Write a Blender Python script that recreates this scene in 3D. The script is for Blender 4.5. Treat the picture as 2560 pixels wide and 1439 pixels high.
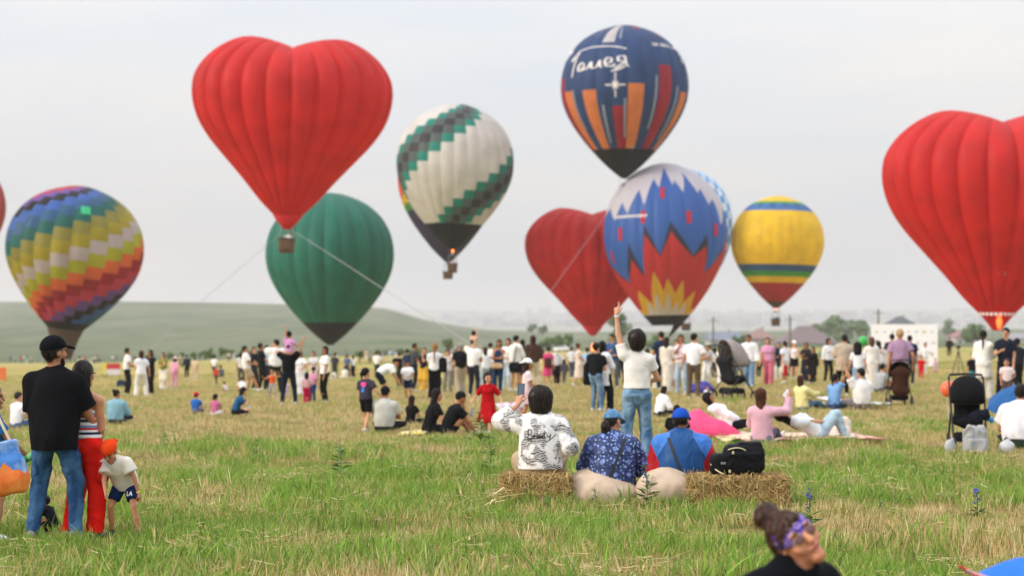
import bpy, math, random
import numpy as np
from mathutils import Vector, Matrix, Euler
from mathutils.bvhtree import BVHTree

for o in list(bpy.data.objects):
    bpy.data.objects.remove(o)
SC = bpy.context.scene
COL = SC.collection
rnd = random.Random(11)
NPR = np.random.RandomState(5)

# ------------------------------------------------------------------ camera
FPX, HZ, CZ = 5000.0, 812.0, 1.9          # focal length and horizon in photo pixels, eye height in metres
cam = bpy.data.cameras.new('camera')
cam_o = bpy.data.objects.new('camera', cam)
COL.objects.link(cam_o)
cam_o.location = (0, 0, CZ)
cam_o.rotation_euler = (math.pi / 2, 0, 0)
cam.sensor_width = 36
cam.lens = 36 * FPX / 2560
cam.shift_y = (HZ - 719.5) / 2560
cam.clip_start = 0.5
cam.clip_end = 20000
cam.dof.use_dof = True
cam.dof.focus_distance = 17.6
cam.dof.aperture_fstop = 2.1
SC.camera = cam_o

# ------------------------------------------------------------------ world and sun: bright overcast evening, soft sun low on the left
SUN_AZ, SUN_EL = math.radians(-108), math.radians(24)      # azimuth from the view axis, minus is left
world = bpy.data.worlds.new('World')
SC.world = world
world.use_nodes = True
nt = world.node_tree
N, L = nt.nodes, nt.links
N.clear()
out = N.new('ShaderNodeOutputWorld')
bg = N.new('ShaderNodeBackground')
bg.inputs['Strength'].default_value = 0.1
sky = N.new('ShaderNodeTexSky')
sky.sky_type = 'NISHITA'
sky.sun_disc = False
sky.sun_elevation = SUN_EL
sky.sun_rotation = SUN_AZ
sky.air_density = 1.5
sky.dust_density = 3.0
geo = N.new('ShaderNodeTexCoord')
sep = N.new('ShaderNodeSeparateXYZ')
L.new(geo.outputs['Generated'], sep.inputs[0])
ramp = N.new('ShaderNodeMapRange')                       # overcast dome: the zenith about 2.5 times the horizon
ramp.inputs['From Min'].default_value = 0.0
ramp.inputs['From Max'].default_value = 1.0
ramp.inputs['To Min'].default_value = 1.0
ramp.inputs['To Max'].default_value = 2.9
L.new(sep.outputs['Z'], ramp.inputs['Value'])
mp = N.new('ShaderNodeMapping')
mp.inputs['Scale'].default_value = (1.6, 1.0, 9.0)
L.new(geo.outputs['Generated'], mp.inputs[0])
nz = N.new('ShaderNodeTexNoise')
nz.inputs['Scale'].default_value = 2.6
nz.inputs['Detail'].default_value = 4
L.new(mp.outputs[0], nz.inputs['Vector'])
cr = N.new('ShaderNodeMix'); cr.data_type = 'RGBA'
cr.inputs['A'].default_value = (6.8, 7.2, 7.85, 1)
cr.inputs['B'].default_value = (8.2, 7.9, 7.7, 1)
ncr = N.new('ShaderNodeMapRange')
ncr.inputs['From Min'].default_value = 0.3
ncr.inputs['From Max'].default_value = 0.7
L.new(nz.outputs['Fac'], ncr.inputs['Value'])
L.new(ncr.outputs[0], cr.inputs['Factor'])
mul = N.new('ShaderNodeVectorMath'); mul.operation = 'SCALE'
L.new(cr.outputs['Result'], mul.inputs[0])
L.new(ramp.outputs[0], mul.inputs['Scale'])
mx = N.new('ShaderNodeMix'); mx.data_type = 'RGBA'
mx.inputs['Factor'].default_value = 0.9
L.new(sky.outputs[0], mx.inputs['A'])
L.new(mul.outputs[0], mx.inputs['B'])
L.new(mx.outputs['Result'], bg.inputs['Color'])
L.new(bg.outputs[0], out.inputs['Surface'])

sun = bpy.data.lights.new('sun', 'SUN')
sun.energy = 2.4
sun.angle = math.radians(14)
sun.color = (1.0, 0.86, 0.72)
sun_o = bpy.data.objects.new('sun', sun)
COL.objects.link(sun_o)
sd = Vector((math.sin(SUN_AZ) * math.cos(SUN_EL), math.cos(SUN_AZ) * math.cos(SUN_EL), math.sin(SUN_EL)))
sun_o.rotation_euler = sd.to_track_quat('Z', 'Y').to_euler()
sun_o.location = sd * 50

SC.view_settings.view_transform = 'Standard'
SC.view_settings.look = 'None'
SC.view_settings.exposure = 0.0
SC.view_settings.gamma = 1.0
SC.view_settings.use_curve_mapping = False
SC.cycles.use_denoising = True
SC.cycles.max_bounces = 8
SC.cycles.volume_bounces = 1
SC.cycles.transparent_max_bounces = 12

# ------------------------------------------------------------------ helpers
def tag(o, label=None, cat=None, group=None, kind=None):
    if label: o['label'] = label
    if cat: o['category'] = cat
    if group: o['group'] = group
    if kind: o['kind'] = kind
    return o

def empty(name, loc=(0, 0, 0), rz=0.0):
    o = bpy.data.objects.new(name, None)
    o.empty_display_size = 0.1
    COL.objects.link(o)
    o.location = loc
    o.rotation_euler = (0, 0, rz)
    return o

def mesh_np(name, V, Q, T=None, smooth=True):
    """mesh from numpy: V (n,3), Q (m,4) quads, T (k,3) triangles"""
    me = bpy.data.meshes.new(name)
    Q = np.zeros((0, 4), np.int32) if Q is None else np.asarray(Q, np.int32).reshape(-1, 4)
    T = np.zeros((0, 3), np.int32) if T is None else np.asarray(T, np.int32).reshape(-1, 3)
    me.vertices.add(len(V))
    me.vertices.foreach_set('co', np.asarray(V, np.float32).ravel())
    nl = len(Q) * 4 + len(T) * 3
    me.loops.add(nl)
    me.loops.foreach_set('vertex_index', np.concatenate([Q.ravel(), T.ravel()]).astype(np.int32))
    me.polygons.add(len(Q) + len(T))
    st = np.concatenate([np.arange(len(Q)) * 4, len(Q) * 4 + np.arange(len(T)) * 3]).astype(np.int32)
    me.polygons.foreach_set('loop_start', st)
    me.polygons.foreach_set('use_smooth', np.full(len(st), smooth, bool))
    me.update(calc_edges=True)
    return me

def link(name, me, mat, parent=None, loc=None):
    o = bpy.data.objects.new(name, me)
    COL.objects.link(o)
    if mat is not None and not me.materials:
        for m in (mat if isinstance(mat, (list, tuple)) else [mat]):
            me.materials.append(m)
    if parent is not None: o.parent = parent
    if loc is not None: o.location = loc
    return o

class MB:
    """collects boxes, tubes, lathes and ribbons into one mesh"""
    def __init__(s): s.v = []; s.f = []
    def add(s, v, f):
        n = len(s.v); s.v += [tuple(p) for p in v]; s.f += [tuple(i + n for i in q) for q in f]
        return s
    def box(s, c, d, rot=None, taper=1.0):
        x, y, z = d[0] / 2, d[1] / 2, d[2] / 2
        P = [(-x, -y, -z), (x, -y, -z), (x, y, -z), (-x, y, -z), (-x * taper, -y * taper, z), (x * taper, -y * taper, z), (x * taper, y * taper, z), (-x * taper, y * taper, z)]
        c = Vector(c)
        P = [(rot @ Vector(p) if rot else Vector(p)) + c for p in P]
        return s.add(P, [(0, 3, 2, 1), (4, 5, 6, 7), (0, 1, 5, 4), (1, 2, 6, 5), (2, 3, 7, 6), (3, 0, 4, 7)])
    def tube(s, path, r, n=8, cap=True):
        path = [Vector(p) for p in path]
        rs = r if isinstance(r, (list, tuple)) else [r] * len(path)
        V, F = [], []
        ref = Vector((0, 0, 1))
        for i, p in enumerate(path):
            t = (path[min(i + 1, len(path) - 1)] - path[max(i - 1, 0)]).normalized()
            a = t.cross(ref)
            if a.length < 1e-3: a = t.cross(Vector((1, 0, 0)))
            a.normalize(); b = t.cross(a)
            for k in range(n):
                w = 2 * math.pi * k / n
                V.append(p + (a * math.cos(w) + b * math.sin(w)) * rs[i])
        for i in range(len(path) - 1):
            for k in range(n):
                F.append((i * n + k, i * n + (k + 1) % n, (i + 1) * n + (k + 1) % n, (i + 1) * n + k))
        if cap:
            F.append(tuple(range(n))); F.append(tuple(reversed(range((len(path) - 1) * n, len(path) * n))))
        return s.add(V, F)
    def lathe(s, prof, n=16, c=(0, 0, 0)):
        V, F = [], []
        for (r, z) in prof:
            for k in range(n):
                w = 2 * math.pi * k / n
                V.append((c[0] + r * math.cos(w), c[1] + r * math.sin(w), c[2] + z))
        for i in range(len(prof) - 1):
            for k in range(n):
                F.append((i * n + k, i * n + (k + 1) % n, (i + 1) * n + (k + 1) % n, (i + 1) * n + k))
        return s.add(V, F)
    def mesh(s, name, smooth=False):
        me = bpy.data.meshes.new(name)
        me.from_pydata([tuple(p) for p in s.v], [], s.f)
        me.update()
        if smooth:
            me.polygons.foreach_set('use_smooth', np.ones(len(me.polygons), bool))
        return me
    def build(s, name, mat, parent=None, smooth=False, loc=None):
        return link(name, s.mesh(name, smooth), mat, parent, loc)

# ------------------------------------------------------------------ materials
MATS = {}
def srgb(h):
    c = [int(h[i:i + 2], 16) / 255 for i in (0, 2, 4)]
    return tuple(x / 12.92 if x <= .04045 else ((x + .055) / 1.055) ** 2.4 for x in c)

def newmat(name):
    m = bpy.data.materials.new(name)
    m.use_nodes = True
    n = m.node_tree.nodes; n.clear()
    o = n.new('ShaderNodeOutputMaterial')
    b = n.new('ShaderNodeBsdfPrincipled')
    m.node_tree.links.new(b.outputs[0], o.inputs['Surface'])
    return m, n, m.node_tree.links, b, o

def noise_mix(n, l, c1, c2, scale, coords='Object', detail=4, lo=.35, hi=.65, mapping=None):
    tc = n.new('ShaderNodeTexCoord')
    src = tc.outputs[coords]
    if mapping:
        mp = n.new('ShaderNodeMapping'); mp.inputs['Scale'].default_value = mapping
        l.new(src, mp.inputs[0]); src = mp.outputs[0]
    t = n.new('ShaderNodeTexNoise'); t.inputs['Scale'].default_value = scale; t.inputs['Detail'].default_value = detail
    l.new(src, t.inputs['Vector'])
    mr = n.new('ShaderNodeMapRange'); mr.inputs['From Min'].default_value = lo; mr.inputs['From Max'].default_value = hi
    l.new(t.outputs['Fac'], mr.inputs['Value'])
    mx = n.new('ShaderNodeMix'); mx.data_type = 'RGBA'
    mx.inputs['A'].default_value = (*c1[:3], 1); mx.inputs['B'].default_value = (*c2[:3], 1)
    l.new(mr.outputs[0], mx.inputs['Factor'])
    return mx, t, src

def bump(n, l, b, src, scale, strength, dist=.01, detail=3, mapping=None):
    if mapping:
        mp = n.new('ShaderNodeMapping'); mp.inputs['Scale'].default_value = mapping
        l.new(src, mp.inputs[0]); src = mp.outputs[0]
    t = n.new('ShaderNodeTexNoise'); t.inputs['Scale'].default_value = scale; t.inputs['Detail'].default_value = detail
    l.new(src, t.inputs['Vector'])
    bp = n.new('ShaderNodeBump'); bp.inputs['Strength'].default_value = strength; bp.inputs['Distance'].default_value = dist
    l.new(t.outputs['Fac'], bp.inputs['Height'])
    l.new(bp.outputs[0], b.inputs['Normal'])

def fabric(hexc, rough=.85, vary=.12, fold=1.0):
    key = ('fab', hexc, rough, vary, fold)
    if key in MATS: return MATS[key]
    c = srgb(hexc)
    m, n, l, b, o = newmat('fabric_' + hexc)
    mx, t, src = noise_mix(n, l, [x * (1 - vary) for x in c], [min(1, x * (1 + vary * .7)) for x in c], 6)
    l.new(mx.outputs['Result'], b.inputs['Base Color'])
    b.inputs['Roughness'].default_value = rough
    b.inputs['Specular IOR Level'].default_value = .08
    bump(n, l, b, src, 9, .35 * fold, .02, 3, (1, 1, .6))
    MATS[key] = m
    return m

def denim(hexd, hexl):
    key = ('den', hexd, hexl)
    if key in MATS: return MATS[key]
    m, n, l, b, o = newmat('denim_' + hexd)
    mx, t, src = noise_mix(n, l, srgb(hexd), srgb(hexl), 5.5, detail=6, lo=.38, hi=.68, mapping=(1.6, 1, .7))
    l.new(mx.outputs['Result'], b.inputs['Base Color'])
    b.inputs['Roughness'].default_value = .9
    b.inputs['Specular IOR Level'].default_value = .2
    bump(n, l, b, src, 12, .45, .02, 4, (1, 1, 1.6))
    MATS[key] = m
    return m

def skinmat(hexc):
    key = ('skin', hexc)
    if key in MATS: return MATS[key]
    c = srgb(hexc)
    m, n, l, b, o = newmat('skin_' + hexc)
    mx, t, src = noise_mix(n, l, [c[0] * .9, c[1] * .84, c[2] * .82], [c[0] * 1.05, c[1] * 1.05, c[2] * 1.02], 9)
    l.new(mx.outputs['Result'], b.inputs['Base Color'])
    b.inputs['Roughness'].default_value = .5
    b.inputs['Subsurface Weight'].default_value = .12
    b.inputs['Subsurface Radius'].default_value = (.012, .005, .003)
    b.inputs['Specular IOR Level'].default_value = .3
    MATS[key] = m
    return m

def hairmat(hexc):
    key = ('hair', hexc)
    if key in MATS: return MATS[key]
    c = srgb(hexc)
    m, n, l, b, o = newmat('hair_' + hexc)
    mx, t, src = noise_mix(n, l, [x * .55 for x in c], [x * 1.7 for x in c], 14, detail=5, mapping=(4, 4, .5))
    l.new(mx.outputs['Result'], b.inputs['Base Color'])
    b.inputs['Roughness'].default_value = .5
    b.inputs['Specular IOR Level'].default_value = .16
    bump(n, l, b, src, 30, .8, .012, 4, (5, 5, .5))
    MATS[key] = m
    return m

def plain(hexc, rough=.5, metal=0.0, emit=0.0, vary=.06, scale=20):
    key = ('pl', hexc, rough, metal, emit)
    if key in MATS: return MATS[key]
    c = srgb(hexc)
    m, n, l, b, o = newmat('plain_' + hexc)
    mx, t, src = noise_mix(n, l, [x * (1 - vary) for x in c], [min(1, x * (1 + vary)) for x in c], scale)
    l.new(mx.outputs['Result'], b.inputs['Base Color'])
    b.inputs['Roughness'].default_value = rough
    b.inputs['Metallic'].default_value = metal
    if emit:
        b.inputs['Emission Color'].default_value = (*c, 1)
        b.inputs['Emission Strength'].default_value = emit
    MATS[key] = m
    return m

# ------------------------------------------------------------------ implicit surfaces -> meshes
def V3(*a): return np.array(a, np.float32)
def nrm(v):
    v = np.asarray(v, np.float32); n = np.linalg.norm(v)
    return v / n if n > 1e-9 else v

def C(a, b, ra, rb, k=.03, cut=None, fl=None):
    """tapered capsule a-b; cut = list of (point, outward normal); fl = (axis, factor) flattens it along an axis"""
    return ('c', np.asarray(a, np.float32), np.asarray(b, np.float32), ra, rb, k, cut, fl)

def E(c, r, k=.03, R=None, cut=None):
    """ellipsoid; R rows are its axes"""
    return ('e', np.asarray(c, np.float32), np.asarray(r, np.float32), R, k, cut)

def B(c, h, rd, k=.03, R=None, cut=None):
    """rounded box: half sizes h, corner radius rd"""
    return ('b', np.asarray(c, np.float32), np.asarray(h, np.float32), R, k, cut, rd)

def pdist(p, P):
    if p[0] == 'c':
        _, a, b, ra, rb, k, cut, fl = p
        Q = P - a
        ab = b - a
        if fl is not None:
            nn = fl[0]; g = 1 / fl[1] - 1
            Q = Q + np.outer(Q @ nn * g, nn)
            ab = ab + nn * (ab @ nn * g)
        L2 = float(ab @ ab) + 1e-12
        t = np.clip(Q @ ab / L2, 0, 1)
        d = np.sqrt(((Q - t[:, None] * ab) ** 2).sum(1)) - (ra + (rb - ra) * t)
        if fl is not None: d = d * (fl[1] ** .5)
    elif p[0] == 'b':
        _, c, h, R, k, cut, rd = p
        Q = P - c
        if R is not None: Q = Q @ R.T
        A = np.abs(Q) - (h - rd)
        d = np.sqrt((np.maximum(A, 0) ** 2).sum(1)) + np.minimum(A.max(1), 0) - rd
    else:
        _, c, r, R, k, cut = p
        Q = P - c
        if R is not None: Q = Q @ R.T
        k0 = np.sqrt(((Q / r) ** 2).sum(1)); k1 = np.sqrt(((Q / (r * r)) ** 2).sum(1)) + 1e-9
        d = k0 * (k0 - 1) / k1
    if cut:
        for (pt, n) in cut: d = np.maximum(d, (P - np.asarray(pt, np.float32)) @ np.asarray(n, np.float32))
    return d

def field(P, prims, cuts, subs, wr):
    F = None
    for p in prims:
        d = pdist(p, P); k = p[5] if p[0] == 'c' else p[4]
        if F is None: F = d
        elif k < 1e-4: F = np.minimum(F, d)
        else:
            h = np.clip(.5 + .5 * (d - F) / k, 0, 1)
            F = d + (F - d) * h - k * h * (1 - h)
    for s in subs: F = np.maximum(F, -pdist(s, P))
    if wr is not None: F = F + wr(P)
    for (pt, n) in cuts: F = np.maximum(F, (P - np.asarray(pt, np.float32)) @ np.asarray(n, np.float32))
    return F

def wrinkle(amp, freq, seed=0, zs=1.0):
    r = np.random.RandomState(seed)
    K = r.normal(size=(4, 3)).astype(np.float32); K /= np.linalg.norm(K, axis=1)[:, None]
    K[:, 2] *= zs
    ph = r.uniform(0, 6.28, 4)
    def f(P):
        w = np.sin(P @ K[0] * freq * .6 + ph[0])
        a = np.sin(P @ K[1] * freq + ph[1] + 1.7 * w)
        b = np.sin(P @ K[2] * freq * 1.7 + ph[2] + 1.3 * a)
        m_ = np.clip(.5 + .8 * np.sin(P @ K[3] * freq * .4 + ph[3]), 0, 1)
        ridge = 1 - 1.8 * np.abs(np.sin(P @ K[0] * freq * .8 + ph[1] + 1.2 * b))
        return (amp * (.5 * a + .35 * b * m_ - .55 * ridge * m_)).astype(np.float32)
    return f

OFF8 = [(0, 0, 0), (1, 0, 0), (0, 1, 0), (1, 1, 0), (0, 0, 1), (1, 0, 1), (0, 1, 1), (1, 1, 1)]
EDG = [(0, 1), (2, 3), (4, 5), (6, 7), (0, 2), (1, 3), (4, 6), (5, 7), (0, 4), (1, 5), (2, 6), (3, 7)]

def sdf_mesh(name, prims, vox, cuts=(), subs=(), wr=None):
    lo = np.full(3, 1e9, np.float32); hi = -lo
    for p in prims:
        if p[0] == 'c':
            for q, r in ((p[1], p[3]), (p[2], p[4])): lo = np.minimum(lo, q - r); hi = np.maximum(hi, q + r)
        else:
            r = float(np.linalg.norm(p[2])) if p[3] is not None else p[2]
            lo = np.minimum(lo, p[1] - r); hi = np.maximum(hi, p[1] + r)
    lo = lo - vox * 3 - .01; hi = hi + vox * 3 + .01
    n = np.ceil((hi - lo) / vox).astype(int) + 1
    n = ((n + 3) // 4) * 4
    ax = [lo[i] + vox * np.arange(n[i], dtype=np.float32) for i in range(3)]
    if n.prod() < 12000:
        P = np.stack(np.meshgrid(*ax, indexing='ij'), -1).reshape(-1, 3)
        F = field(P, prims, cuts, subs, wr).reshape(n)
    else:
        cx = [ax[i][::4] + 1.5 * vox for i in range(3)]
        PC = np.stack(np.meshgrid(*cx, indexing='ij'), -1).reshape(-1, 3)
        FC = field(PC, prims, cuts, subs, wr).reshape(n // 4)
        M = np.abs(FC) < 6.5 * vox
        F = FC.repeat(4, 0).repeat(4, 1).repeat(4, 2).astype(np.float32)
        I = np.argwhere(M.repeat(4, 0).repeat(4, 1).repeat(4, 2))
        P = lo + I.astype(np.float32) * vox
        F[I[:, 0], I[:, 1], I[:, 2]] = field(P, prims, cuts, subs, wr)
    S = F < 0
    cs = tuple(n - 1)
    cnt = np.zeros(cs, np.int8)
    for (i, j, k) in OFF8: cnt += S[i:i + cs[0], j:j + cs[1], k:k + cs[2]]
    A = np.argwhere((cnt > 0) & (cnt < 8))
    if len(A) == 0: return None
    cv = np.stack([F[A[:, 0] + i, A[:, 1] + j, A[:, 2] + k] for (i, j, k) in OFF8], 1)
    acc = np.zeros((len(A), 3), np.float32); num = np.zeros(len(A), np.float32)
    for (e0, e1) in EDG:
        a, b = cv[:, e0], cv[:, e1]
        m = (a < 0) != (b < 0)
        t = np.where(m, a / np.where(m, a - b, 1), 0)
        o0 = np.array(OFF8[e0], np.float32); o1 = np.array(OFF8[e1], np.float32)
        acc += np.where(m[:, None], o0 + t[:, None] * (o1 - o0), 0); num += m
    V = lo + (A + acc / num[:, None]) * vox
    idx = np.full(cs, -1, np.int32); idx[A[:, 0], A[:, 1], A[:, 2]] = np.arange(len(A))
    Q = []
    for axn in range(3):
        sl0 = [slice(None)] * 3; sl1 = [slice(None)] * 3
        sl0[axn] = slice(0, -1); sl1[axn] = slice(1, None)
        s0, s1 = S[tuple(sl0)], S[tuple(sl1)]
        I = np.argwhere(s0 != s1)
        u, v = (axn + 1) % 3, (axn + 2) % 3
        I = I[(I[:, u] > 0) & (I[:, v] > 0) & (I[:, u] < n[u] - 1) & (I[:, v] < n[v] - 1)]
        if len(I) == 0: continue
        def cell(du, dv):
            J = I.copy(); J[:, u] -= du; J[:, v] -= dv
            return idx[J[:, 0], J[:, 1], J[:, 2]]
        q = np.stack([cell(1, 1), cell(0, 1), cell(0, 0), cell(1, 0)], 1)
        flip = ~s0[I[:, 0], I[:, 1], I[:, 2]]
        q[flip] = q[flip][:, ::-1]
        Q.append(q)
    Q = np.concatenate(Q)
    Q = Q[(Q >= 0).all(1)]
    return mesh_np(name, V, Q)

def facemats(me, mats, fn):
    """one material per face chosen by fn(face centres) -> index"""
    c = np.zeros(len(me.polygons) * 3, np.float32)
    me.polygons.foreach_get('center', c)
    for m in mats: me.materials.append(m)
    me.polygons.foreach_set('material_index', np.asarray(fn(c.reshape(-1, 3)), np.int32))

# ------------------------------------------------------------------ terrain
def slope(u):
    return np.interp(u, [-.34, -.2, 0.0, .12, .3], [.0160, .0152, .0102, .0078, .0068])
def gz(X, Y):
    X = np.asarray(X, float); Y = np.asarray(Y, float)
    u = X / np.maximum(Y, 1)
    t = Y - 26
    base = -slope(u) * np.where(t > 8, t, np.where(t < -8, 0, (t + 8) ** 2 / 32))
    und = .035 * np.sin(X * .7 + 1.3) * np.sin(Y * .55) + .02 * np.sin(X * 1.9 + Y * 1.1)
    return base + und * np.clip((Y - 8) / 8, 0, 1) * np.clip(1.6 - Y / 150, 0.3, 1)
def gp(x, y):
    """photo pixel of a point on the ground -> world position"""
    lo, hi = 4.0, 600.0
    u = (x - 1280) / FPX
    for _ in range(60):
        mid = (lo + hi) / 2
        if CZ + (HZ - y) / FPX * mid > float(gz(u * mid, mid)): lo = mid
        else: hi = mid
    return Vector((u * lo, lo, float(gz(u * lo, lo))))
def at(x, y, d):
    return Vector(((x - 1280) / FPX * d, d, CZ + (HZ - y) / FPX * d))
# ------------------------------------------------------------------ ground sheet
def polar_sheet(name, us, ds, zf, mat):
    U, D = np.meshgrid(us, ds, indexing='ij')
    X = U * D; Y = D
    Z = zf(X, Y, U, D)
    V = np.stack([X, Y, Z], -1).reshape(-1, 3)
    nu, nd = len(us), len(ds)
    i = np.arange(nu - 1)[:, None] * nd + np.arange(nd - 1)[None]
    Q = np.stack([i, i + nd, i + nd + 1, i + 1], -1).reshape(-1, 4)
    return link(name, mesh_np(name, V, Q), mat)

def ground_mat():
    m, n, l, b, o = newmat('dry_meadow')
    g1, t, src = noise_mix(n, l, srgb('84734a'), srgb('5f6636'), .9, detail=7, lo=.38, hi=.62)
    g2, t2, _ = noise_mix(n, l, srgb('a08a5c'), srgb('4a5228'), 7, detail=6, lo=.3, hi=.7)
    mm = n.new('ShaderNodeMix'); mm.data_type = 'RGBA'; mm.inputs['Factor'].default_value = .5
    l.new(g1.outputs['Result'], mm.inputs['A']); l.new(g2.outputs['Result'], mm.inputs['B'])
    g3, t3, _ = noise_mix(n, l, srgb('8a9454'), srgb('c2a470'), .05, detail=6, lo=.42, hi=.6)
    g4, t4, _ = noise_mix(n, l, srgb('808a46'), srgb('b89c64'), .5, detail=5, lo=.4, hi=.62)
    m2 = n.new('ShaderNodeMix'); m2.data_type = 'RGBA'; m2.inputs['Factor'].default_value = .4
    l.new(g3.outputs['Result'], m2.inputs['A']); l.new(g4.outputs['Result'], m2.inputs['B'])
    mf = n.new('ShaderNodeMix'); mf.data_type = 'RGBA'      # far off the sward closes over the soil
    sp = n.new('ShaderNodeSeparateXYZ'); l.new(src, sp.inputs[0])
    mr = n.new('ShaderNodeMapRange'); mr.inputs['From Min'].default_value = 40; mr.inputs['From Max'].default_value = 130
    l.new(sp.outputs['Y'], mr.inputs['Value'])
    l.new(mr.outputs[0], mf.inputs['Factor'])
    l.new(mm.outputs['Result'], mf.inputs['A']); l.new(m2.outputs['Result'], mf.inputs['B'])
    l.new(mf.outputs['Result'], b.inputs['Base Color'])
    b.inputs['Roughness'].default_value = 1; b.inputs['Specular IOR Level'].default_value = .05
    bump(n, l, b, src, 14, .9, .06, 5)
    return m
GM = ground_mat()
ds = np.concatenate([np.linspace(1.5, 40, 90), np.linspace(41, 130, 70), np.geomspace(134, 470, 24)])
us = np.concatenate([np.linspace(-3, -.45, 12), np.linspace(-.4, .4, 90), np.linspace(.45, 3, 12)])
ground = polar_sheet('ground', us, ds, lambda X, Y, U, D: gz(X, Y), GM)
tag(ground, kind='structure')

# green hill and far fields: a sheet rising behind the meadow
RX = [-400, 0, 300, 600, 720, 850, 960, 1010, 1060, 1130, 1220, 1400, 1700, 2000, 2600, 3200]
RY = [752, 754, 753, 757, 760, 764, 769, 782, 798, 812, 825, 829, 829, 826, 822, 820]
def hill_z(X, Y, U, D):
    xi = U * FPX + 1280
    yr = np.interp(xi, RX, RY)
    y0 = HZ + FPX * (CZ - gz(X, Y)) / D
    t = np.clip((D - 400) / 2000, 0, 1)
    w = t * t * (3 - 2 * t)
    bumpy = 3.0 * np.sin(D * .005 + U * 9) * np.sin(t * 3.14) + 1.5 * np.sin(U * 31 + D * .008) * np.sin(t * 3.14)
    yy = y0 + (yr - y0) * w + bumpy
    z = CZ + (HZ - yy) / FPX * D
    drop = np.clip((D - 2400) / 800, 0, 1)
    return z - 90 * drop ** 2 - np.where(D < 430, .4 * (430 - D) / 30, 0)
def hill_mat():
    m, n, l, b, o = newmat('hill_grass')
    g1, t, src = noise_mix(n, l, srgb('46593e'), srgb('6f765c'), .011, detail=8, lo=.36, hi=.64, mapping=(1, .3, 1))
    g2, t2, _ = noise_mix(n, l, srgb('3d5038'), srgb('828068'), .05, detail=6, lo=.3, hi=.72, mapping=(1, .25, 1))
    mm = n.new('ShaderNodeMix'); mm.data_type = 'RGBA'; mm.inputs['Factor'].default_value = .4
    l.new(g1.outputs['Result'], mm.inputs['A']); l.new(g2.outputs['Result'], mm.inputs['B'])
    cur = mm.outputs['Result']
    for (cx, cy, rx, ry, fac) in ((-118, 700, 55, 60, .75), (-215, 980, 90, 60, .5), (-150, 1750, 120, 60, .5), (-40, 1500, 90, 130, .6)):  # pale ellipses: the dust plume's haze is painted into the hill colour here
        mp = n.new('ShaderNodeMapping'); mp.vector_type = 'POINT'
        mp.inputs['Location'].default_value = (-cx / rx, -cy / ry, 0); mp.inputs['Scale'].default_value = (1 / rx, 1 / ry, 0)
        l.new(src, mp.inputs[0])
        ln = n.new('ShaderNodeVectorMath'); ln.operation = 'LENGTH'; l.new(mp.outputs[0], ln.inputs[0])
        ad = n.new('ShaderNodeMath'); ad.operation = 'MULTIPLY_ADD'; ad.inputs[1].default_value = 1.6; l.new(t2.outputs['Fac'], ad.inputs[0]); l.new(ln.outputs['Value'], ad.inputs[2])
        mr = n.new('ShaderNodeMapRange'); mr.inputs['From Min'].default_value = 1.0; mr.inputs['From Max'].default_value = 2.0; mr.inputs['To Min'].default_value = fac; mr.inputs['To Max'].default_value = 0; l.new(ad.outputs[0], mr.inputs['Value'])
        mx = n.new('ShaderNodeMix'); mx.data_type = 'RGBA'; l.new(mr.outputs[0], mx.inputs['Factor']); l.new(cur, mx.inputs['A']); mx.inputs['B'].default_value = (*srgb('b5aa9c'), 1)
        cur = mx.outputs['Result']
    l.new(cur, b.inputs['Base Color'])
    b.inputs['Roughness'].default_value = 1; b.inputs['Specular IOR Level'].default_value = .05
    return m
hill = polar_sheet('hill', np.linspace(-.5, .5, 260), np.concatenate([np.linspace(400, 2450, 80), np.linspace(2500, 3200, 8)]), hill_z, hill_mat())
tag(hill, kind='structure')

def far_z(X, Y, U, D):
    t = np.clip((D - 3100) / 6000, 0, 1)
    xi = U * FPX + 1280
    yr = 778 + 5 * np.sin(xi * .004 + 1) + 3 * np.sin(xi * .011)
    yy = 835 + (yr - 835) * t ** .8
    return CZ + (HZ - yy) / FPX * D - 300 * np.clip((D - 9100) / 1200, 0, 1)
fm, n, l, b, o = newmat('far_plain')
mx, t, src = noise_mix(n, l, srgb('7d8a76'), srgb('98948c'), .002, detail=5)
l.new(mx.outputs['Result'], b.inputs['Base Color']); b.inputs['Roughness'].default_value = 1
terrain = polar_sheet('distant_hills', np.linspace(-.5, .5, 60), np.linspace(3100, 10300, 24), far_z, fm)
tag(terrain, kind='structure')

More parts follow.
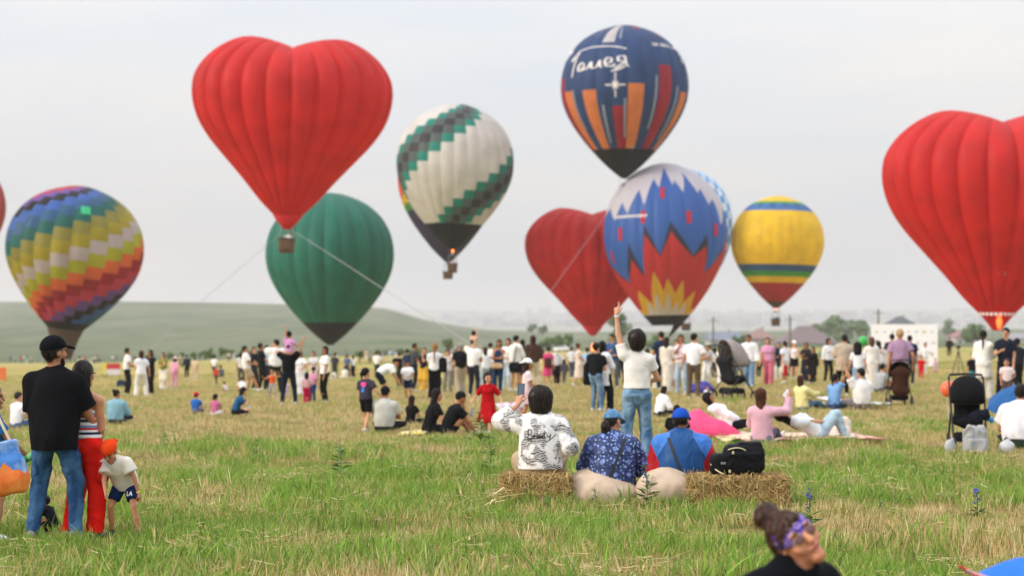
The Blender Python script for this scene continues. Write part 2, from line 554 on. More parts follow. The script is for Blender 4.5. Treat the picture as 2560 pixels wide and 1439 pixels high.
# ------------------------------------------------------------------ grass
def blade_clump(name, nb, rad, hmin, hmax, w, lean, seed, cols, mat, straight=False):
    r = np.random.RandomState(seed)
    V = []; Q = []; T = []; tint = []
    for i in range(nb):
        a = r.uniform(0, 6.283); q = rad * math.sqrt(r.uniform())
        bx, by = q * math.cos(a), q * math.sin(a)
        h = r.uniform(hmin, hmax); yaw = r.uniform(0, 6.283); la = r.uniform(0, 6.283)
        ln = h * r.uniform(.1, 1) * lean
        ww = w * r.uniform(.7, 1.3)
        dx, dy = math.cos(yaw) * ww / 2, math.sin(yaw) * ww / 2
        ti = r.uniform()
        n0 = len(V); ns = 3
        for k in range(ns):
            f = k / ns
            c = f * f if not straight else f
            wk = 1 - .55 * f
            px, py, pz = bx + math.cos(la) * ln * c, by + math.sin(la) * ln * c, h * f * (1 - .25 * lean * f) - .01
            V += [(px - dx * wk, py - dy * wk, pz), (px + dx * wk, py + dy * wk, pz)]; tint += [ti, ti]
        V.append((bx + math.cos(la) * ln, by + math.sin(la) * ln, h * (1 - .25 * lean))); tint.append(ti)
        for k in range(ns - 1): Q.append((n0 + 2 * k, n0 + 2 * k + 1, n0 + 2 * k + 3, n0 + 2 * k + 2))
        T.append((n0 + 2 * ns - 2, n0 + 2 * ns - 1, n0 + 2 * ns))
    me = mesh_np(name, np.array(V), np.array(Q), np.array(T))
    at_ = me.attributes.new('tint', 'FLOAT', 'POINT'); at_.data.foreach_set('value', np.array(tint, np.float32))
    me.materials.append(mat)
    return bpy.data.objects.new(name, me)

def blade_mat(name, cols, trans=.3):
    m, n, l, b, o = newmat(name)
    at_ = n.new('ShaderNodeAttribute'); at_.attribute_name = 'tint'
    oi = n.new('ShaderNodeObjectInfo')
    ad = n.new('ShaderNodeMath'); ad.operation = 'MULTIPLY_ADD'; ad.inputs[1].default_value = .6
    l.new(at_.outputs['Fac'], ad.inputs[0])
    m4 = n.new('ShaderNodeMath'); m4.operation = 'MULTIPLY'; m4.inputs[1].default_value = .4
    l.new(oi.outputs['Random'], m4.inputs[0]); l.new(m4.outputs[0], ad.inputs[2])
    rp = n.new('ShaderNodeValToRGB')
    el = rp.color_ramp.elements
    el[0].position = 0; el[0].color = (*srgb(cols[0]), 1)
    el[1].position = 1; el[1].color = (*srgb(cols[-1]), 1)
    for i, c in enumerate(cols[1:-1]):
        e = el.new((i + 1) / (len(cols) - 1)); e.color = (*srgb(c), 1)
    l.new(ad.outputs[0], rp.inputs[0])
    l.new(rp.outputs[0], b.inputs['Base Color'])
    b.inputs['Roughness'].default_value = .6; b.inputs['Specular IOR Level'].default_value = .2
    tr = n.new('ShaderNodeBsdfTranslucent'); l.new(rp.outputs[0], tr.inputs[0])
    ms = n.new('ShaderNodeMixShader'); ms.inputs[0].default_value = trans
    l.new(b.outputs[0], ms.inputs[1]); l.new(tr.outputs[0], ms.inputs[2]); l.new(ms.outputs[0], o.inputs['Surface'])
    return m
MG = blade_mat('grass_green', ['3f6022', '6f9636', '93b64a', '557c30', 'a8bc5c', 'd2cc90'])
MS = blade_mat('grass_straw', ['c8a466', 'ead2a0', '94743e', 'f2e0b4', '86883e', 'dcbc82'])
MX = blade_mat('grass_mixed', ['667c2e', 'd8b878', '4f6a28', 'e8d29c', '869440', 'a48448'])
clumps = []
for i in range(3): clumps.append(blade_clump('clump_a%d' % i, 80, .22, .05, .18, .0085, .75, 20 + i, None, MG))
for i in range(3): clumps.append(blade_clump('clump_b%d' % i, 64, .25, .03, .14, .0068, .4, 40 + i, None, MS, True))
for i in range(2): clumps.append(blade_clump('clump_c%d' % i, 76, .25, .035, .15, .0075, .6, 60 + i, None, MX))
for i in range(2): clumps.append(blade_clump('clump_d%d' % i, 60, .5, .06, .19, .014, .6, 70 + i, None, MX))
for i in range(2): clumps.append(blade_clump('clump_e%d' % i, 60, .5, .06, .18, .013, .5, 80 + i, None, MS, True))
for i in range(1): clumps.append(blade_clump('clump_f%d' % i, 60, .5, .06, .19, .014, .7, 90 + i, None, MG))
def litter(name, nb, rad, seed, mat):
    """dry stems lying flat on the sward"""
    r = np.random.RandomState(seed); V = []; Q = []; tint = []
    for i in range(nb):
        a = r.uniform(0, 6.283); q = rad * math.sqrt(r.uniform()); c = np.array([q * math.cos(a), q * math.sin(a), r.uniform(.03, .10)])
        y = r.uniform(0, 6.283); d = np.array([math.cos(y), math.sin(y), r.uniform(-.25, .35)]) * r.uniform(.025, .08); sd = np.array([-math.sin(y), math.cos(y), .4]) * .0028
        n0 = len(V); V += [c - d - sd, c - d + sd, c + d + sd, c + d - sd]; Q.append((n0, n0 + 1, n0 + 2, n0 + 3)); tint += [r.uniform()] * 4
    me = mesh_np(name, np.array(V), np.array(Q))
    at_ = me.attributes.new('tint', 'FLOAT', 'POINT'); at_.data.foreach_set('value', np.array(tint, np.float32))
    me.materials.append(mat)
    return bpy.data.objects.new(name, me)
clumps.append(litter('clump_g0', 34, .3, 101, MS)); clumps.append(litter('clump_g1', 26, .3, 102, MS))
gcol = bpy.data.collections.new('clump_library')
for o_ in sorted(clumps, key=lambda q: q.name): gcol.objects.link(o_)

def vnoise(X, Y, s, seed=0):
    r = np.random.RandomState(seed); g = r.uniform(size=(64, 64))
    x, y = X / s, Y / s
    i, j = np.floor(x).astype(int), np.floor(y).astype(int)
    fx, fy = x - i, y - j
    fx = fx * fx * (3 - 2 * fx); fy = fy * fy * (3 - 2 * fy)
    a = g[i % 64, j % 64]; b_ = g[(i + 1) % 64, j % 64]; c = g[i % 64, (j + 1) % 64]; d = g[(i + 1) % 64, (j + 1) % 64]
    return (a * (1 - fx) + b_ * fx) * (1 - fy) + (c * (1 - fx) + d * fx) * fy
BARE = []      # (x, y, radius x, radius y): where something lies flat on the grass
def scatter(d0, d1, dens, seed):
    r = np.random.RandomState(seed)
    U0 = .33
    area = U0 * (d1 * d1 - d0 * d0)
    n_ = int(area * dens)
    D = np.sqrt(r.uniform(d0 * d0, d1 * d1, n_)); U = r.uniform(-U0, U0, n_)
    return U * D, D, r
def grass_points():
    pts = []; idx = []; scl = []; rot = []
    for (d0, d1, dens, near) in ((10.5, 27, 21, True), (27, 40, 13, True), (40, 78, 6.5, False), (78, 150, 2.6, False)):
        X, Y, r = scatter(d0, d1, dens, int(d0 * 7))
        nn = .42 * vnoise(X + .3 * Y, Y * .55, 1.7, 1) + .38 * vnoise(X, Y * .7, .55, 2) + .2 * vnoise(X, Y, 6, 3)
        g = nn + .13 * np.clip((18.0 - Y) / 2, 0, 1) + .035 - .05 * np.clip(X / 4, -1, 1) * np.clip((24 - Y) / 4, 0, 1) - np.clip((Y - 31) / 40, 0, .12) + .04 * np.clip((33 - Y) / 12, 0, 1)
        keep = np.ones(len(X), bool)
        for (bx, by, rx, ry) in BARE: keep &= ((X - bx) / rx) ** 2 + ((Y - by) / ry) ** 2 > 1
        p = r.uniform(size=len(X))
        pg = np.clip((g - .455) / .2, .08, .9)
        if near:
            ii = np.where(p < pg * .75, r.randint(0, 3, len(X)), np.where(p < pg * .75 + .3, 6 + r.randint(0, 2, len(X)), 3 + r.randint(0, 3, len(X))))
        else:
            ii = np.where(p < pg * .45, 12, np.where(p < pg * .45 + .32, 8 + r.randint(0, 2, len(X)), 10 + r.randint(0, 2, len(X))))
        if near: ii = np.where(r.uniform(size=len(X)) < .07, 13 + r.randint(0, 2, len(X)), ii)
        s = r.uniform(.65, 1.15, len(X)) * (.75 + .6 * nn)
        s = np.where(Y < 17.5, s * 1.12, s)
        s = s * (.6 + .8 * vnoise(X, Y, 1.3, 9))
        s = s * (1.0 if near else .62) * (1 + .35 * (r.uniform(size=len(X)) > .9))
        Z = gz(X, Y)
        pts.append(np.stack([X, Y, Z], -1)[keep]); idx.append(ii[keep]); scl.append(s[keep]); rot.append(r.uniform(0, 6.28, len(X))[keep])
    return np.concatenate(pts), np.concatenate(idx), np.concatenate(scl), np.concatenate(rot)

def make_grass():
    P, I, S, R = grass_points()
    me = bpy.data.meshes.new('grass')
    me.vertices.add(len(P)); me.vertices.foreach_set('co', P.astype(np.float32).ravel())
    a = me.attributes.new('idx', 'INT', 'POINT'); a.data.foreach_set('value', I.astype(np.int32))
    a = me.attributes.new('scl', 'FLOAT', 'POINT'); a.data.foreach_set('value', S.astype(np.float32))
    a = me.attributes.new('rot', 'FLOAT_VECTOR', 'POINT')
    tl = NPR.normal(0, .12, (len(P), 2))
    a.data.foreach_set('vector', np.stack([tl[:, 0], tl[:, 1], R], -1).astype(np.float32).ravel())
    o = link('grass', me, None)
    tag(o, 'short green and straw coloured meadow grass covering the field', 'grass', kind='stuff')
    ng = bpy.data.node_groups.new('grass_scatter', 'GeometryNodeTree')
    ng.interface.new_socket('Geometry', in_out='INPUT', socket_type='NodeSocketGeometry')
    ng.interface.new_socket('Geometry', in_out='OUTPUT', socket_type='NodeSocketGeometry')
    n, l = ng.nodes, ng.links
    gi = n.new('NodeGroupInput'); go = n.new('NodeGroupOutput')
    ci = n.new('GeometryNodeCollectionInfo'); ci.inputs['Collection'].default_value = gcol
    ci.inputs['Separate Children'].default_value = True; ci.inputs['Reset Children'].default_value = True
    ip = n.new('GeometryNodeInstanceOnPoints'); ip.inputs['Pick Instance'].default_value = True
    def na(name, typ):
        q = n.new('GeometryNodeInputNamedAttribute'); q.data_type = typ; q.inputs['Name'].default_value = name
        return q.outputs['Attribute']
    l.new(gi.outputs[0], ip.inputs['Points']); l.new(ci.outputs[0], ip.inputs['Instance'])
    l.new(na('idx', 'INT'), ip.inputs['Instance Index'])
    e2r = n.new('FunctionNodeEulerToRotation'); l.new(na('rot', 'FLOAT_VECTOR'), e2r.inputs[0])
    l.new(e2r.outputs[0], ip.inputs['Rotation'])
    l.new(na('scl', 'FLOAT'), ip.inputs['Scale'])
    l.new(ip.outputs[0], go.inputs[0])
    md = o.modifiers.new('scatter', 'NODES'); md.node_group = ng
    return o
# ------------------------------------------------------------------ balloons
def envmat(hexc, trans=.35, vary=.1):
    key = ('env', hexc)
    if key in MATS: return MATS[key]
    c = srgb(hexc)
    m, n, l, b, o = newmat('nylon_' + hexc)
    mx, t, src = noise_mix(n, l, [x * (1 - vary) for x in c], [min(1, x * (1 + vary)) for x in c], .5, detail=6)
    l.new(mx.outputs['Result'], b.inputs['Base Color'])
    b.inputs['Roughness'].default_value = .55; b.inputs['Specular IOR Level'].default_value = .3
    tr = n.new('ShaderNodeBsdfTranslucent'); l.new(mx.outputs['Result'], tr.inputs[0])
    ms = n.new('ShaderNodeMixShader'); ms.inputs[0].default_value = trans
    l.new(b.outputs[0], ms.inputs[1]); l.new(tr.outputs[0], ms.inputs[2]); l.new(ms.outputs[0], o.inputs['Surface'])
    bump(n, l, b, src, 2.4, .5, .12, 6, (1, 1, .35))
    MATS[key] = m
    return m

PROF_T = [0, .004, .015, .04, .09, .16, .25, .34, .42, .5, .58, .66, .74, .82, .90, .96, 1.0]
PROF_R = [0.02, .13, .26, .43, .635, .81, .935, .99, 1.0, .975, .905, .80, .665, .505, .325, .165, .04]
_t = np.linspace(0, 1, 400)
def _smooth(xs, ys):
    y = np.interp(_t, xs, ys)
    for _ in range(3):
        y[6:-6] = np.convolve(y, np.ones(13) / 13, 'same')[6:-6]
    return y
_pr = _smooth(PROF_T, PROF_R)

class Rev:
    """surface of revolution with bulging gores; s = 0 mouth .. 1 crown (by arc length)"""
    def __init__(self, Hh, R, ng, bulge=.03, phase=0.0):
        R = R / (1 + bulge * .85); self.Hh, self.R, self.ng, self.bulge, self.phase = Hh, R, ng, bulge, phase
        z = Hh * (1 - _t); r = R * _pr
        z, r = z[::-1], r[::-1]
        ds_ = np.concatenate([[0], np.cumsum(np.hypot(np.diff(z), np.diff(r)))])
        self.s = ds_ / ds_[-1]; self.z = z; self.r = r
    def pt(self, th, s):
        """th in gores, from the left edge seen by the camera round the front; s in 0..1"""
        th = np.asarray(th, float); s = np.asarray(s, float)
        f = th - np.floor(th)
        r = np.interp(s, self.s, self.r) * (1 + self.bulge * (4 * f * (1 - f)) ** .7 * np.clip((1 - s) * 5, 0, 1))
        z = np.interp(s, self.s, self.z)
        a = math.pi + 2 * math.pi * (th / self.ng) + self.phase          # pi: left edge, then the side towards the camera
        return np.stack([r * np.cos(a), r * np.sin(a), z], -1)

HP = [(.035, 0), (.13, .12), (.29, .28), (.45, .47), (.64, .68), (.80, .86), (.92, 1.04), (.985, 1.22), (1, 1.38), (.97, 1.53), (.87, 1.68), (.73, 1.80), (.58, 1.88), (.47, 1.904), (.34, 1.895), (.2, 1.865), (.09, 1.83), (0.01, 1.81)]
def _cat(P, n=160):
    P = np.array(P, float); k = len(P)
    t = np.linspace(0, k - 1, n); i = np.clip(np.floor(t).astype(int), 0, k - 2); f = (t - i)[:, None]
    p0 = P[np.maximum(i - 1, 0)]; p1 = P[i]; p2 = P[i + 1]; p3 = P[np.minimum(i + 2, k - 1)]
    return .5 * (2 * p1 + (p2 - p0) * f + (2 * p0 - 5 * p1 + 4 * p2 - p3) * f ** 2 + (3 * p1 - p0 - 3 * p2 + p3) * f ** 3)
_hc = _cat(HP)
class Heart:
    def __init__(self, half, ng, depth=.66, bulge=.04, phase=0.0, zscale=1.0):
        self.half, self.ng, self.depth, self.bulge, self.phase, self.zs = half / (1 + bulge * .8), ng, depth, bulge, phase, zscale * (1 + bulge * .8)
        ds_ = np.concatenate([[0], np.cumsum(np.hypot(*np.diff(_hc, axis=0).T))])
        self.s = ds_ / ds_[-1]
    def pt(self, th, s):
        th = np.asarray(th, float); s = np.asarray(s, float)
        f = th - np.floor(th)
        rho = np.interp(s, self.s, _hc[:, 0]); z = np.interp(s, self.s, _hc[:, 1])
        sw = np.interp(1.38, _hc[:80, 1], self.s[:80])
        zd = np.where(s > sw, 1.38 + .42 * np.sqrt(np.clip(1 - rho ** 2, 0, 1)), z)
        a = math.pi + 2 * math.pi * (th / self.ng) + self.phase
        w = np.abs(np.cos(a)) ** .8
        z = zd + (z - zd) * w
        bl = 1 + self.bulge * (4 * f * (1 - f)) ** .6 * np.clip((1 - s) * 4, 0, 1)
        return np.stack([rho * np.cos(a) * bl, rho * np.sin(a) * self.depth * (1 + (bl - 1) * 2.2), z * self.zs], -1) * self.half

def patch(surf, t0, t1, s0, s1, nt_, ns_):
    T, S = np.meshgrid(np.linspace(t0, t1 - 1e-6, nt_ + 1), np.linspace(s0, s1, ns_ + 1), indexing='ij')
    P = surf.pt(T, S).reshape(-1, 3)
    i = np.arange(nt_)[:, None] * (ns_ + 1) + np.arange(ns_)[None]
    Q = np.stack([i, i + ns_ + 1, i + ns_ + 2, i + 1], -1).reshape(-1, 4)
    return P, Q

def strokes_on(surf, name, strokes, t0, ts, s0, ss, w, mat, parent, lift=.06):
    """thin ribbons painted on the cloth: strokes in a unit box mapped to gores / arc length"""
    V, Q = [], []
    for st in strokes:
        st = np.array(st, float)
        d = np.linspace(0, len(st) - 1, (len(st) - 1) * 5 + 1)
        pts = np.stack([np.interp(d, np.arange(len(st)), st[:, k]) for k in (0, 1)], -1)
        tg = np.gradient(pts, axis=0); tg /= np.linalg.norm(tg, axis=1)[:, None] + 1e-9
        nn = np.stack([-tg[:, 1], tg[:, 0]], -1) * w / 2
        n0 = len(V)
        for a in (pts - nn, pts + nn):
            P = surf.pt(t0 + a[:, 0] * ts, s0 + a[:, 1] * ss)
            P[:, :2] *= 1 + lift / (np.linalg.norm(P[:, :2], axis=1)[:, None] + 1e-6)
            V += [tuple(p) for p in P]
        m_ = len(pts)
        Q += [(n0 + k, n0 + k + 1, n0 + m_ + k + 1, n0 + m_ + k) for k in range(m_ - 1)]
    return link(name, mesh_np(name, np.array(V), np.array(Q)), mat, parent)

WICK = plain('5d4636', .9, vary=.25, scale=30)
STEEL = plain('8a8f94', .35, .8)
DARK = plain('23252a', .7)
FLAME = plain('ff7a34', .5, 0, 9.0)

def hang(root, drop, size, mouth_r, flame=True, skirt=None, burner=True, ride=()):
    """skirt, burner, cables and basket below the mouth (local z = 0)"""
    if skirt:
        mb = MB(); mb.lathe([(mouth_r * 1.04, .25), (mouth_r * .92, -drop * .35), (mouth_r * .7, -drop * .62)], 20)
        mb.build('skirt', skirt, root, True)
    zb = -drop
    for sx in (-1, 1):
        for sy in (-1, 1):
            mb = MB()
            mb.tube([(sx * size * .42, sy * size * .34, zb + .05), (sx * size * .3, sy * size * .25, zb + .95)], .03, 6)
            mb.tube([(sx * size * .3, sy * size * .25, zb + .95), (sx * mouth_r * .72, sy * mouth_r * .72, .05)], .012, 5)
            mb.build('cable', STEEL, root)
    if burner:
        mb = MB(); mb.box((0, 0, zb + 1.0), (size * .62, size * .5, .06)); mb.lathe([(.0, 1.0), (.16, 1.0), (.2, 1.12), (.2, 1.3), (.14, 1.32)], 12, (0, 0, zb))
        mb.build('burner', STEEL, root)
    bk = MB()
    h = 1.05
    prof = [(1.0, -h), (1.02, -h * .5), (1.0, 0)]
    hs = size / 2
    V = []
    for (q, z) in [(.88, -h), (.93, -h * .6), (.97, -h * .2), (1.0, 0), (.9, 0), (.84, -h * .9)]:
        for k in range(20):
            a = 2 * math.pi * k / 20
            ca, sa = math.cos(a), math.sin(a)
            e = .45
            V.append((hs * q * math.copysign(abs(ca) ** e, ca), hs * .8 * q * math.copysign(abs(sa) ** e, sa), zb + z))
    F = [(i * 20 + k, i * 20 + (k + 1) % 20, (i + 1) * 20 + (k + 1) % 20, (i + 1) * 20 + k) for i in range(5) for k in range(20)]
    F += [tuple(reversed(range(20))), tuple(range(100, 120))]
    bk.add(V, F)
    bo = bk.build('basket', WICK, root, True)
    rim = MB()
    P = [Vector(V[60 + k % 20]) for k in range(21)]
    rim.tube(P, .06, 6, False).build('basket_rim', plain('3a2a20', .6), bo)
    if flame:
        fl = MB(); fl.lathe([(.03, 0), (.1, .15), (.14, .35), (.1, .6), (.03, .9)], 12, (0, 0, zb + 1.35))
        fl.build('flame', FLAME, root, True)

def balloon(kind, label, xb, yb, xt, yt, wpx, d, ng, lean_y=0.0, **kw):
    """mouth and crown given as photo pixels at distance d"""
    base = at(xb, yb, d)
    hpx = math.hypot(xt - xb, yt - yb)
    root = empty('hot_air_balloon', base)
    root.rotation_euler = (lean_y, math.atan2(xt - xb, yb - yt), 0)
    tag(root, label, 'balloon', 'hot air balloons over the field')
    m = d / FPX
    surf = Rev(hpx * m, wpx * m / 2, ng, **kw) if kind == 'rev' else Heart(wpx * m / 2, ng, **kw)
    return root, surf, m

def gores(root, surf, matfn, nt_=5, ns_=34, s1=1.0):
    for g in range(surf.ng):
        P, Q = patch(surf, g, g + 1, 0, s1, nt_, ns_)
        link('gore', mesh_np('gore', P, Q), matfn(g), root)

def runs(root, surf, g, cuts_, nt_=4, name='panel'):
    """one gore cut into panels: cuts_ = [(s0, s1, material)]"""
    for (a, b_, m) in cuts_:
        if b_ - a < .004: continue
        P, Q = patch(surf, g, g + 1, a, b_, nt_, max(2, int((b_ - a) * 36)))
        link(name, mesh_np(name, P, Q), m, root)

RED = envmat('d42b2b', .42)
def heart(label, xb, yb, wpx, d, notch, ng=24, phase=0.0, band=False, flame=True, drop=3.2, bsize=1.7, turn=0.0):
    root, surf, m = balloon('heart', label, xb, yb, xb + notch, yb - wpx * .9, wpx, d, ng, phase=phase)
    root.rotation_euler[2] = turn
    gores(root, surf, lambda g: RED, 6, 46)
    r0 = surf.half * .036
    if not band:
        tri = MB(); tri.lathe([(surf.half * .14, surf.half * .135), (surf.half * .15, surf.half * .125), (r0 * 1.05, -.05)], 24)
        tri.build('scoop', RED, root, True)
    if band:
        bm_ = MB()
        for k in range(26):
            a0, a1 = 2 * math.pi * k / 26, 2 * math.pi * (k + .62) / 26
            rr = .165 * surf.half
            V = []
            for a in (a0, a1):
                for z in (.135, .16):
                    V.append((rr * math.cos(a) * 1.03, rr * math.sin(a) * 1.03, z * surf.half))
            bm_.add(V, [(0, 2, 3, 1)])
        bo = bm_.build('white_band', fabric('e8e2e0'), root)
        bo['kind'] = 'stuff'
    hang(root, drop, bsize, r0, flame and not band)
    if band:
        fl = MB(); fl.lathe([(.05, .1), (.17, .35), (.22, .7), (.13, 1.0), (.19, 1.3), (.1, 1.7), (.02, 2.0)], 14, (0, -surf.half * .085, 0)); fl.build('flame', plain('ff6a30', .5, 0, 2.2), root, True)
    return root, surf, m

h1, hs1, _ = heart('large red heart shaped balloon with brown basket floating above the green balloon', 718, 572, 500, 150, 18, phase=.05, flame=False, drop=.75, bsize=1.25)
h2, hs2, _ = heart('red heart shaped balloon half hidden behind the blue and red flame patterned balloon', 1482, 838, 335, 240, -2, phase=.1, drop=3.2)
h3, hs3, _ = heart('biggest red heart shaped balloon with white band round its mouth, cut by the frame', 2492, 826, 575, 148, 6, phase=0, band=True, drop=2.9)
# the marking panel on the biggest heart
P_ = hs3.pt(np.array([5.75, 6.25, 6.25, 5.75]) - .3, np.array([.205, .205, .222, .222])) * 1.02
link('registration_patch', mesh_np('registration_patch', P_, [(0, 1, 2, 3)]), fabric('c9a0a0'), h3)

# green balloon
r, s, m = balloon('rev', 'plain dark green balloon with black skirt below the large red heart', 826, 862, 824, 482, 320, 250, 24, bulge=.035)
gm = [envmat('1d7a66'), envmat('1b7262')]
bk_ = envmat('1c1d24')
for g in range(24): runs(r, s, g, [(0, .16 + .0 * g, bk_), (.16, 1, gm[g % 2])], 5)
hang(r, 2.4, 1.6, .9, False, None)

# white balloon with green and black chequered bands, and the rainbow balloon hidden behind it
r, s, m = balloon('rev', 'white balloon with teal and black stepped checks and navy skirt', 1132, 625, 1142, 260, 294, 235, 28, bulge=.025)
TE, DG, BL, WH = envmat('1f8a7c'), envmat('54615f'), envmat('38363c'), envmat('dcd6d2')
NV = envmat('161a26')
seq = [TE, DG, BL, DG, TE] + [WH] * 7
rows = 21
for g in range(28):
    cur = .185; j = 0; cuts_ = [(0, .185, NV)]
    lines = []
    for j in range(-40, 60):
        a = (j + g - 5) / rows; b_ = a + 1 / rows
        a2, b2 = max(a, .185), min(b_, 1.0)
        if b2 > a2: lines.append((a2, b2, seq[j % 12]))
    for (a, b_, mm) in lines:
        if cuts_ and cuts_[-1][2] is mm and mm is WH: cuts_[-1] = (cuts_[-1][0], b_, mm)
        else: cuts_.append((a, b_, mm))
    runs(r, s, g, cuts_, 3)
hang(r, 1.6, 1.25, .8, True, None); RIDE = [(h1, .75, 'passenger in white in the basket of the large red heart balloon', 'e4e2e0'), (r, 1.6, 'passenger in pink in the basket of the white chequered balloon', 'd8a8c0')]
r2, s2, m2 = balloon('rev', 'rainbow banded purple balloon almost hidden behind the white chequered balloon', 1120, 656, 1122, 306, 254, 285, 24, bulge=.03)
RB = [envmat('35315c'), envmat('3f8f3c'), envmat('d8b02c'), envmat('d8643c'), envmat('c23a44')]
for g in range(24):
    q = .02 * math.sin(g * .9)
    runs(r2, s2, g, [(0, .34 + q, RB[0]), (.34 + q, .385 + q, RB[1]), (.385 + q, .43 + q, RB[2]), (.43 + q, .53 + q, RB[3]), (.53 + q, 1, RB[4])], 4)
hang(r2, 1.3, 1.5, .9, False, None)

# dark blue balloon with script
r, s, m = balloon('rev', 'dark blue balloon with white script lettering and orange and red stripes', 1560, 446, 1562, 64, 320, 230, 24, bulge=.03)
BB, OR, RD, GY, MA, BK2 = envmat('2b4a7c'), envmat('e8874e'), envmat('a8263a'), envmat('cfc9c9'), envmat('93345c'), envmat('14181c')
SP = {1: ('O', .2, .50), 2: None, 3: ('O', .19, .495), 5: ('R', .19, .415), 6: ('O', .18, .52), 8: ('R', .19, .615), 10: ('O', .19, .5), 0: ('R', .2, .57), 12: ('R', .2, .55), 14: ('O', .2, .5), 17: ('O', .2, .5), 20: ('R', .2, .6), 22: ('O', .2, .5)}
TP = {1: (.86, .93, MA), 4: (.735, .955, GY), 7: (.855, .945, MA), 10: (.8, .9, MA), 15: (.7, .95, GY), 19: (.85, .93, MA)}
for g in range(24):
    cuts_ = [(0, .19, BK2)]
    c0 = .19
    sp = SP.get(g)
    if sp:
        cuts_.append((.19, sp[2], OR if sp[0] == 'O' else RD)); c0 = sp[2]
    tp = TP.get(g)
    if tp: cuts_ += [(c0, tp[0], BB), (tp[0], tp[1], tp[2]), (tp[1], 1, BB)]
    else: cuts_.append((c0, 1, BB))
    runs(r, s, g, cuts_, 4)
WHITE = fabric('e6e2e2', fold=0)
GAL = [[(.02, .62), (.05, .78), (.12, .9), (.26, .98), (.45, 1.0), (.66, .97), (.8, .9)],           # the long top stroke of the first letter
       [(.13, .86), (.11, .66), (.10, .45), (.085, .2)],
       [(.27, .50), (.22, .55), (.185, .46), (.19, .34), (.23, .34), (.27, .5), (.265, .36), (.30, .36)],
       [(.31, .36), (.34, .42), (.37, .56), (.38, .38), (.41, .37)],
       [(.42, .38), (.45, .44), (.48, .58), (.49, .40), (.52, .39)],
       [(.54, .46), (.62, .52), (.62, .62), (.57, .64), (.54, .54), (.56, .42), (.63, .40), (.67, .46)],
       [(.80, .42), (.78, .68), (.70, .66), (.70, .54), (.79, .53), (.70, .38), (.66, .33)],
       [(.80, .42), (.83, .40)], [(.62, .28), (.70, .31), (.78, .40)]]
strokes_on(s, 'lettering', GAL, 1.75, 5.2, .525, .185, .028, WHITE, r)
strokes_on(s, 'lettering', GAL, 10.3, 5.2, .525, .185, .034, WHITE, r)
STAR = [[(.5, 0), (.5, 1)], [(0, .5), (1, .5)], [(.36, .36), (.64, .64)], [(.36, .64), (.64, .36)]]
strokes_on(s, 'star', STAR, 4.65, 1.2, .455, .115, .055, WHITE, r)
strokes_on(s, 'star', STAR, 10.0, .9, .68, .08, .09, WHITE, r)
strokes_on(s, 'star', STAR, .4, .8, .66, .08, .09, WHITE, r)
REG = []
for i, ch in enumerate(['R', 'A', '-', '0', '4', '0', '3', 'G']):
    x0 = i / 8 + .01; w_ = .09
    G_ = {'R': [[(0, 0), (0, 1), (1, .9), (1, .55), (0, .5), (1, 0)]], 'A': [[(0, 0), (.5, 1), (1, 0)], [(.2, .4), (.8, .4)]], '-': [[(.1, .5), (.9, .5)]],
          '0': [[(.2, 0), (0, .5), (.2, 1), (.8, 1), (1, .5), (.8, 0), (.2, 0)]], '4': [[(.8, 0), (.8, 1), (0, .35), (1, .35)]],
          '3': [[(0, 1), (1, .9), (.4, .55), (1, .3), (0, 0)]], 'G': [[(1, .85), (.5, 1), (0, .5), (.5, 0), (1, .15), (1, .5), (.6, .5)]]}[ch]
    REG += [[(x0 + px * w_, py) for (px, py) in st] for st in G_]
strokes_on(s, 'registration', REG, 7.9, 1.75, .715, .022, .035, WHITE, r)
LINES = [[[(.5, 0), (.5, 1)]]]
for (tg_, a, b_) in ((3.0, .78, .92), (5.35, .76, .93), (4.35, .22, .42), (5.75, .25, .45), (7.65, .3, .56), (9.3, .25, .52), (2.2, .3, .5)):
    strokes_on(s, 'stripe', LINES[0], tg_, .16, a, b_ - a, 1.0, fabric('8d93a5', fold=0), r)
tx = MB(); tx.add([tuple(p) for p in s.pt(np.array([6.3, 6.9, 6.9, 6.3]), np.array([.185, .185, .2, .2])) * 1.02], [(0, 1, 2, 3)])
tx.build('marking_patch', fabric('7fb4b4', fold=0), r)
hang(r, 1.8, 1.4, .85, False, None)

# flame patterned balloon, with the pale blue chequered balloon behind
r, s, m = balloon('rev', 'light blue and white chequered balloon behind the flame patterned balloon', 1716, 775, 1724, 424, 220, 300, 26, bulge=.02)
LB, LW = envmat('4f9fdc'), envmat('e4eaf0')
for g in range(26):
    cuts_ = []
    for j in range(22):
        cuts_.append((j / 22, (j + 1) / 22, LB if (j + g) % 2 else LW))
    if 3 <= g <= 13:
        runs(r, s, g, cuts_, 3)
    else:
        runs(r, s, g, [(0, 1, LW if g % 2 else LB)], 3, 'gore')
hang(r, 2.0, 1.5, .8, False, None)

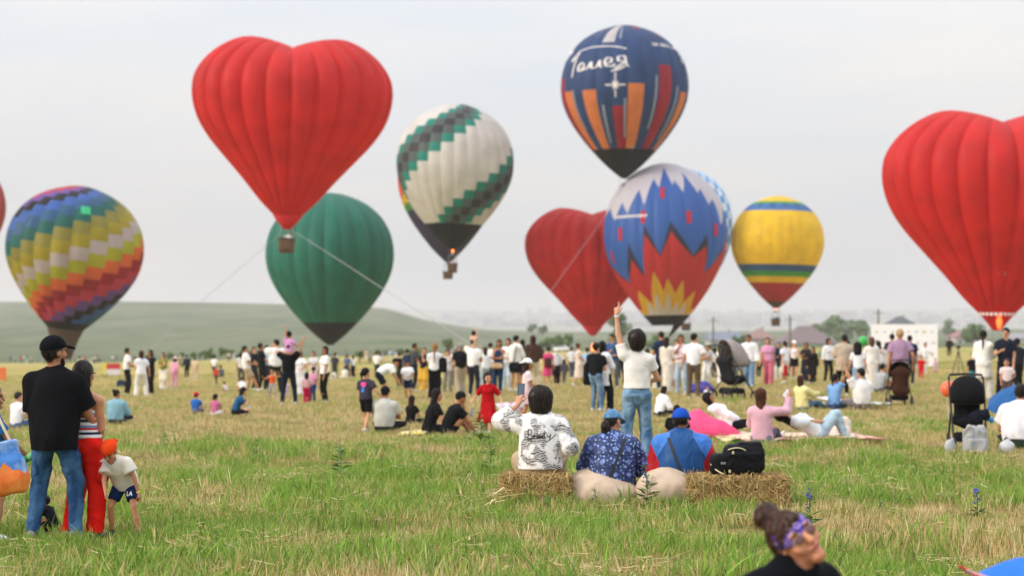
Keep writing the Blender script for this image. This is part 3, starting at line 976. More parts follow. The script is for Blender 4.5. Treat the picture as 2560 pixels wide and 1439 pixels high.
r, s, m = balloon('rev', 'blue balloon with white peaks, red zigzag and yellow flames above a black skirt', 1668, 842, 1660, 408, 308, 232, 24, bulge=.025)
def flame_mat():
    mt, n, l, b, o = newmat('nylon_flames')
    uv = n.new('ShaderNodeAttribute'); uv.attribute_name = 'gs'
    sp = n.new('ShaderNodeSeparateXYZ'); l.new(uv.outputs['Vector'], sp.inputs[0])
    def zig(pts):
        fc = n.new('ShaderNodeFloatCurve')
        cu = fc.mapping.curves[0]
        while len(cu.points) > 2: cu.points.remove(cu.points[0])
        cu.points[0].location = pts[0]; cu.points[1].location = pts[-1]
        for p in pts[1:-1]: cu.points.new(*p)
        for p in cu.points: p.handle_type = 'VECTOR'
        fc.mapping.update()
        l.new(sp.outputs['X'], fc.inputs['Value'])
        return fc.outputs[0]
    def step(thr, w=.006):
        s_ = n.new('ShaderNodeMath'); s_.operation = 'SUBTRACT'
        l.new(sp.outputs['Y'], s_.inputs[0]); l.new(thr, s_.inputs[1])
        mr = n.new('ShaderNodeMapRange'); mr.inputs['From Min'].default_value = -w; mr.inputs['From Max'].default_value = w
        l.new(s_.outputs[0], mr.inputs['Value']); return mr.outputs[0]
    def mixc(fac, A, B):
        mx = n.new('ShaderNodeMix'); mx.data_type = 'RGBA'; l.new(fac, mx.inputs['Factor'])
        for nm, c in (('A', A), ('B', B)):
            if isinstance(c, str): mx.inputs[nm].default_value = (*srgb(c), 1)
            else: l.new(c, mx.inputs[nm])
        return mx.outputs['Result']
    # heights along the gores: x runs 0..1 round the half that faces the camera (left to right)
    wt = [(0, .14), (.22, .14), (.3, .21), (.34, .15), (.39, .256), (.44, .15), (.49, .26), (.53, .15), (.58, .21), (.62, .15), (.67, .205), (.72, .14), (1, .14)]
    ye = [(0, .16), (.15, .17), (.243, .27), (.33, .2), (.345, .22), (.4, .365), (.455, .26), (.484, .33), (.545, .25), (.59, .32), (.64, .2), (.717, .265), (.78, .17), (1, .16)]
    re_ = [(0, .41), (.108, .35), (.195, .305), (.277, .42), (.335, .335), (.37, .53), (.447, .43), (.504, .54), (.55, .49), (.63, .425), (.705, .475), (.737, .35), (.93, .5), (1, .53)]
    bd = [(0, .42), (.108, .36), (.2, .31), (.276, .5), (.338, .34), (.368, .575), (.447, .437), (.504, .585), (.55, .525), (.63, .432), (.705, .53), (.74, .352), (.93, .525), (1, .55)]
    wh = [(0, .62), (.1, .66), (.17, .597), (.215, .68), (.262, .62), (.309, .74), (.363, .66), (.393, .8), (.442, .745), (.47, .91), (.53, .755), (.545, .79), (.589, .72), (.649, .85), (.685, .715), (.717, .74), (.749, .66), (.79, .69), (.841, .57), (.9, .66), (1, .6)]
    c = mixc(step(zig(wt)), 'cfcac8', 'e0b02c')
    c = mixc(step(zig(ye)), c, 'c72a30')
    c = mixc(step(zig(re_)), c, '252a3c')
    c = mixc(step(zig(bd)), c, '2f62b4')
    c = mixc(step(zig(wh)), c, 'cdc9d2')
    l.new(c, b.inputs['Base Color']); b.inputs['Roughness'].default_value = .55
    tr = n.new('ShaderNodeBsdfTranslucent'); l.new(c, tr.inputs[0])
    ms = n.new('ShaderNodeMixShader'); ms.inputs[0].default_value = .3
    l.new(b.outputs[0], ms.inputs[1]); l.new(tr.outputs[0], ms.inputs[2]); l.new(ms.outputs[0], o.inputs['Surface'])
    return mt
FM = flame_mat()
def gs_attr(me, T, S, ng):
    a = me.attributes.new('gs', 'FLOAT_VECTOR', 'POINT')
    u = (T / (ng / 2)).ravel(); u = np.where(u > 1, 2 - u, u)
    a.data.foreach_set('vector', np.stack([u, S.ravel(), 0 * u], -1).astype(np.float32).ravel())
for g in range(24):
    P, Q = patch(s, g, g + 1, .135, 1, 6, 60)
    me = mesh_np('gore', P, Q)
    T, S = np.meshgrid(np.linspace(g, g + 1, 7), np.linspace(.135, 1, 61), indexing='ij')
    gs_attr(me, T, S, 24)
    link('gore', me, FM, r)
    P, Q = patch(s, g, g + 1, .0 if g in (8, 9, 10, 11, 12, 13, 14, 15) else .075, .135, 4, 6)
    link('skirt_panel', mesh_np('skirt_panel', P, Q), envmat('1c1e28'), r)
for (tg_, sc_) in ((2.5, .51), (4.17, .58), (5.4, .69), (7.05, .575), (9.1, .52), (1.3, .41)):
    q = [[(.5, 0), (.5, 1)]]
    strokes_on(s, 'red_mark', q, tg_, .3, sc_, .055, 1.0, fabric('b0303c', fold=0), r)
strokes_on(s, 'lettering', [[(x + .0, .2), (x + .02, .8), (x + .05, .3), (x + .07, .8)] for x in np.linspace(0, .92, 9)], 2.3, 2.3, .60, .024, .03, WHITE, r)
hang(r, 2.2, 1.5, .9, False, None)

# yellow balloon
r, s, m = balloon('rev', 'yellow balloon with blue and green stripes and red lower cone, small basket below', 1940, 771, 1946, 490, 232, 300, 28, bulge=.015)
YE, YG, YB, YR, YK = envmat('f0c628'), envmat('3f9a46'), envmat('3a72b8'), envmat('b32a36'), envmat('5a4636')
YB2 = envmat('2f5b94')
for g in range(28):
    runs(r, s, g, [(0, .075, YK), (.075, .235, YR), (.235, .285, YE), (.285, .325, YG), (.325, .375, YB2), (.375, .745, YE), (.745, .78, YB), (.78, .815, YB2 if g % 2 else YB), (.815, .845, YG), (.845, 1, YE)], 3)
hang(r, 1.55, 1.35, .85, True, None); RIDE.append((r, 1.55, 'passenger in dark clothes in the basket of the yellow balloon', '3a3a44'))

# multicoloured chequered balloon on the left
r, s, m = balloon('rev', 'multicoloured chequered balloon leaning over the meadow behind the man in black', 160, 850, 206, 465, 340, 210, 22, bulge=.05)
CK = [envmat(h) for h in ('c23a58', '6f4fa0', '17151c', '3c66b4', '2f5f88', '13645c', '8f8a3c', 'a89a24', 'bcb2b2', 'aeb02c', 'dc6a3a', 'a01c2c')]
dr = 1 / 16.5
for g in range(22):
    if g < 12:
        cuts_ = [(0, .13, BK2)]
        for j in range(-60, 60):
            a = (j + .65 * g) * dr
            a2, b2 = max(a, .13), min(a + dr, 1.0)
            if b2 > a2: cuts_.append((a2, b2, CK[(-j) % 12]))
        runs(r, s, g, cuts_, 3)
    else:
        runs(r, s, g, [(0, .13, BK2), (.13, .34, CK[3]), (.34, .55, CK[8]), (.55, .8, CK[10]), (.8, 1, CK[2])], 3, 'gore')
P_, Q_ = patch(s, 6.35, 6.95, .70, .745, 3, 3)
link('green_patch', mesh_np('green_patch', P_ * np.array([1.015, 1.015, 1]), Q_), envmat('3fd08f'), r)
sk = MB(); sk.lathe([(1.9, 1.2), (1.5, .2), (.95, -1.9)], 22); sk.build('scoop', envmat('5d4c42'), r, True)
hang(r, 3.2, 1.6, .9, False, None)

# sliver of a red and yellow balloon at the left edge
r, s, m = balloon('rev', 'red and yellow balloon cut off by the picture edge above the chequered balloon', -95, 690, -98, 400, 218, 260, 24, bulge=.025)
for g in range(24): runs(r, s, g, [(0, .4, envmat('a8343a')), (.4, 1, envmat('c79a3a' if g % 3 == 1 else 'a8343a'))], 3, 'gore')
hang(r, 1.6, 1.4, .8, False, None)

# tether ropes
ROPE = plain('97979a', .8)
def rope(label, pts, rad=.05):
    mb = MB(); P = [at(*p) for p in pts]
    o = mb.tube(P, rad, 6).build('tether_rope', ROPE)
    tag(o, label, 'rope', 'balloon tether ropes')
rope('pale tether rope slanting from the large heart basket across the green balloon', [(738, 580, 150), (845, 648, 143), (958, 722, 135), (1250, 905, 110)], .022)
rope('pale tether rope rising over the hill between two balloons', [(360, 892, 130), (430, 820, 140), (505, 752, 150), (700, 585, 150)], .016)
rope('thin tether rope crossing the heart balloon behind the pointing woman', [(1375, 730, 190), (1440, 640, 200), (1515, 538, 210), (1560, 462, 229)], .018)
# ------------------------------------------------------------------ people
def ik(a, t, l1, l2, pole):
    a = np.asarray(a, np.float32); t = np.asarray(t, np.float32)
    d = t - a; L_ = float(np.linalg.norm(d)); mx_ = (l1 + l2) * .995
    dn = d / max(L_, 1e-6)
    if L_ > mx_: L_ = mx_; t = a + dn * L_
    if L_ < abs(l1 - l2) + .02: L_ = abs(l1 - l2) + .02; t = a + dn * L_
    x = (l1 * l1 - l2 * l2 + L_ * L_) / (2 * L_)
    h = math.sqrt(max(l1 * l1 - x * x, 0))
    p = np.asarray(pole, np.float32); p = p - dn * (p @ dn); p = nrm(p)
    return a + dn * x + p * h, t

HANDS = {   # wrist target for the right hand (x right, y forward, z up) and elbow pole; mirrored for the left
    'down': ((.25, .05, .80), (.3, -1, 0)), 'back': ((.1, -.16, .95), (1, -.6, 0)), 'hip': ((.17, .05, 1.0), (1, -.5, 0)),
    'front': ((.05, .26, 1.08), (.8, -.4, -.6)), 'cross': ((-.10, .21, 1.17), (.8, -.1, -.8)), 'cam': ((.06, .22, 1.55), (.9, .2, -.5)),
    'phone': ((.06, .30, 1.22), (.6, -.2, -1)), 'phonehi': ((.14, .34, 1.50), (.7, 0, -1)), 'mouth': ((.02, .14, 1.44), (.7, .1, -1)),
    'up': ((.22, .05, 2.02), (1, 0, 0)), 'out': ((.55, .12, 1.35), (.2, -.6, -.6)), 'outlow': ((.42, .15, 1.0), (.3, -1, -.2)),
    'knee': ((.14, .46, .46), (.8, -.3, -.5)), 'lap': ((.07, .34, .30), (.9, -.4, -.3)), 'propb': ((.32, -.30, .05), (.5, -1, .2)), 'props': ((.42, .0, .05), (.6, -1, .2)),
    'read': ((.08, .36, .52), (.8, -.3, -.7)), 'shoulder': ((.12, .10, 1.50), (1, .3, .2)), 'wave': ((.38, .10, 1.60), (1, 0, -.6)),
    'bendlo': ((.18, .50, .55), (.6, -.5, .2)), 'bendkn': ((.15, .30, .55), (1, 0, 0)), 'belly': ((.02, .16, .33), (1, -.3, .3)),
}
POSES = {
    'stand': dict(pel=(0, 0, .95), lean=0, ank=((-.10, 0, .08), (.10, .02, .08)), kp=((-.1, 1, 0), (.1, 1, 0)), hands=('down', 'down')),
    'apart': dict(pel=(0, 0, .93), lean=0, ank=((-.19, 0, .08), (.19, .03, .08)), kp=((-.2, 1, 0), (.2, 1, 0)), hands=('down', 'down')),
    'walk': dict(pel=(0, 0, .94), lean=3, ank=((-.08, .24, .08), (.08, -.26, .12)), kp=((0, 1, 0), (0, 1, 0)), hands=('down', 'down')),
    'step': dict(pel=(0, -.05, .93), lean=-6, ank=((-.10, -.05, .08), (.12, .42, .10)), kp=((0, 1, 0), (0, 1, .2)), hands=('down', 'down')),
    'bend': dict(pel=(0, -.18, .90), lean=78, ank=((-.12, 0, .08), (.12, 0, .08)), kp=((0, 1, 0), (0, 1, 0)), hands=('bendlo', 'bendlo'), hp=-35),
    'stoop': dict(pel=(0, -.1, .88), lean=42, ank=((-.2, -.02, .08), (.2, .05, .08)), kp=((-.3, 1, 0), (.3, 1, 0)), hands=('bendkn', 'bendlo'), hp=25),
    'squat': dict(pel=(0, -.15, .28), lean=32, ank=((-.13, .0, .08), (.13, .05, .08)), kp=((-.4, 1, .3), (.4, 1, .3)), hands=('read', 'read')),
    'sitk': dict(pel=(0, 0, .13), lean=14, ank=((-.12, .55, .07), (.12, .58, .07)), kp=((-.3, .2, 1), (.3, .2, 1)), hands=('knee', 'knee')),
    'sitx': dict(pel=(0, 0, .13), lean=10, ank=((.12, .34, .09), (-.12, .38, .09)), kp=((-1, .3, .25), (1, .3, .25)), hands=('lap', 'lap')),
    'sits': dict(pel=(0, 0, .13), lean=-4, ank=((-.1, .84, .08), (.1, .80, .08)), kp=((-.1, 0, 1), (.1, 0, 1)), hands=('lap', 'lap')),
    'sitb': dict(pel=(0, 0, .13), lean=-18, ank=((-.12, .66, .07), (.12, .72, .07)), kp=((-.2, 0, 1), (.2, 0, 1)), hands=('propb', 'propb'), hp=10),
    'chair': dict(pel=(0, 0, .47), lean=8, ank=((-.16, .42, .08), (.16, .46, .08)), kp=((-.2, .5, 1), (.2, .5, 1)), hands=('lap', 'lap')),
    'lie': dict(pel=(0, 0, .13), lean=-80, ank=((-.1, .55, .07), (.1, .48, .07)), kp=((-.1, 0, 1), (.1, 0, 1)), hands=('belly', 'belly'), hp=20),
    'recl': dict(pel=(0, 0, .15), lean=-58, ank=((-.1, .80, .08), (.12, .78, .08)), kp=((-.1, 0, 1), (.1, 0, 1)), hands=('belly', 'belly'), hp=28),
    'ride': dict(pel=(0, 0, .08), lean=4, ank=((-.16, .30, -.34), (.16, .30, -.34)), kp=((-.3, 1, .6), (.3, 1, .6)), hands=('front', 'front')),
}

class Skel:
    def __init__(s, pose, female=False, hd=1.0, heavy=0.0, **ov):
        p = dict(POSES[pose]); p.update(ov)
        s.p = p
        ro = lambda a, v: np.array([v[0], v[1] * math.cos(a) + v[2] * math.sin(a), -v[1] * math.sin(a) + v[2] * math.cos(a)], np.float32)
        a = math.radians(p['lean']); a1 = a * p.get('curl', .6)
        up1, up2 = ro(a1, (0, 0, 1)), ro(a, (0, 0, 1))
        f2 = ro(a, (0, 1, 0))
        side = math.radians(p.get('side', 0))
        if side:
            sh = np.array([math.sin(side), 0, 0], np.float32); up1 = nrm(up1 + sh * .6); up2 = nrm(up2 + sh)
        tw = math.radians(p.get('twist', 0))
        rt = np.array([math.cos(tw), math.sin(tw), 0], np.float32)
        rt = nrm(rt - up2 * (rt @ up2))
        f2 = np.cross(up2, rt)
        s.rt, s.up1, s.up2, s.f2 = rt, up1, up2, f2
        s.rt0 = np.array([1, 0, 0], np.float32)
        s.f1 = np.cross(up1, s.rt0)
        s.P0 = np.array(p['pel'], np.float32)
        s.P1 = s.P0 + up1 * .16
        s.P2 = s.P1 + nrm(up1 + up2) * .16
        s.P3 = s.P2 + up2 * .20                      # base of the neck
        s.sw = .166 if female else .184
        s.sw *= 1 + heavy * .22
        s.heavy, s.female, s.hd = heavy, female, hd
        s.sh = [s.P3 - up2 * (.078 + .02 * heavy) + rt * s.sw * q for q in (-1, 1)]
        su = p.get('shup', (0, 0)); s.sh = [s.sh[k_] + up2 * su[k_] for k_ in (0, 1)]
        s.hip = [s.P0 - up1 * .02 + s.rt0 * .088 * q for q in (-1, 1)]
        s.hoff = np.array(p.get('hoff', (0, 0, 0)), np.float32)
        hy, hpit = math.radians(p.get('hy', 0)), math.radians(p.get('hp', 0))
        nd = nrm(up2 * .65 + np.array([0, 0, .35], np.float32) if p['lean'] > -50 else up2)
        b = a * .45
        hu = nrm(nd - f2 * math.sin(0) + ro(hpit, (0, 0, 1)) * .8)
        roll = math.radians(p.get('roll', 0))
        s.nk = s.P3 + nd * .06
        hf = np.array([-math.sin(hy + 0), math.cos(hy), -math.sin(hpit)], np.float32)
        hf = nrm(rt * -math.sin(hy) + f2 * math.cos(hy) - hu * math.sin(hpit) * .6) if p['lean'] <= -50 else nrm(hf)
        hf = nrm(hf - hu * (hf @ hu))
        hr = np.cross(hf, hu)
        if roll:
            hu, hr = hu * math.cos(roll) + hr * math.sin(roll), hr * math.cos(roll) - hu * math.sin(roll)
        if 'headw' in p:
            hu = nrm(np.array(p['headw'][0], np.float32)); hf = np.array(p['headw'][1], np.float32); hf = nrm(hf - hu * (hf @ hu)); hr = np.cross(hf, hu)
        s.hu, s.hf, s.hr = hu, hf, hr
        s.hc = s.P3 + nd * p.get('neck', .07) + hu * (.075 + .035 * hd) + s.hoff
        s.el, s.wr = [], []
        for i in (0, 1):
            h = p['hands'][i]
            if isinstance(h, str):
                t, pole = HANDS[h]
                q = -1 if i == 0 else 1
                t = (t[0] * q, t[1], t[2]); pole = (pole[0] * q, pole[1], pole[2])
            else: t, pole = h
            e, w = ik(s.sh[i], t, .285, .255, pole)
            s.el.append(e); s.wr.append(w)
        s.kn, s.an = [], []
        for i in (0, 1):
            k, w = ik(s.hip[i], p['ank'][i], .43, .43, p['kp'][i])
            s.kn.append(k); s.an.append(w)
        s.top = float(max((s.hc + s.hu * .125 * hd)[2], (s.hc - s.hf * .08)[2] + .02))
    def scale(s, q):
        for k in ('P0', 'P1', 'P2', 'P3', 'nk', 'hc'): setattr(s, k, getattr(s, k) * q)
        for k in ('sh', 'hip', 'el', 'wr', 'kn', 'an'): setattr(s, k, [v * q for v in getattr(s, k)])
        s.q = q

def torso_prims(s, e=0.0, box=0.0):
    """trunk, grown by e (unit-height metres)"""
    q = s.q; h = s.heavy
    w = (.128 if s.female else .140)
    ch = (.140 if s.female else .160) + .03 * h
    hp = (.158 if s.female else .150) + .05 * h
    fl = lambda f: (s.f2, f)
    fl1 = lambda f: (s.f1, f)
    be = w + .075 * h + box
    hp = hp + box * .5
    P = [C(s.P3 - s.up2 * .13 * q, s.P2 - s.up2 * .03 * q, (ch + e) * q, (ch * .95 + e) * q, .04 * q, None, fl(.70 + .12 * h)),
         C(s.P2, s.P1, (be + .012 + e) * q, (be + e) * q, .06 * q, None, fl(.74 + .16 * h)),
         C(s.P1, s.P0 + s.up1 * .0, (be + .01 + e) * q, (hp + e) * q, .06 * q, None, fl1(.76 + .1 * h)),
         C(s.sh[0], s.sh[1], (.052 + e * .7) * q, (.052 + e * .7) * q, .07 * q),
         C(s.P3 + s.up2 * .012 * q, s.sh[0], (.046 + e * .6) * q, (.046 + e * .6) * q, .05 * q),
         C(s.P3 + s.up2 * .012 * q, s.sh[1], (.046 + e * .6) * q, (.046 + e * .6) * q, .05 * q)]
    if s.female:
        for i in (-1, 1):
            P.append(E(s.P2 + (s.up2 * .02 + s.f2 * .085 + s.rt * .065 * i) * q, np.array([.06 + e, .055 + e, .06 + e]) * q, .04 * q))
    return P

def hand_prims(s, i, spec):
    q = s.q; w = s.wr[i]
    d = nrm(spec.get('dir', w - s.el[i]))
    nm = np.asarray(spec.get('nrm', (1 if i == 0 else -1, 0, 0)), np.float32)      # the side the palm faces
    nm = nrm(nm - d * (nm @ d)); lat = np.cross(d, nm) * (1 if i == 1 else -1)
    curl = spec.get('curl', .5); pt = spec.get('point', False)
    P = []
    for k in range(4):
        off = lat * (1.5 - k) * .0195
        kn = w + (d * (.088 - .004 * abs(k - 1)) + off) * q
        P.append(C(w + d * .012 * q + off * .5 * q, kn, .0165 * q, .0135 * q, .008 * q))
        ln = (.046, .05, .047, .037)[k]
        c = curl if not (pt and k == 0) else .02
        if pt and k > 0: c = 1.5
        d1 = nrm(d * math.cos(c) + nm * math.sin(c)); d2 = nrm(d * math.cos(c * 2.1) + nm * math.sin(c * 2.1))
        m_ = kn + d1 * ln * q
        P.append(C(kn, m_, .0115 * q, .0105 * q, .004 * q)); P.append(C(m_, m_ + d2 * ln * .85 * q, .0105 * q, .0085 * q, .004 * q))
    b = w + (d * .03 + lat * .026) * q
    t1 = b + (d * .035 + lat * .032 + nm * .015) * q
    P.append(C(b, t1, .014 * q, .012 * q, .008 * q)); P.append(C(t1, t1 + (d * .032 + lat * .004 + nm * .02 * (1 + curl)) * q, .0115 * q, .009 * q, .004 * q))
    return P

def head_prims(s, near):
    q = s.q; H = q * s.hd
    R = np.stack([s.hr, s.hf, s.hu])
    at_ = lambda x, y, z: s.hc + (s.hr * x + s.hf * y + s.hu * z) * H
    P = [E(at_(0, -.008, .022), np.array([.075, .094, .098]) * H, .03 * q, R),
         C(at_(0, .02, -.03), at_(0, .058, -.088), .058 * H, .032 * H, .03 * q),
         C(s.P3 - s.up2 * .03 * q, at_(0, -.012, -.06), .056 * q * min(1, s.hd + .0), .052 * q, .03 * q)]
    if near:
        P += [C(at_(0, .088, .018), at_(0, .108, -.022), .010 * H, .0155 * H, .012 * H),
              E(at_(0, .088, -.052), np.array([.026, .013, .012]) * H, .012 * H, R),
              E(at_(0, .076, -.092), np.array([.024, .018, .016]) * H, .015 * H, R)]
        for i in (-1, 1):
            P.append(E(at_(.078 * i, -.008, .0), np.array([.010, .026, .033]) * H, .006 * H, R))
            P.append(E(at_(.040 * i, .066, -.025), np.array([.026, .02, .024]) * H, .02 * H, R))
            P.append(E(at_(.03 * i, .083, .036), np.array([.03, .012, .010]) * H, .012 * H, R))
    else:
        P += [C(at_(0, .085, .015), at_(0, .105, -.02), .010 * H, .017 * H, .012 * H)]
        for i in (-1, 1): P.append(E(at_(.077 * i, -.008, .0), np.array([.014, .026, .033]) * H, .008 * H, R))
    return P

def hair_mesh(s, style, vox, seed, hat=None):
    q = s.q; H = q * s.hd
    R = np.stack([s.hr, s.hf, s.hu])
    at_ = lambda x, y, z: s.hc + (s.hr * x + s.hf * y + s.hu * z) * H
    nf = nrm(s.hf * .72 - s.hu * .69)
    hl = (at_(0, .062, .058), nf)
    vo = 1.13 if style in ('crop', 'puffy', 'pixie') else (.96 if hat else 1.03)
    wx = 1.22 if style == 'crop' else (1.12 if style == 'pixie' else 1.0)
    P = [E(at_(0, -.014, .030), np.array([.086 * wx, .104, .106]) * H * vo, .02 * q, R, [hl])]
    dn = np.array([0, 0, -1], np.float32)
    bk = -s.hf
    if style in ('bob', 'long', 'puffy', 'half', 'crop', 'pixie'):
        ln = {'pixie': .05, 'crop': .075, 'bob': .20, 'half': .30, 'long': .42, 'puffy': .22}[style]
        wd = {'pixie': .108, 'crop': .128, 'bob': .088, 'half': .085, 'long': .085, 'puffy': .13}[style]
        dv = nrm(-s.up2 * .8 + dn * .3)
        P.append(C(at_(0, -.045, .03 if not hat else -.02), at_(0, -.05, .02) + dv * ln * q, wd * H, wd * H * (1.0 if style == 'puffy' else .92), .03 * q, None, (nrm(s.hf), {'puffy': .8, 'crop': .72, 'pixie': .78}.get(style, .55))))
        for i in (-1, 1): P.append(C(at_(.062 * i, -.005, .045 if not hat else -.01), at_(.066 * i, -.015, .02) + dv * ln * .75 * q, .03 * H, .022 * H, .02 * q))
    if style in ('pony', 'braid', 'longpony'):
        ln = {'pony': .24, 'longpony': .33, 'braid': .46}[style]
        b0 = at_(0, -.105, .05 if style == 'pony' else (.01 if style == 'longpony' else .0)); b1 = b0 + (bk * .045 + dn * .08) * q
        b2 = b0 + (bk * .02 + dn * ln) * q
        P += [C(b0, b1, .026 * q, .036 * q, .02 * q), C(b1, b2, {'pony': .036, 'longpony': .055, 'braid': .028}[style] * q, (.03 if style == 'longpony' else .018) * q, .02 * q)]
    if style in ('bun', 'topbun'):
        P.append(E(at_(0, -.10, .10) if style == 'bun' else at_(0, -.06, .15), np.array([.05, .05, .045]) * H, .015 * q, R))
    wr = wrinkle(.006 * q, 60, seed, .22) if vox < .015 else None
    return sdf_mesh('hair', P, vox, wr=wr)

def strandmat(hexc):
    key = ('strand', hexc)
    if key in MATS: return MATS[key]
    c = srgb(hexc)
    m, n, l, b, o = newmat('strands_' + hexc)
    mx, t, src = noise_mix(n, l, [x * .5 for x in c], [min(1, x * 3.2 + .012) for x in c], 45, detail=2, lo=.4, hi=.68)
    l.new(mx.outputs['Result'], b.inputs['Base Color']); b.inputs['Roughness'].default_value = .38; b.inputs['Specular IOR Level'].default_value = .4
    MATS[key] = m
    return m
def strands(me, n, ln, wd, seed, down=(0, 0, -1), stray=.25):
    """hair strands lying on the hair volume and hanging past its lower edge"""
    r = np.random.RandomState(seed)
    c = np.zeros(len(me.polygons) * 3, np.float32); me.polygons.foreach_get('center', c); c = c.reshape(-1, 3)
    nn = np.zeros(len(me.polygons) * 3, np.float32); me.polygons.foreach_get('normal', nn); nn = nn.reshape(-1, 3)
    J = r.randint(len(c), size=n); P = c[J]; Nn = nn[J]
    D = np.asarray(down, np.float32) + r.normal(0, stray, (n, 3)).astype(np.float32)
    D = D - Nn * (D * Nn).sum(1)[:, None] * .85; D /= np.linalg.norm(D, axis=1)[:, None] + 1e-6
    S = np.cross(D, Nn); S /= np.linalg.norm(S, axis=1)[:, None] + 1e-6
    Ls = (ln * r.uniform(.5, 1.3, n))[:, None]; W_ = (wd * r.uniform(.6, 1.3, n))[:, None]
    lift = (r.uniform(.001, .006, n))[:, None]
    V = []
    for k, f in enumerate((0, .35, .7, 1.0)):
        q = P + D * Ls * f + Nn * lift * (1 if 0 < f < 1 else .2) - Nn * .25 * Ls * f * f
        w_ = W_ * (1 - .6 * f)
        V += [q - S * w_, q + S * w_]
    V = np.stack(V, 1).reshape(-1, 3)
    b_ = np.arange(n) * 8
    Q = np.concatenate([np.stack([b_ + 2 * k, b_ + 2 * k + 1, b_ + 2 * k + 3, b_ + 2 * k + 2], 1) for k in range(3)])
    return mesh_np('hair_strands', V, Q)

def cap_meshes(s, kind, vox):
    q = s.q; H = q * s.hd
    fw = s.hf if kind != 'capb' else -s.hf
    fw0 = s.hf
    R = np.stack([s.hr, s.hf, s.hu])
    at_ = lambda x, y, z: s.hc + (s.hr * x + fw * y + s.hu * z) * H
    low = (at_(0, 0, .035), nrm(-s.hu + fw * .12))
    dome = sdf_mesh('crown', [E(s.hc + (-s.hf * .010 + s.hu * .036) * H, np.array([.096, .116, .108]) * H, .01, R, [low])], vox)
    Rb = np.stack([s.hr, nrm(fw - s.hu * .25), nrm(s.hu + fw * .25)])
    if kind == 'sunhat':
        brim = sdf_mesh('brim', [E(at_(0, 0, .045), np.array([.19, .20, .014 if vox < .015 else .02]) * H, .01, R)], vox)
    else:
        brim = sdf_mesh('brim', [E(at_(0, .115, .042), np.array([.078, .085, max(.011, vox * .8)]) * H, .01, Rb)], vox)
    return dome, brim

def col(c, kind='fabric'):
    if isinstance(c, str): return fabric(c)
    return c

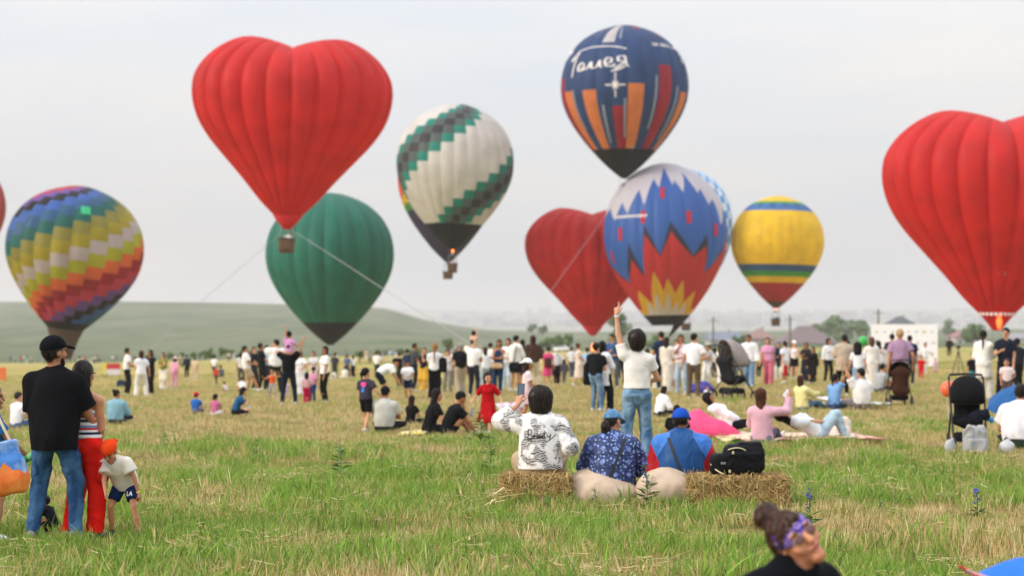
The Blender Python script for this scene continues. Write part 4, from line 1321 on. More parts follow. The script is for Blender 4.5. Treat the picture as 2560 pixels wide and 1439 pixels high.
SKINS = ['c58f6e', 'b9825f', 'd1a083', 'a8734f', 'c99a7a']
NP_ = [0]
def person(label, x, base, top, yaw, pose='stand', shirt=('tee', 'e8e6e4'), pants=('pants', '24262c'), hair=('short', '1c1512'), shoes='d8d8d8',
           hat=None, female=False, kid=0.0, heavy=0.0, near=False, skin=None, pos=None, height=None, vox=None, group='people watching the balloons',
           handspec=(None, None), loose=0.0, face=True, finish=None, **ov):
    NP_[0] += 1; seed = NP_[0]
    p3 = gp(x, base) if pos is None else Vector(pos)
    if not near and pose in ('stand', 'apart', 'walk'):
        jr = random.Random(seed * 7 + 1)
        ov.setdefault('twist', jr.uniform(-14, 14)); ov.setdefault('hy', jr.uniform(-28, 28)); ov.setdefault('side', jr.uniform(-4, 4))
        ov.setdefault('lean', jr.uniform(-4, 6)); ov.setdefault('hp', jr.uniform(-10, 14))
        if pose == 'stand':
            sh_x = jr.uniform(-.05, .05); ov.setdefault('pel', (sh_x, 0, .945))
            ov.setdefault('ank', ((-.10 + jr.uniform(-.06, .03), jr.uniform(-.10, .10), .08), (.10 + jr.uniform(-.03, .06), jr.uniform(-.08, .12), .08)))
        hd_ = list(ov.get('hands', ('down', 'down')))
        for k_ in (0, 1):
            if hd_[k_] == 'down':
                q_ = -1 if k_ == 0 else 1
                opt = jr.random()
                hd_[k_] = 'front' if opt < .14 else ('hip' if opt < .24 else ((q_ * (.25 + jr.uniform(-.03, .08)), jr.uniform(-.08, .22), .80 + jr.uniform(-.02, .10)), (q_ * .5, -1, 0)))
        ov['hands'] = tuple(hd_)
    d = p3.y
    s = Skel(pose, female, 1.06 + kid * .55, heavy, **ov)
    hm = (base - top) / FPX * d if height is None else None
    q = (hm / s.top) if hm is not None else height / s.top
    s.scale(q); s.q = q
    root = empty('person', p3, math.radians(yaw))
    tag(root, label, 'person', group)
    if vox is None: vox = .009 if near else (.014 if d < 36 else (.02 if d < 62 else .026))
    vh = vox if near else vox * .85
    sk = skinmat(skin or SKINS[seed % len(SKINS)])
    # ---- body, one continuous skin
    st, sc = shirt[0], shirt[1]
    P = torso_prims(s, -.006)
    ka = .98 if s.female else 1.08
    ka *= 1 + .25 * heavy
    for i in (0, 1):
        P.append(C(s.sh[i], s.el[i], .048 * ka * q, .038 * ka * q, .025 * q)); P.append(C(s.el[i], s.wr[i], .037 * ka * q, .025 * q, .01 * q))
        if near: P += hand_prims(s, i, handspec[i] or {})
        else:
            dd = nrm(s.wr[i] - s.el[i]); P.append(C(s.wr[i] + dd * .02 * q, s.wr[i] + dd * .14 * q, .030 * q, .022 * q, .02 * q))
            lat = nrm(np.cross(dd, (0, 1, .1))); P.append(C(s.wr[i] + dd * .03 * q, s.wr[i] + dd * .075 * q + lat * .04 * q, .014 * q, .012 * q, .015 * q))
        P.append(C(s.hip[i], s.kn[i], .078 * ka * q, .052 * q, .03 * q)); P.append(C(s.kn[i], s.kn[i] * .55 + s.an[i] * .45, .05 * q, .05 * q, .02 * q)); P.append(C(s.kn[i] * .55 + s.an[i] * .45, s.an[i], .05 * q, .033 * q, .02 * q))
    P += head_prims(s, near or d < 40)
    me = sdf_mesh('body', P, vh)
    link('body', me, sk, root)
    # ---- shirt
    wseed = seed * 3
    if st != 'none':
        e = {'tee': .020, 'long': .024, 'tank': .007, 'coat': .03, 'tube': .006, 'hood': .026}[st] + loose
        bx = ov.get('boxy', .014 if not female and st in ('tee', 'long') else .004)
        T = torso_prims(s, e, bx)
        hem = {'tee': -.02, 'long': -.03, 'tank': .02, 'coat': -.36, 'tube': .06, 'hood': -.03}[st]
        hem = ov.get('hem', hem)
        if st != 'tube':
            fr = {'tee': .62, 'long': 2, 'tank': 0, 'coat': 2, 'hood': 2}[st]
            fr = ov.get('sleeve', fr)
            for i in (0, 1):
                if fr <= 0: continue
                r0, r1 = (.062 + e * .9) * ka, (.060 + e * 1.1) * ka
                if fr <= 1:
                    ee = s.sh[i] + (s.el[i] - s.sh[i]) * (fr + .2)
                    cutp = s.sh[i] + (s.el[i] - s.sh[i]) * fr
                    T.append(C(s.sh[i], ee, r0 * q, r1 * 1.08 * q, .03 * q, [(cutp, nrm(s.el[i] - s.sh[i]))]))
                else:
                    T.append(C(s.sh[i], s.el[i], r0 * q, r1 * .92 * q, .03 * q))
                    w2 = s.el[i] + (s.wr[i] - s.el[i]) * min(1.3, 1.25)
                    cp = s.el[i] + (s.wr[i] - s.el[i]) * (min(fr, 2) - 1) * .97
                    T.append(C(s.el[i], w2, r1 * .9 * q, r1 * .78 * q, .015 * q, [(cp, nrm(s.wr[i] - s.el[i]))]))
        cuts = [(s.P0 + s.up1 * hem * q, -s.up1)]
        if hem < -.05:
            rr = .150 + .05 * heavy + e + bx * .6
            T.append(C(s.P0 + s.up1 * .05 * q, s.P0 - s.up1 * (.1 - hem) * q, rr * q, (rr + (.02 if hem < -.2 else .004)) * q, .05 * q, None, (s.f1, .86)))
            T.append(E(s.P0 - s.f1 * .05 * q, np.array([.15, .10 + e, .13]) * q, .05 * q))
        else:
            T.append(C(s.P0 + s.up1 * .05 * q, s.P0 - s.up1 * .08 * q, ((.138 if not female else .148) + .05 * heavy + e) * q, ((.14 if not female else .152) + .05 * heavy + e) * q, .04 * q, None, (s.f1, .78)))
        if st == 'hood':
            R = np.stack([s.hr, s.hf, s.hu])
            T.append(C(s.P3 - s.f2 * .07 * q - s.rt * .04 * q, s.P3 - s.f2 * .07 * q + s.rt * .04 * q, .07 * q, .07 * q, .03 * q))
        nkc = s.P3 + s.up2 * .030 * q
        subs = [E(s.P3 + s.up2 * .045 * q + s.f2 * .018 * q, np.array([.068, .068, .05]) * q, .01, np.stack([s.rt, s.f2, s.up2]))]
        if st in ('tube', 'tank'):
            cuts.append((s.P3 - s.up2 * (.175 if st == 'tube' else .03) * q, s.up2)); subs = []
            if st == 'tank': T = [t for t in T if not (t[0] == 'c' and abs(t[3] - (.052 + e * .7) * q) < 1e-6)]
        me = sdf_mesh('shirt', T, vox, cuts, subs, wrinkle((.0075 if near else .008) * q, 28, wseed, .6))
        if me:
            o = link({'coat': 'coat', 'hood': 'hoodie', 'tank': 'tank_top', 'tube': 'tube_top'}.get(st, 'shirt'), me, None if len(shirt) > 2 else col(sc), root)
            if len(shirt) > 2: facemats(me, [col(c) for c in shirt[1]], lambda c_: shirt[2](c_, s))
    # ---- trousers, shorts, skirt
    bt = pants[0]
    if bt in ('pants', 'wide', 'shorts', 'slim', 'flare'):
        e = {'pants': .022, 'wide': .042, 'shorts': .034, 'slim': .010, 'flare': .024}[bt]
        T = torso_prims(s, .008)[2:3]
        T.append(C(s.hip[0], s.hip[1], (.098 + e * .4 + .03 * heavy) * q, (.098 + e * .4 + .03 * heavy) * q, .03 * q))
        if s.female or True:
            for i in (0, 1): T.append(E(s.hip[i] + (-s.f1 * .045 + s.up1 * .02) * q, np.array([.085, .075, .09]) * q * (1.03 if female else .95), .03 * q))
        for i in (0, 1):
            k1 = s.kn[i]; an = s.an[i]
            r0, r1, r2 = .082 * ka + e * .8, .055 + e, {'pants': .050, 'wide': .085, 'shorts': 0, 'slim': .037, 'flare': .10}[bt]
            if bt == 'shorts':
                fr = ov.get('short', .78); cp = s.hip[i] + (k1 - s.hip[i]) * fr
                T.append(C(s.hip[i], k1, r0 * q, r1 * 1.1 * q, .02 * q, [(cp, nrm(k1 - s.hip[i]))]))
            else:
                T.append(C(s.hip[i], k1, r0 * q, r1 * q, .02 * q))
                ex = an + nrm(an - k1) * .1 * q
                T.append(C(k1, ex, r1 * q, r2 * q, .012 * q, [(an + nrm(an - k1) * .035 * q, nrm(an - k1))]))
        cuts = [(s.P1 + s.up1 * (-.03) * q, s.up1)]
        me = sdf_mesh('trousers', T, vox, cuts, (), wrinkle((.0075 if near else .008) * q, 30, wseed + 1, 1.3))
        if me: link('shorts' if bt == 'shorts' else 'trousers', me, col(pants[1]), root)
    elif bt in ('skirt', 'maxi', 'mini', 'dress'):
        hem = {'mini': .60, 'skirt': .42, 'dress': .36, 'maxi': .06}[bt]
        r2 = {'mini': .18, 'skirt': .20, 'dress': .26, 'maxi': .24}[bt] * ov.get('flare', 1.0)
        a = s.P1 - s.up1 * .02 * q
        b = np.array([s.P0[0] * .6 + .4 * (s.an[0][0] + s.an[1][0]) / 2, s.P0[1] * .6 + .4 * (s.an[0][1] + s.an[1][1]) / 2, (hem - .12) * q], np.float32)
        nf = ov.get('folds', 9)
        ctr = (a + b) / 2
        def fold(P_, c0=ctr, nf=nf, q=q, z0=a[2], z1=b[2]):
            an_ = np.arctan2(P_[:, 1] - c0[1], P_[:, 0] - c0[0]); w_ = np.clip((z0 - P_[:, 2]) / (z0 - z1 + 1e-6), 0, 1)
            return (.016 * q * w_ * np.sin(nf * an_ + 2.2 * np.sin(2 * an_ + seed))).astype(np.float32)
        T = [C(a, b, .125 * q, r2 * q, .03 * q, None, (s.f1, .82)), C(s.hip[0], s.hip[1], .105 * q, .105 * q, .06 * q)]
        for i in (0, 1): T.append(C(s.hip[i], s.kn[i], .10 * q, .10 * q, .08 * q))
        cuts = [(s.P1 + s.up1 * .0 * q, s.up1), (np.array([0, 0, hem * q]), (0, 0, -1))]
        me = sdf_mesh('skirt', T, vox, cuts, (), fold)
        if me: link('skirt', me, col(pants[1]), root)
    # ---- shoes
    if shoes:
        for i in (0, 1):
            an = s.an[i]; sd_ = nrm(s.an[i] - s.kn[i])
            f = ov.get('toe', None)
            if f is None:
                f = nrm(np.array([.15 * (-1 if i == 0 else 1), 1, 0]) - sd_ * (np.array([0, 1, 0]) @ sd_)) if abs(sd_[2]) > .3 else np.array([0, .35, .93], np.float32)
            up = nrm(np.cross(np.cross(f, -sd_), f)) if abs(sd_ @ f) < .95 else np.array([0, 0, 1], np.float32)
            c0 = an - up * .035 * q
            T = [C(c0 - f * .045 * q, c0 + f * .13 * q, .040 * q, .034 * q, .03 * q, [(an - up * .075 * q, -up)]), C(an, c0, .042 * q, .042 * q, .03 * q)]
            me = sdf_mesh('shoe', T, max(vox, .012))
            if me: link('shoe', me, plain(shoes, .6), root)
    # ---- hair, hat, face
    if hair and hair[0] != 'bald':
        me = hair_mesh(s, hair[0], vh, seed, hat)
        if me:
            ho_ = link('hair', me, hairmat(hair[1]), root)
            if near:
                so_ = link('hair_strands', strands(me, 1100, .06 * q if hair[0] not in ('long', 'half') else .09 * q, .0026, seed), strandmat(hair[1]), ho_); so_['kind'] = 'stuff'
    if hat:
        dome, brim = cap_meshes(s, hat[0], vh)
        ho = link('hat' if hat[0] == 'sunhat' else 'cap', dome, col(hat[1]), root)
        if brim: link('brim', brim, col(hat[2] if len(hat) > 2 else hat[1]), ho)
    fwd = Matrix.Rotation(math.radians(yaw), 3, 'Z') @ Vector([float(v) for v in s.hf])
    if face and fwd.y < .35:
        H = q * s.hd
        for i in (-1, 1):
            c = s.hc + (s.hr * .031 * i + s.hf * .079 + s.hu * .014) * H
            eo = link('eye', EYE, None, root); eo.location = [float(v) for v in c]; eo.scale = (H,) * 3
            eo.rotation_euler = Matrix(np.stack([s.hr, s.hf, s.hu], 1).astype(float).tolist()).to_euler()
            c = c + (s.hu * .022 + s.hf * .014) * H
            eb = link('eyebrow', BROW, None, root); eb.location = [float(v) for v in c]; eb.scale = (H,) * 3; eb.rotation_euler = eo.rotation_euler
        c = s.hc + (s.hf * .098 - s.hu * .052) * H
        mo = link('mouth', MOUTH, None, root); mo.location = [float(v) for v in c]; mo.scale = (H,) * 3; mo.rotation_euler = eo.rotation_euler
    if finish: finish(root, s, q, vox)
    return root, s

def _ball(name, r, mat, n=8):
    mb = MB(); V = []; F = []
    for i in range(n + 1):
        a = math.pi * i / n
        for k in range(n): V.append((r[0] * math.sin(a) * math.cos(2 * math.pi * k / n), r[1] * math.sin(a) * math.sin(2 * math.pi * k / n), r[2] * math.cos(a)))
    for i in range(n):
        for k in range(n): F.append((i * n + k, (i + 1) * n + k, (i + 1) * n + (k + 1) % n, i * n + (k + 1) % n))
    mb.add(V, F); me = mb.mesh(name, True); me.materials.append(mat); return me
EYE = _ball('eye', (.015, .012, .009), plain('2a1c18', .3))
BROW = _ball('eyebrow', (.02, .006, .0045), hairmat('1c1512'))
MOUTH = _ball('mouth', (.022, .007, .007), plain('9c5a50', .6))

def w_of(root, p):
    """local point (numpy) -> world"""
    v = Vector([float(a) for a in p])
    return Matrix.Translation(root.location) @ root.rotation_euler.to_matrix().to_4x4() @ v

def sdf_thing(name, prims, vox, mat, parent=None, loc=None, rz=0, wr=None, cuts=(), subs=()):
    me = sdf_mesh(name, prims, vox, cuts, subs, wr)
    o = link(name, me, mat, parent)
    if loc is not None: o.location = loc; o.rotation_euler = (0, 0, rz)
    return o

def phone(label, p, rz, tilt=0.0, screen='31404f', tiltx=0.0):
    r = empty('phone', p, rz); r.rotation_euler = (tiltx, tilt, rz)
    mb = MB(); mb.box((0, 0, 0), (.076, .009, .156)); mb.build('case', plain('1b1c20', .35), r)
    mb = MB(); mb.box((0, -.0055, 0), (.068, .002, .146)); mb.build('screen', plain(screen, .2, 0, .25), r)
    tag(r, label, 'phone')
    return r

def strokes_project(name, strokes, obj, origin, right, up, w, h, direction, width, mat, parent, lift=.003):
    """writing laid on a garment: strokes in a unit box are cast along 'direction' (local space) onto the mesh"""
    bv = BVHTree.FromPolygons([v.co[:] for v in obj.data.vertices], [p.vertices[:] for p in obj.data.polygons])
    V, Q = [], []
    R, U, D, O = Vector(right), Vector(up), Vector(direction), Vector(origin)
    for st in strokes:
        st = np.array(st, float)
        t = np.linspace(0, len(st) - 1, (len(st) - 1) * 4 + 1)
        pts = np.stack([np.interp(t, np.arange(len(st)), st[:, k]) for k in (0, 1)], -1) * np.array([w, h])
        tg = np.gradient(pts, axis=0); tg /= np.linalg.norm(tg, axis=1)[:, None] + 1e-9
        nn = np.stack([-tg[:, 1], tg[:, 0]], -1) * width / 2
        rowa, ok = [], True
        for a in (pts - nn, pts + nn):
            rr = []
            for (px, py) in a:
                o_ = O + R * px + U * py - D * .6
                hit, no, ix, ds_ = bv.ray_cast(o_, D)
                if hit is None: ok = False; break
                rr.append(hit - D * lift)
            if not ok: break
            rowa.append(rr)
        if not ok: continue
        n0 = len(V); m_ = len(pts)
        V += [tuple(p) for p in rowa[0]] + [tuple(p) for p in rowa[1]]
        Q += [(n0 + k, n0 + k + 1, n0 + m_ + k + 1, n0 + m_ + k) for k in range(m_ - 1)]
    if not Q: return None
    return link(name, mesh_np(name, np.array(V), np.array(Q)), mat, parent)
# ------------------------------------------------------------------ the crowd
W, K, NVY = 'ece9e6', '1d1e23', '232c45'
BEI, GRY, JN = 'cdbfa8', '8d8f94', denim('4f6f93', '8aa5bf')
# label, x, base, top, yaw, pose, shirt, trousers, hair, options
CROWD = [
 ('man in white polo and black trousers holding a baby in front of him', 318, 987, 869, -70, 'stand', ('tee', W), ('pants', K), ('short', '1c1512'), dict(hands=('front', 'front'))),
 ('woman with long brown hair in white top and white trousers, back turned', 353, 994, 876, 10, 'apart', ('tee', 'eceaf0'), ('wide', 'e6dfd6'), ('long', '3a241a'), dict(female=True)),
 ('woman all in black with long dark hair beside the woman in white', 374, 986, 874, 150, 'stand', ('long', K), ('wide', K), ('long', '201614'), dict(female=True, hands=('cross', 'down'))),
 ('woman in olive blouse and long cream skirt with hand at her mouth', 408, 974, 880, 170, 'stand', ('tee', '7f8436'), ('maxi', 'ded6c6'), ('half', '2b1c16'), dict(female=True, hands=('mouth', 'cross'), flare=.85)),
 ('woman in pink shirt and pink trousers wearing a pink sun hat', 434, 971, 891, -30, 'stand', ('long', 'd99bb4'), ('pants', 'dc9cb6'), ('long', '15100f'), dict(female=True, hat=('sunhat', 'e6c3cc'))),
 ('man in dark clothes standing alone beyond the pink dressed woman', 467, 946, 886, 20, 'stand', ('long', '25303c'), ('pants', '23262e'), ('short', '1c1512'), {}),
 ('person in beige top with dark bag beyond the seated children', 487, 950, 893, -20, 'stand', ('tee', 'cdb99c'), ('pants', 'c9b8a4'), ('short', '2b1c16'), {}),
 ('man in white tee standing behind the child in red', 537, 944, 889, 0, 'stand', ('tee', W), ('pants', '3a3d44'), ('short', '1c1512'), {}),
 ('small child in red top and black leggings walking on the meadow', 541, 963, 914, 150, 'walk', ('tee', 'cf3a2c'), ('slim', K), ('short', '1c1512'), dict(kid=.6)),
 ('toddler in pale pink top crawling behind the seated children', 563, 982, 953, 70, 'squat', ('tee', 'e3d3dc'), ('slim', 'c9b6c0'), ('short', '1c1512'), dict(kid=.6)),
 ('child in grey crouching beside the toddler in pale pink', 553, 946, 912, 30, 'squat', ('tee', '55585f'), ('slim', '3a3d44'), ('short', '1c1512'), dict(kid=.5)),
 ('boy in blue tee and red cap sitting on the grass', 488, 1034, 980, -25, 'sitx', ('tee', '2c62b0'), ('shorts', '30405c'), ('short', '1c1512'), dict(kid=.45, hat=('cap', 'c02a2a'), face=False)),
 ('girl in pink tee and white skirt sitting between two children', 536, 1038, 984, -25, 'sitx', ('tee', 'c26a94'), ('shorts', 'e9e4e6'), ('pony', '15100f'), dict(kid=.45, female=True)),
 ('woman in teal tee sitting and reading her phone beside the girl in pink', 588, 1038, 968, -75, 'sitx', ('tee', '27597f'), ('pants', '1f2126'), ('bob', '15100f'), dict(female=True, lean=26, hands=('read', 'read'), hp=35)),
 ('person in white tee crouching behind the reading woman', 606, 986, 942, 30, 'squat', ('tee', W), ('pants', '5d5a58'), ('short', '1c1512'), {}),
 ('man in white tee and tan shorts stepping forward with raised knee', 620, 984, 864, -80, 'step', ('tee', W), ('shorts', 'b3a184'), ('short', '15100f'), dict(hands=('hip', 'front'), loose=.01)),
 ('fair haired man in black tee among the group of friends', 636, 974, 865, -100, 'stand', ('tee', '202228'), ('pants', '2c2e35'), ('short', '5a4230'), dict(hands=('cross', 'front'))),
 ('dark haired man in black behind the man taking a picture', 653, 978, 857, -60, 'stand', ('tee', '1b1d22'), ('pants', K), ('short', '15100f'), dict(hands=('front', 'front'))),
 ('man in white tee photographing with both hands raised, back turned', 688, 988, 848, 15, 'apart', ('tee', 'e6e4e0'), ('pants', '1d2026'), ('short', '15100f'), dict(hands=('cam', 'cam'), hy=40, loose=.015)),
 ('little child in orange vest and patterned leggings with hands on head', 681, 1000, 921, 175, 'apart', ('tank', 'dd5a26'), ('slim', 'a9a2a0'), ('short', '2b1c16'), dict(kid=.6, hands=('wave', 'out'))),
 ('woman in white dress with long dark hair facing the camera by the man in black', 754, 990, 876, 170, 'stand', ('tee', W), ('maxi', 'e3e2e6'), ('long', '201614'), dict(female=True, hands=('front', 'down'), flare=.8)),
 ('woman in pale grey outfit with shoulder length hair behind the two children', 785, 974, 877, 165, 'stand', ('tee', 'd3d3d8'), ('wide', 'd0d0d6'), ('half', '3a241a'), dict(female=True, hands=('cross', 'down'))),
 ('woman in white tee and black jeans with long black hair looking down', 812, 1008, 865, 125, 'stand', ('tee', 'efedeb'), ('slim', '1b1c20'), ('long', '100d0d'), dict(female=True, hp=15)),
 ('small girl in pale pink top and crimson trousers, back turned', 767, 1010, 930, 5, 'stand', ('tee', 'dcaeb4'), ('wide', 'c22252'), ('bob', '15100f'), dict(kid=.6, face=False)),
 ('boy in pink shirt and dark cap close behind the small girl', 783, 1008, 917, 150, 'stand', ('tee', 'cf8fae'), ('pants', '233a66'), ('short', '15100f'), dict(kid=.5, hat=('capb', '1b1d24'))),
 ('distant woman in white blouse and long black skirt', 882, 943, 887, 30, 'stand', ('tee', W), ('maxi', '241c24'), ('half', '3a241a'), dict(female=True, flare=.8)),
 ('distant person in white sitting on the meadow beside the black skirted woman', 862, 946, 915, 10, 'sitx', ('tee', 'e9e2d8'), ('pants', 'd8d0c4'), ('short', '2b1c16'), {}),
 ('second distant person in white sitting low on the meadow', 838, 948, 922, 40, 'sitx', ('long', 'e4ddd4'), ('pants', 'ddd6cc'), ('short', '2b1c16'), {}),
 ('distant man in white polo standing behind the bending man', 943, 945, 878, -20, 'stand', ('tee', W), ('pants', '2a3a34'), ('short', '1c1512'), {}),
 ('man in white polo and black cap bending far forward over a boy', 962, 1004, 896, -82, 'bend', ('tee', 'eef0f2'), ('shorts', '20232c'), ('short', '15100f'), dict(hat=('cap', '17181c'), face=False)),
 ('boy in white tee and navy shorts facing the camera beside the bending man', 1022, 1003, 899, 170, 'stand', ('tee', 'eceef4'), ('shorts', '262f4c'), ('short', '15100f'), dict(kid=.4, hat=('cap', '2b3346'), hands=('front', 'down'))),
 ('dark dressed man behind the boy in navy shorts', 1000, 968, 880, 60, 'stand', ('tee', '26292e'), ('pants', '2a3a34'), ('short', '15100f'), {}),
 ('man in charcoal tee talking with folded hands to a woman', 1036, 976, 858, -75, 'stand', ('tee', '43464c'), ('pants', '24262c'), ('short', '15100f'), dict(hands=('front', 'front'))),
 ('woman in black tee and mustard skirt hidden between the talking pair', 1058, 978, 868, 160, 'stand', ('tee', '26242a'), ('maxi', 'd0a43c'), ('pony', '2b1c16'), dict(female=True, hands=('mouth', 'front'), flare=.75)),
 ('woman in white top and long black skirt with a ponytail, back turned', 1086, 998, 858, -8, 'stand', ('tee', 'e9e7e6'), ('maxi', '17181b'), ('braid', '8a5c34'), dict(female=True, hands=('front', 'front'), flare=.95)),
 ('grey haired man in black tee and beige trousers, arm hanging', 1152, 990, 857, 25, 'stand', ('tee', '1d1e22'), ('wide', 'b3a690'), ('short', '8d8580'), dict(heavy=.3)),
 ('woman in white blouse and pale jeans half hidden behind the father', 1212, 978, 868, 30, 'stand', ('long', 'e8e8ea'), ('pants', 'a9b9c6'), ('half', '2b1c16'), dict(female=True)),
 ('woman in navy sleeveless top and navy trousers with folded arms', 1243, 982, 848, 172, 'stand', ('tank', '1e3357'), ('pants', '1f3558'), ('half', '2b1a14'), dict(female=True, hands=('cross', 'cross'))),
 ('woman in white top and pale jeans behind the navy dressed woman', 1266, 974, 845, 165, 'stand', ('tee', 'e6e4e6'), ('pants', 'b9c9d6'), ('long', '2b1c16'), dict(female=True, hands=('front', 'phone'))),
 ('woman in cream sweater and black mini skirt with black shoulder bag', 1287, 978, 838, -35, 'stand', ('long', 'e9e7e0'), ('mini', '1f1a1c'), ('short', '15100f'), dict(female=True, loose=.02, hands=('phone', 'down'))),
 ('woman with long brown hair in brown sweater and beige trousers, back turned', 1333, 976, 838, 5, 'apart', ('long', '4a352e'), ('wide', 'cdbfa6'), ('long', '3a241a'), dict(female=True, loose=.02, hands=('front', 'front'))),
 ('woman in bright pink dress carrying a small brown backpack', 1369, 962, 867, 8, 'stand', ('tee', 'dc5486'), ('skirt', 'd95084'), ('bun', '2b1c16'), dict(female=True)),
 ('person in pale grey hoodie and black skirt beside the pink dress', 1393, 960, 869, 5, 'stand', ('hood', 'd6d9da'), ('maxi', '1f1e20'), ('short', 'd6d9da'), dict(female=True, flare=.6)),
 ('child in dark grey clothes beside the pale hoodie', 1411, 960, 897, 30, 'stand', ('long', '53545c'), ('pants', '6a6b74'), ('half', '2b1c16'), dict(kid=.5)),
 ('woman in pale beige dress walking towards the pair with the backpack', 1447, 966, 858, -70, 'walk', ('tee', 'd9c8bb'), ('dress', 'd9c8ba'), ('bun', '4a3226'), dict(female=True, hands=('outlow', 'front'))),
 ('person in light blue shirt behind the black backpack', 1469, 964, 868, -30, 'stand', ('tee', '8fb8dc'), ('pants', '4f6f93'), ('short', '2b1c16'), {}),
 ('person in black tee and light jeans carrying a black backpack', 1488, 1028, 856, -40, 'stand', ('tee', '1b1c20'), ('pants', JN), ('short', '15100f'), {}),
 ('woman with very long black hair in white coat and wide black trousers', 1511, 1026, 852, -40, 'stand', ('coat', 'eaeaf2'), ('wide', '17171a'), ('long', '0f0c0d'), dict(female=True, hands=('front', 'front'), hem=-.30)),
 ('boy in bright multicoloured tee behind the pointing woman', 1534, 970, 835, 165, 'stand', ('tee', '3a5a86'), ('pants', '5c5f68'), ('short', '15100f'), dict(hands=('front', 'phone'))),
 ('tall man in navy clothes behind the woman in the cream dress', 1655, 975, 828, 20, 'stand', ('tee', '27344c'), ('pants', '1d2636'), ('short', '2b1c16'), {}),
 ('woman in long cream dress with long dark hair by the tall man', 1671, 982, 842, -35, 'stand', ('long', 'ddd4c8'), ('maxi', 'ded6cc'), ('long', '2b1c16'), dict(female=True, flare=.7)),
 ('woman in mustard yellow top seen between the cream dress and white tee', 1692, 972, 848, 150, 'stand', ('tee', 'd29a2c'), ('pants', 'a58a6c'), ('half', '2b1c16'), dict(female=True)),
 ('woman in pale pink top and light jeans beside the man in white tee', 1705, 985, 836, 150, 'stand', ('tee', 'e3ccd8'), ('pants', 'a8bccb'), ('bob', '3a241a'), dict(female=True, hands=('front', 'mouth'))),
 ('man in white tee and brown trousers standing with his back turned', 1730, 998, 833, -8, 'stand', ('tee', 'f0eef2'), ('pants', '6a5b50'), ('short', '15100f'), dict(hy=-40)),
 ('woman in grey top and white trousers beyond the stroller handle', 1766, 956, 862, 170, 'stand', ('tee', 'a9a4a6'), ('wide', 'e0dfe0'), ('half', '3a241a'), dict(female=True, hands=('cross', 'cross'))),
 ('woman in white dress in front of the man in maroon', 1803, 962, 861, -50, 'stand', ('tee', 'eceaea'), ('maxi', 'e8e6e6'), ('bun', '5a3a26'), dict(female=True, flare=.7)),
 ('man in maroon tee beyond the grey stroller hood', 1831, 956, 855, 170, 'stand', ('tee', '7a1f2c'), ('pants', '3a3438'), ('short', '1c1512'), dict(hands=('front', 'front'))),
 ('man in loose white sweatshirt and blue jeans walking with a hip bag', 1873, 968, 836, 172, 'walk', ('long', 'eeeef0'), ('wide', denim('56789a', '86a2bb')), ('short', '15100f'), dict(loose=.02, hem=-.07)),
 ('woman in pink blouse and rose trousers walking towards the camera', 1921, 964, 843, 175, 'walk', ('tee', 'd897bc'), ('wide', 'bf6478'), ('half', '2b1a14'), dict(female=True, shoes='2f4a5a')),
 ('person in dark navy long coat behind the woman in pink', 1947, 948, 854, 160, 'stand', ('coat', '222a3a'), ('pants', 'd0d4da'), ('short', '3a3438'), {}),
 ('woman in white tee and beige skirt with a red bag', 1965, 957, 852, 40, 'stand', ('tee', 'e6e4ec'), ('skirt', 'd4cabb'), ('pony', '15100f'), dict(female=True)),
 ('woman in white cap, white top and black skirt', 1986, 948, 851, 175, 'stand', ('tank', 'efedea'), ('mini', '1f1b1e'), ('short', '6a4a38'), dict(female=True, hat=('cap', 'f0f0f0'), short=.5)),
 ('woman with long brown hair in black dress and blue denim jacket', 2013, 956, 855, 165, 'stand', ('tee', '2a2b33'), ('maxi', '262a38'), ('long', '3a241a'), dict(female=True, hands=('front', 'phone'), flare=.7)),
 ('woman in long black cloak right beside the black dress', 2031, 958, 866, 150, 'stand', ('coat', '211d20'), ('maxi', '211d20'), ('long', '2b1a16'), dict(female=True, flare=.8)),
 ('woman in white shirt and black trousers left of the beige shirted man', 2071, 956, 845, -160, 'stand', ('long', 'e8e6ea'), ('pants', '1f2024'), ('long', '201614'), dict(female=True)),
 ('man in long beige shirt and black trousers, back turned', 2106, 990, 836, 0, 'stand', ('tee', 'b9aa98'), ('pants', '1b1c1f'), ('short', '15100f'), dict(loose=.03, hem=-.2, sleeve=.9, hands=('front', 'front'))),
 ('woman with big black curly hair in pale blue dress, back turned', 2145, 992, 856, -5, 'stand', ('tee', 'dfe0e4'), ('skirt', '8aa3bd'), ('puffy', '100e0e'), dict(female=True)),
 ('woman in long white dress watching the banner', 2179, 976, 842, 0, 'stand', ('long', 'e9e4de'), ('maxi', 'e4dcd4'), ('bob', '5a3a26'), dict(female=True, flare=.8)),
 ('woman with long dark hair and white top near the brown stroller', 2201, 968, 852, 0, 'stand', ('tee', 'e9e6e8'), ('pants', '8d8f98'), ('long', '2b1a16'), dict(female=True)),
 ('boy in grey tee with black cap holding his head by the brown stroller', 2222, 972, 855, 15, 'stand', ('tee', 'b3aeaa'), ('pants', '8f887e'), ('short', '100e0e'), dict(kid=.3, hands=('shoulder', 'down'))),
 ('fair haired person in lilac checked shirt pushing the brown stroller', 2250, 1004, 822, 5, 'stand', ('tee', 'a586a4'), ('pants', '8a8078'), ('short', 'a58a64'), dict(heavy=.25, hands=('down', 'down'))),
 ('dark haired person in navy top behind the lilac shirt', 2229, 960, 834, -15, 'stand', ('tee', '20263a'), ('pants', '24262c'), ('short', '15100f'), {}),
 ('man in navy tee beside the lilac shirt', 2276, 964, 838, -10, 'stand', ('tee', '1f2c52'), ('pants', '3a3c44'), ('short', '15100f'), {}),
 ('small child in red overalls in front of the banner', 2303, 950, 888, 175, 'walk', ('tee', 'cf1f2c'), ('pants', 'cc1f2b'), ('short', '2b1c16'), dict(kid=.6, hands=('out', 'out'))),
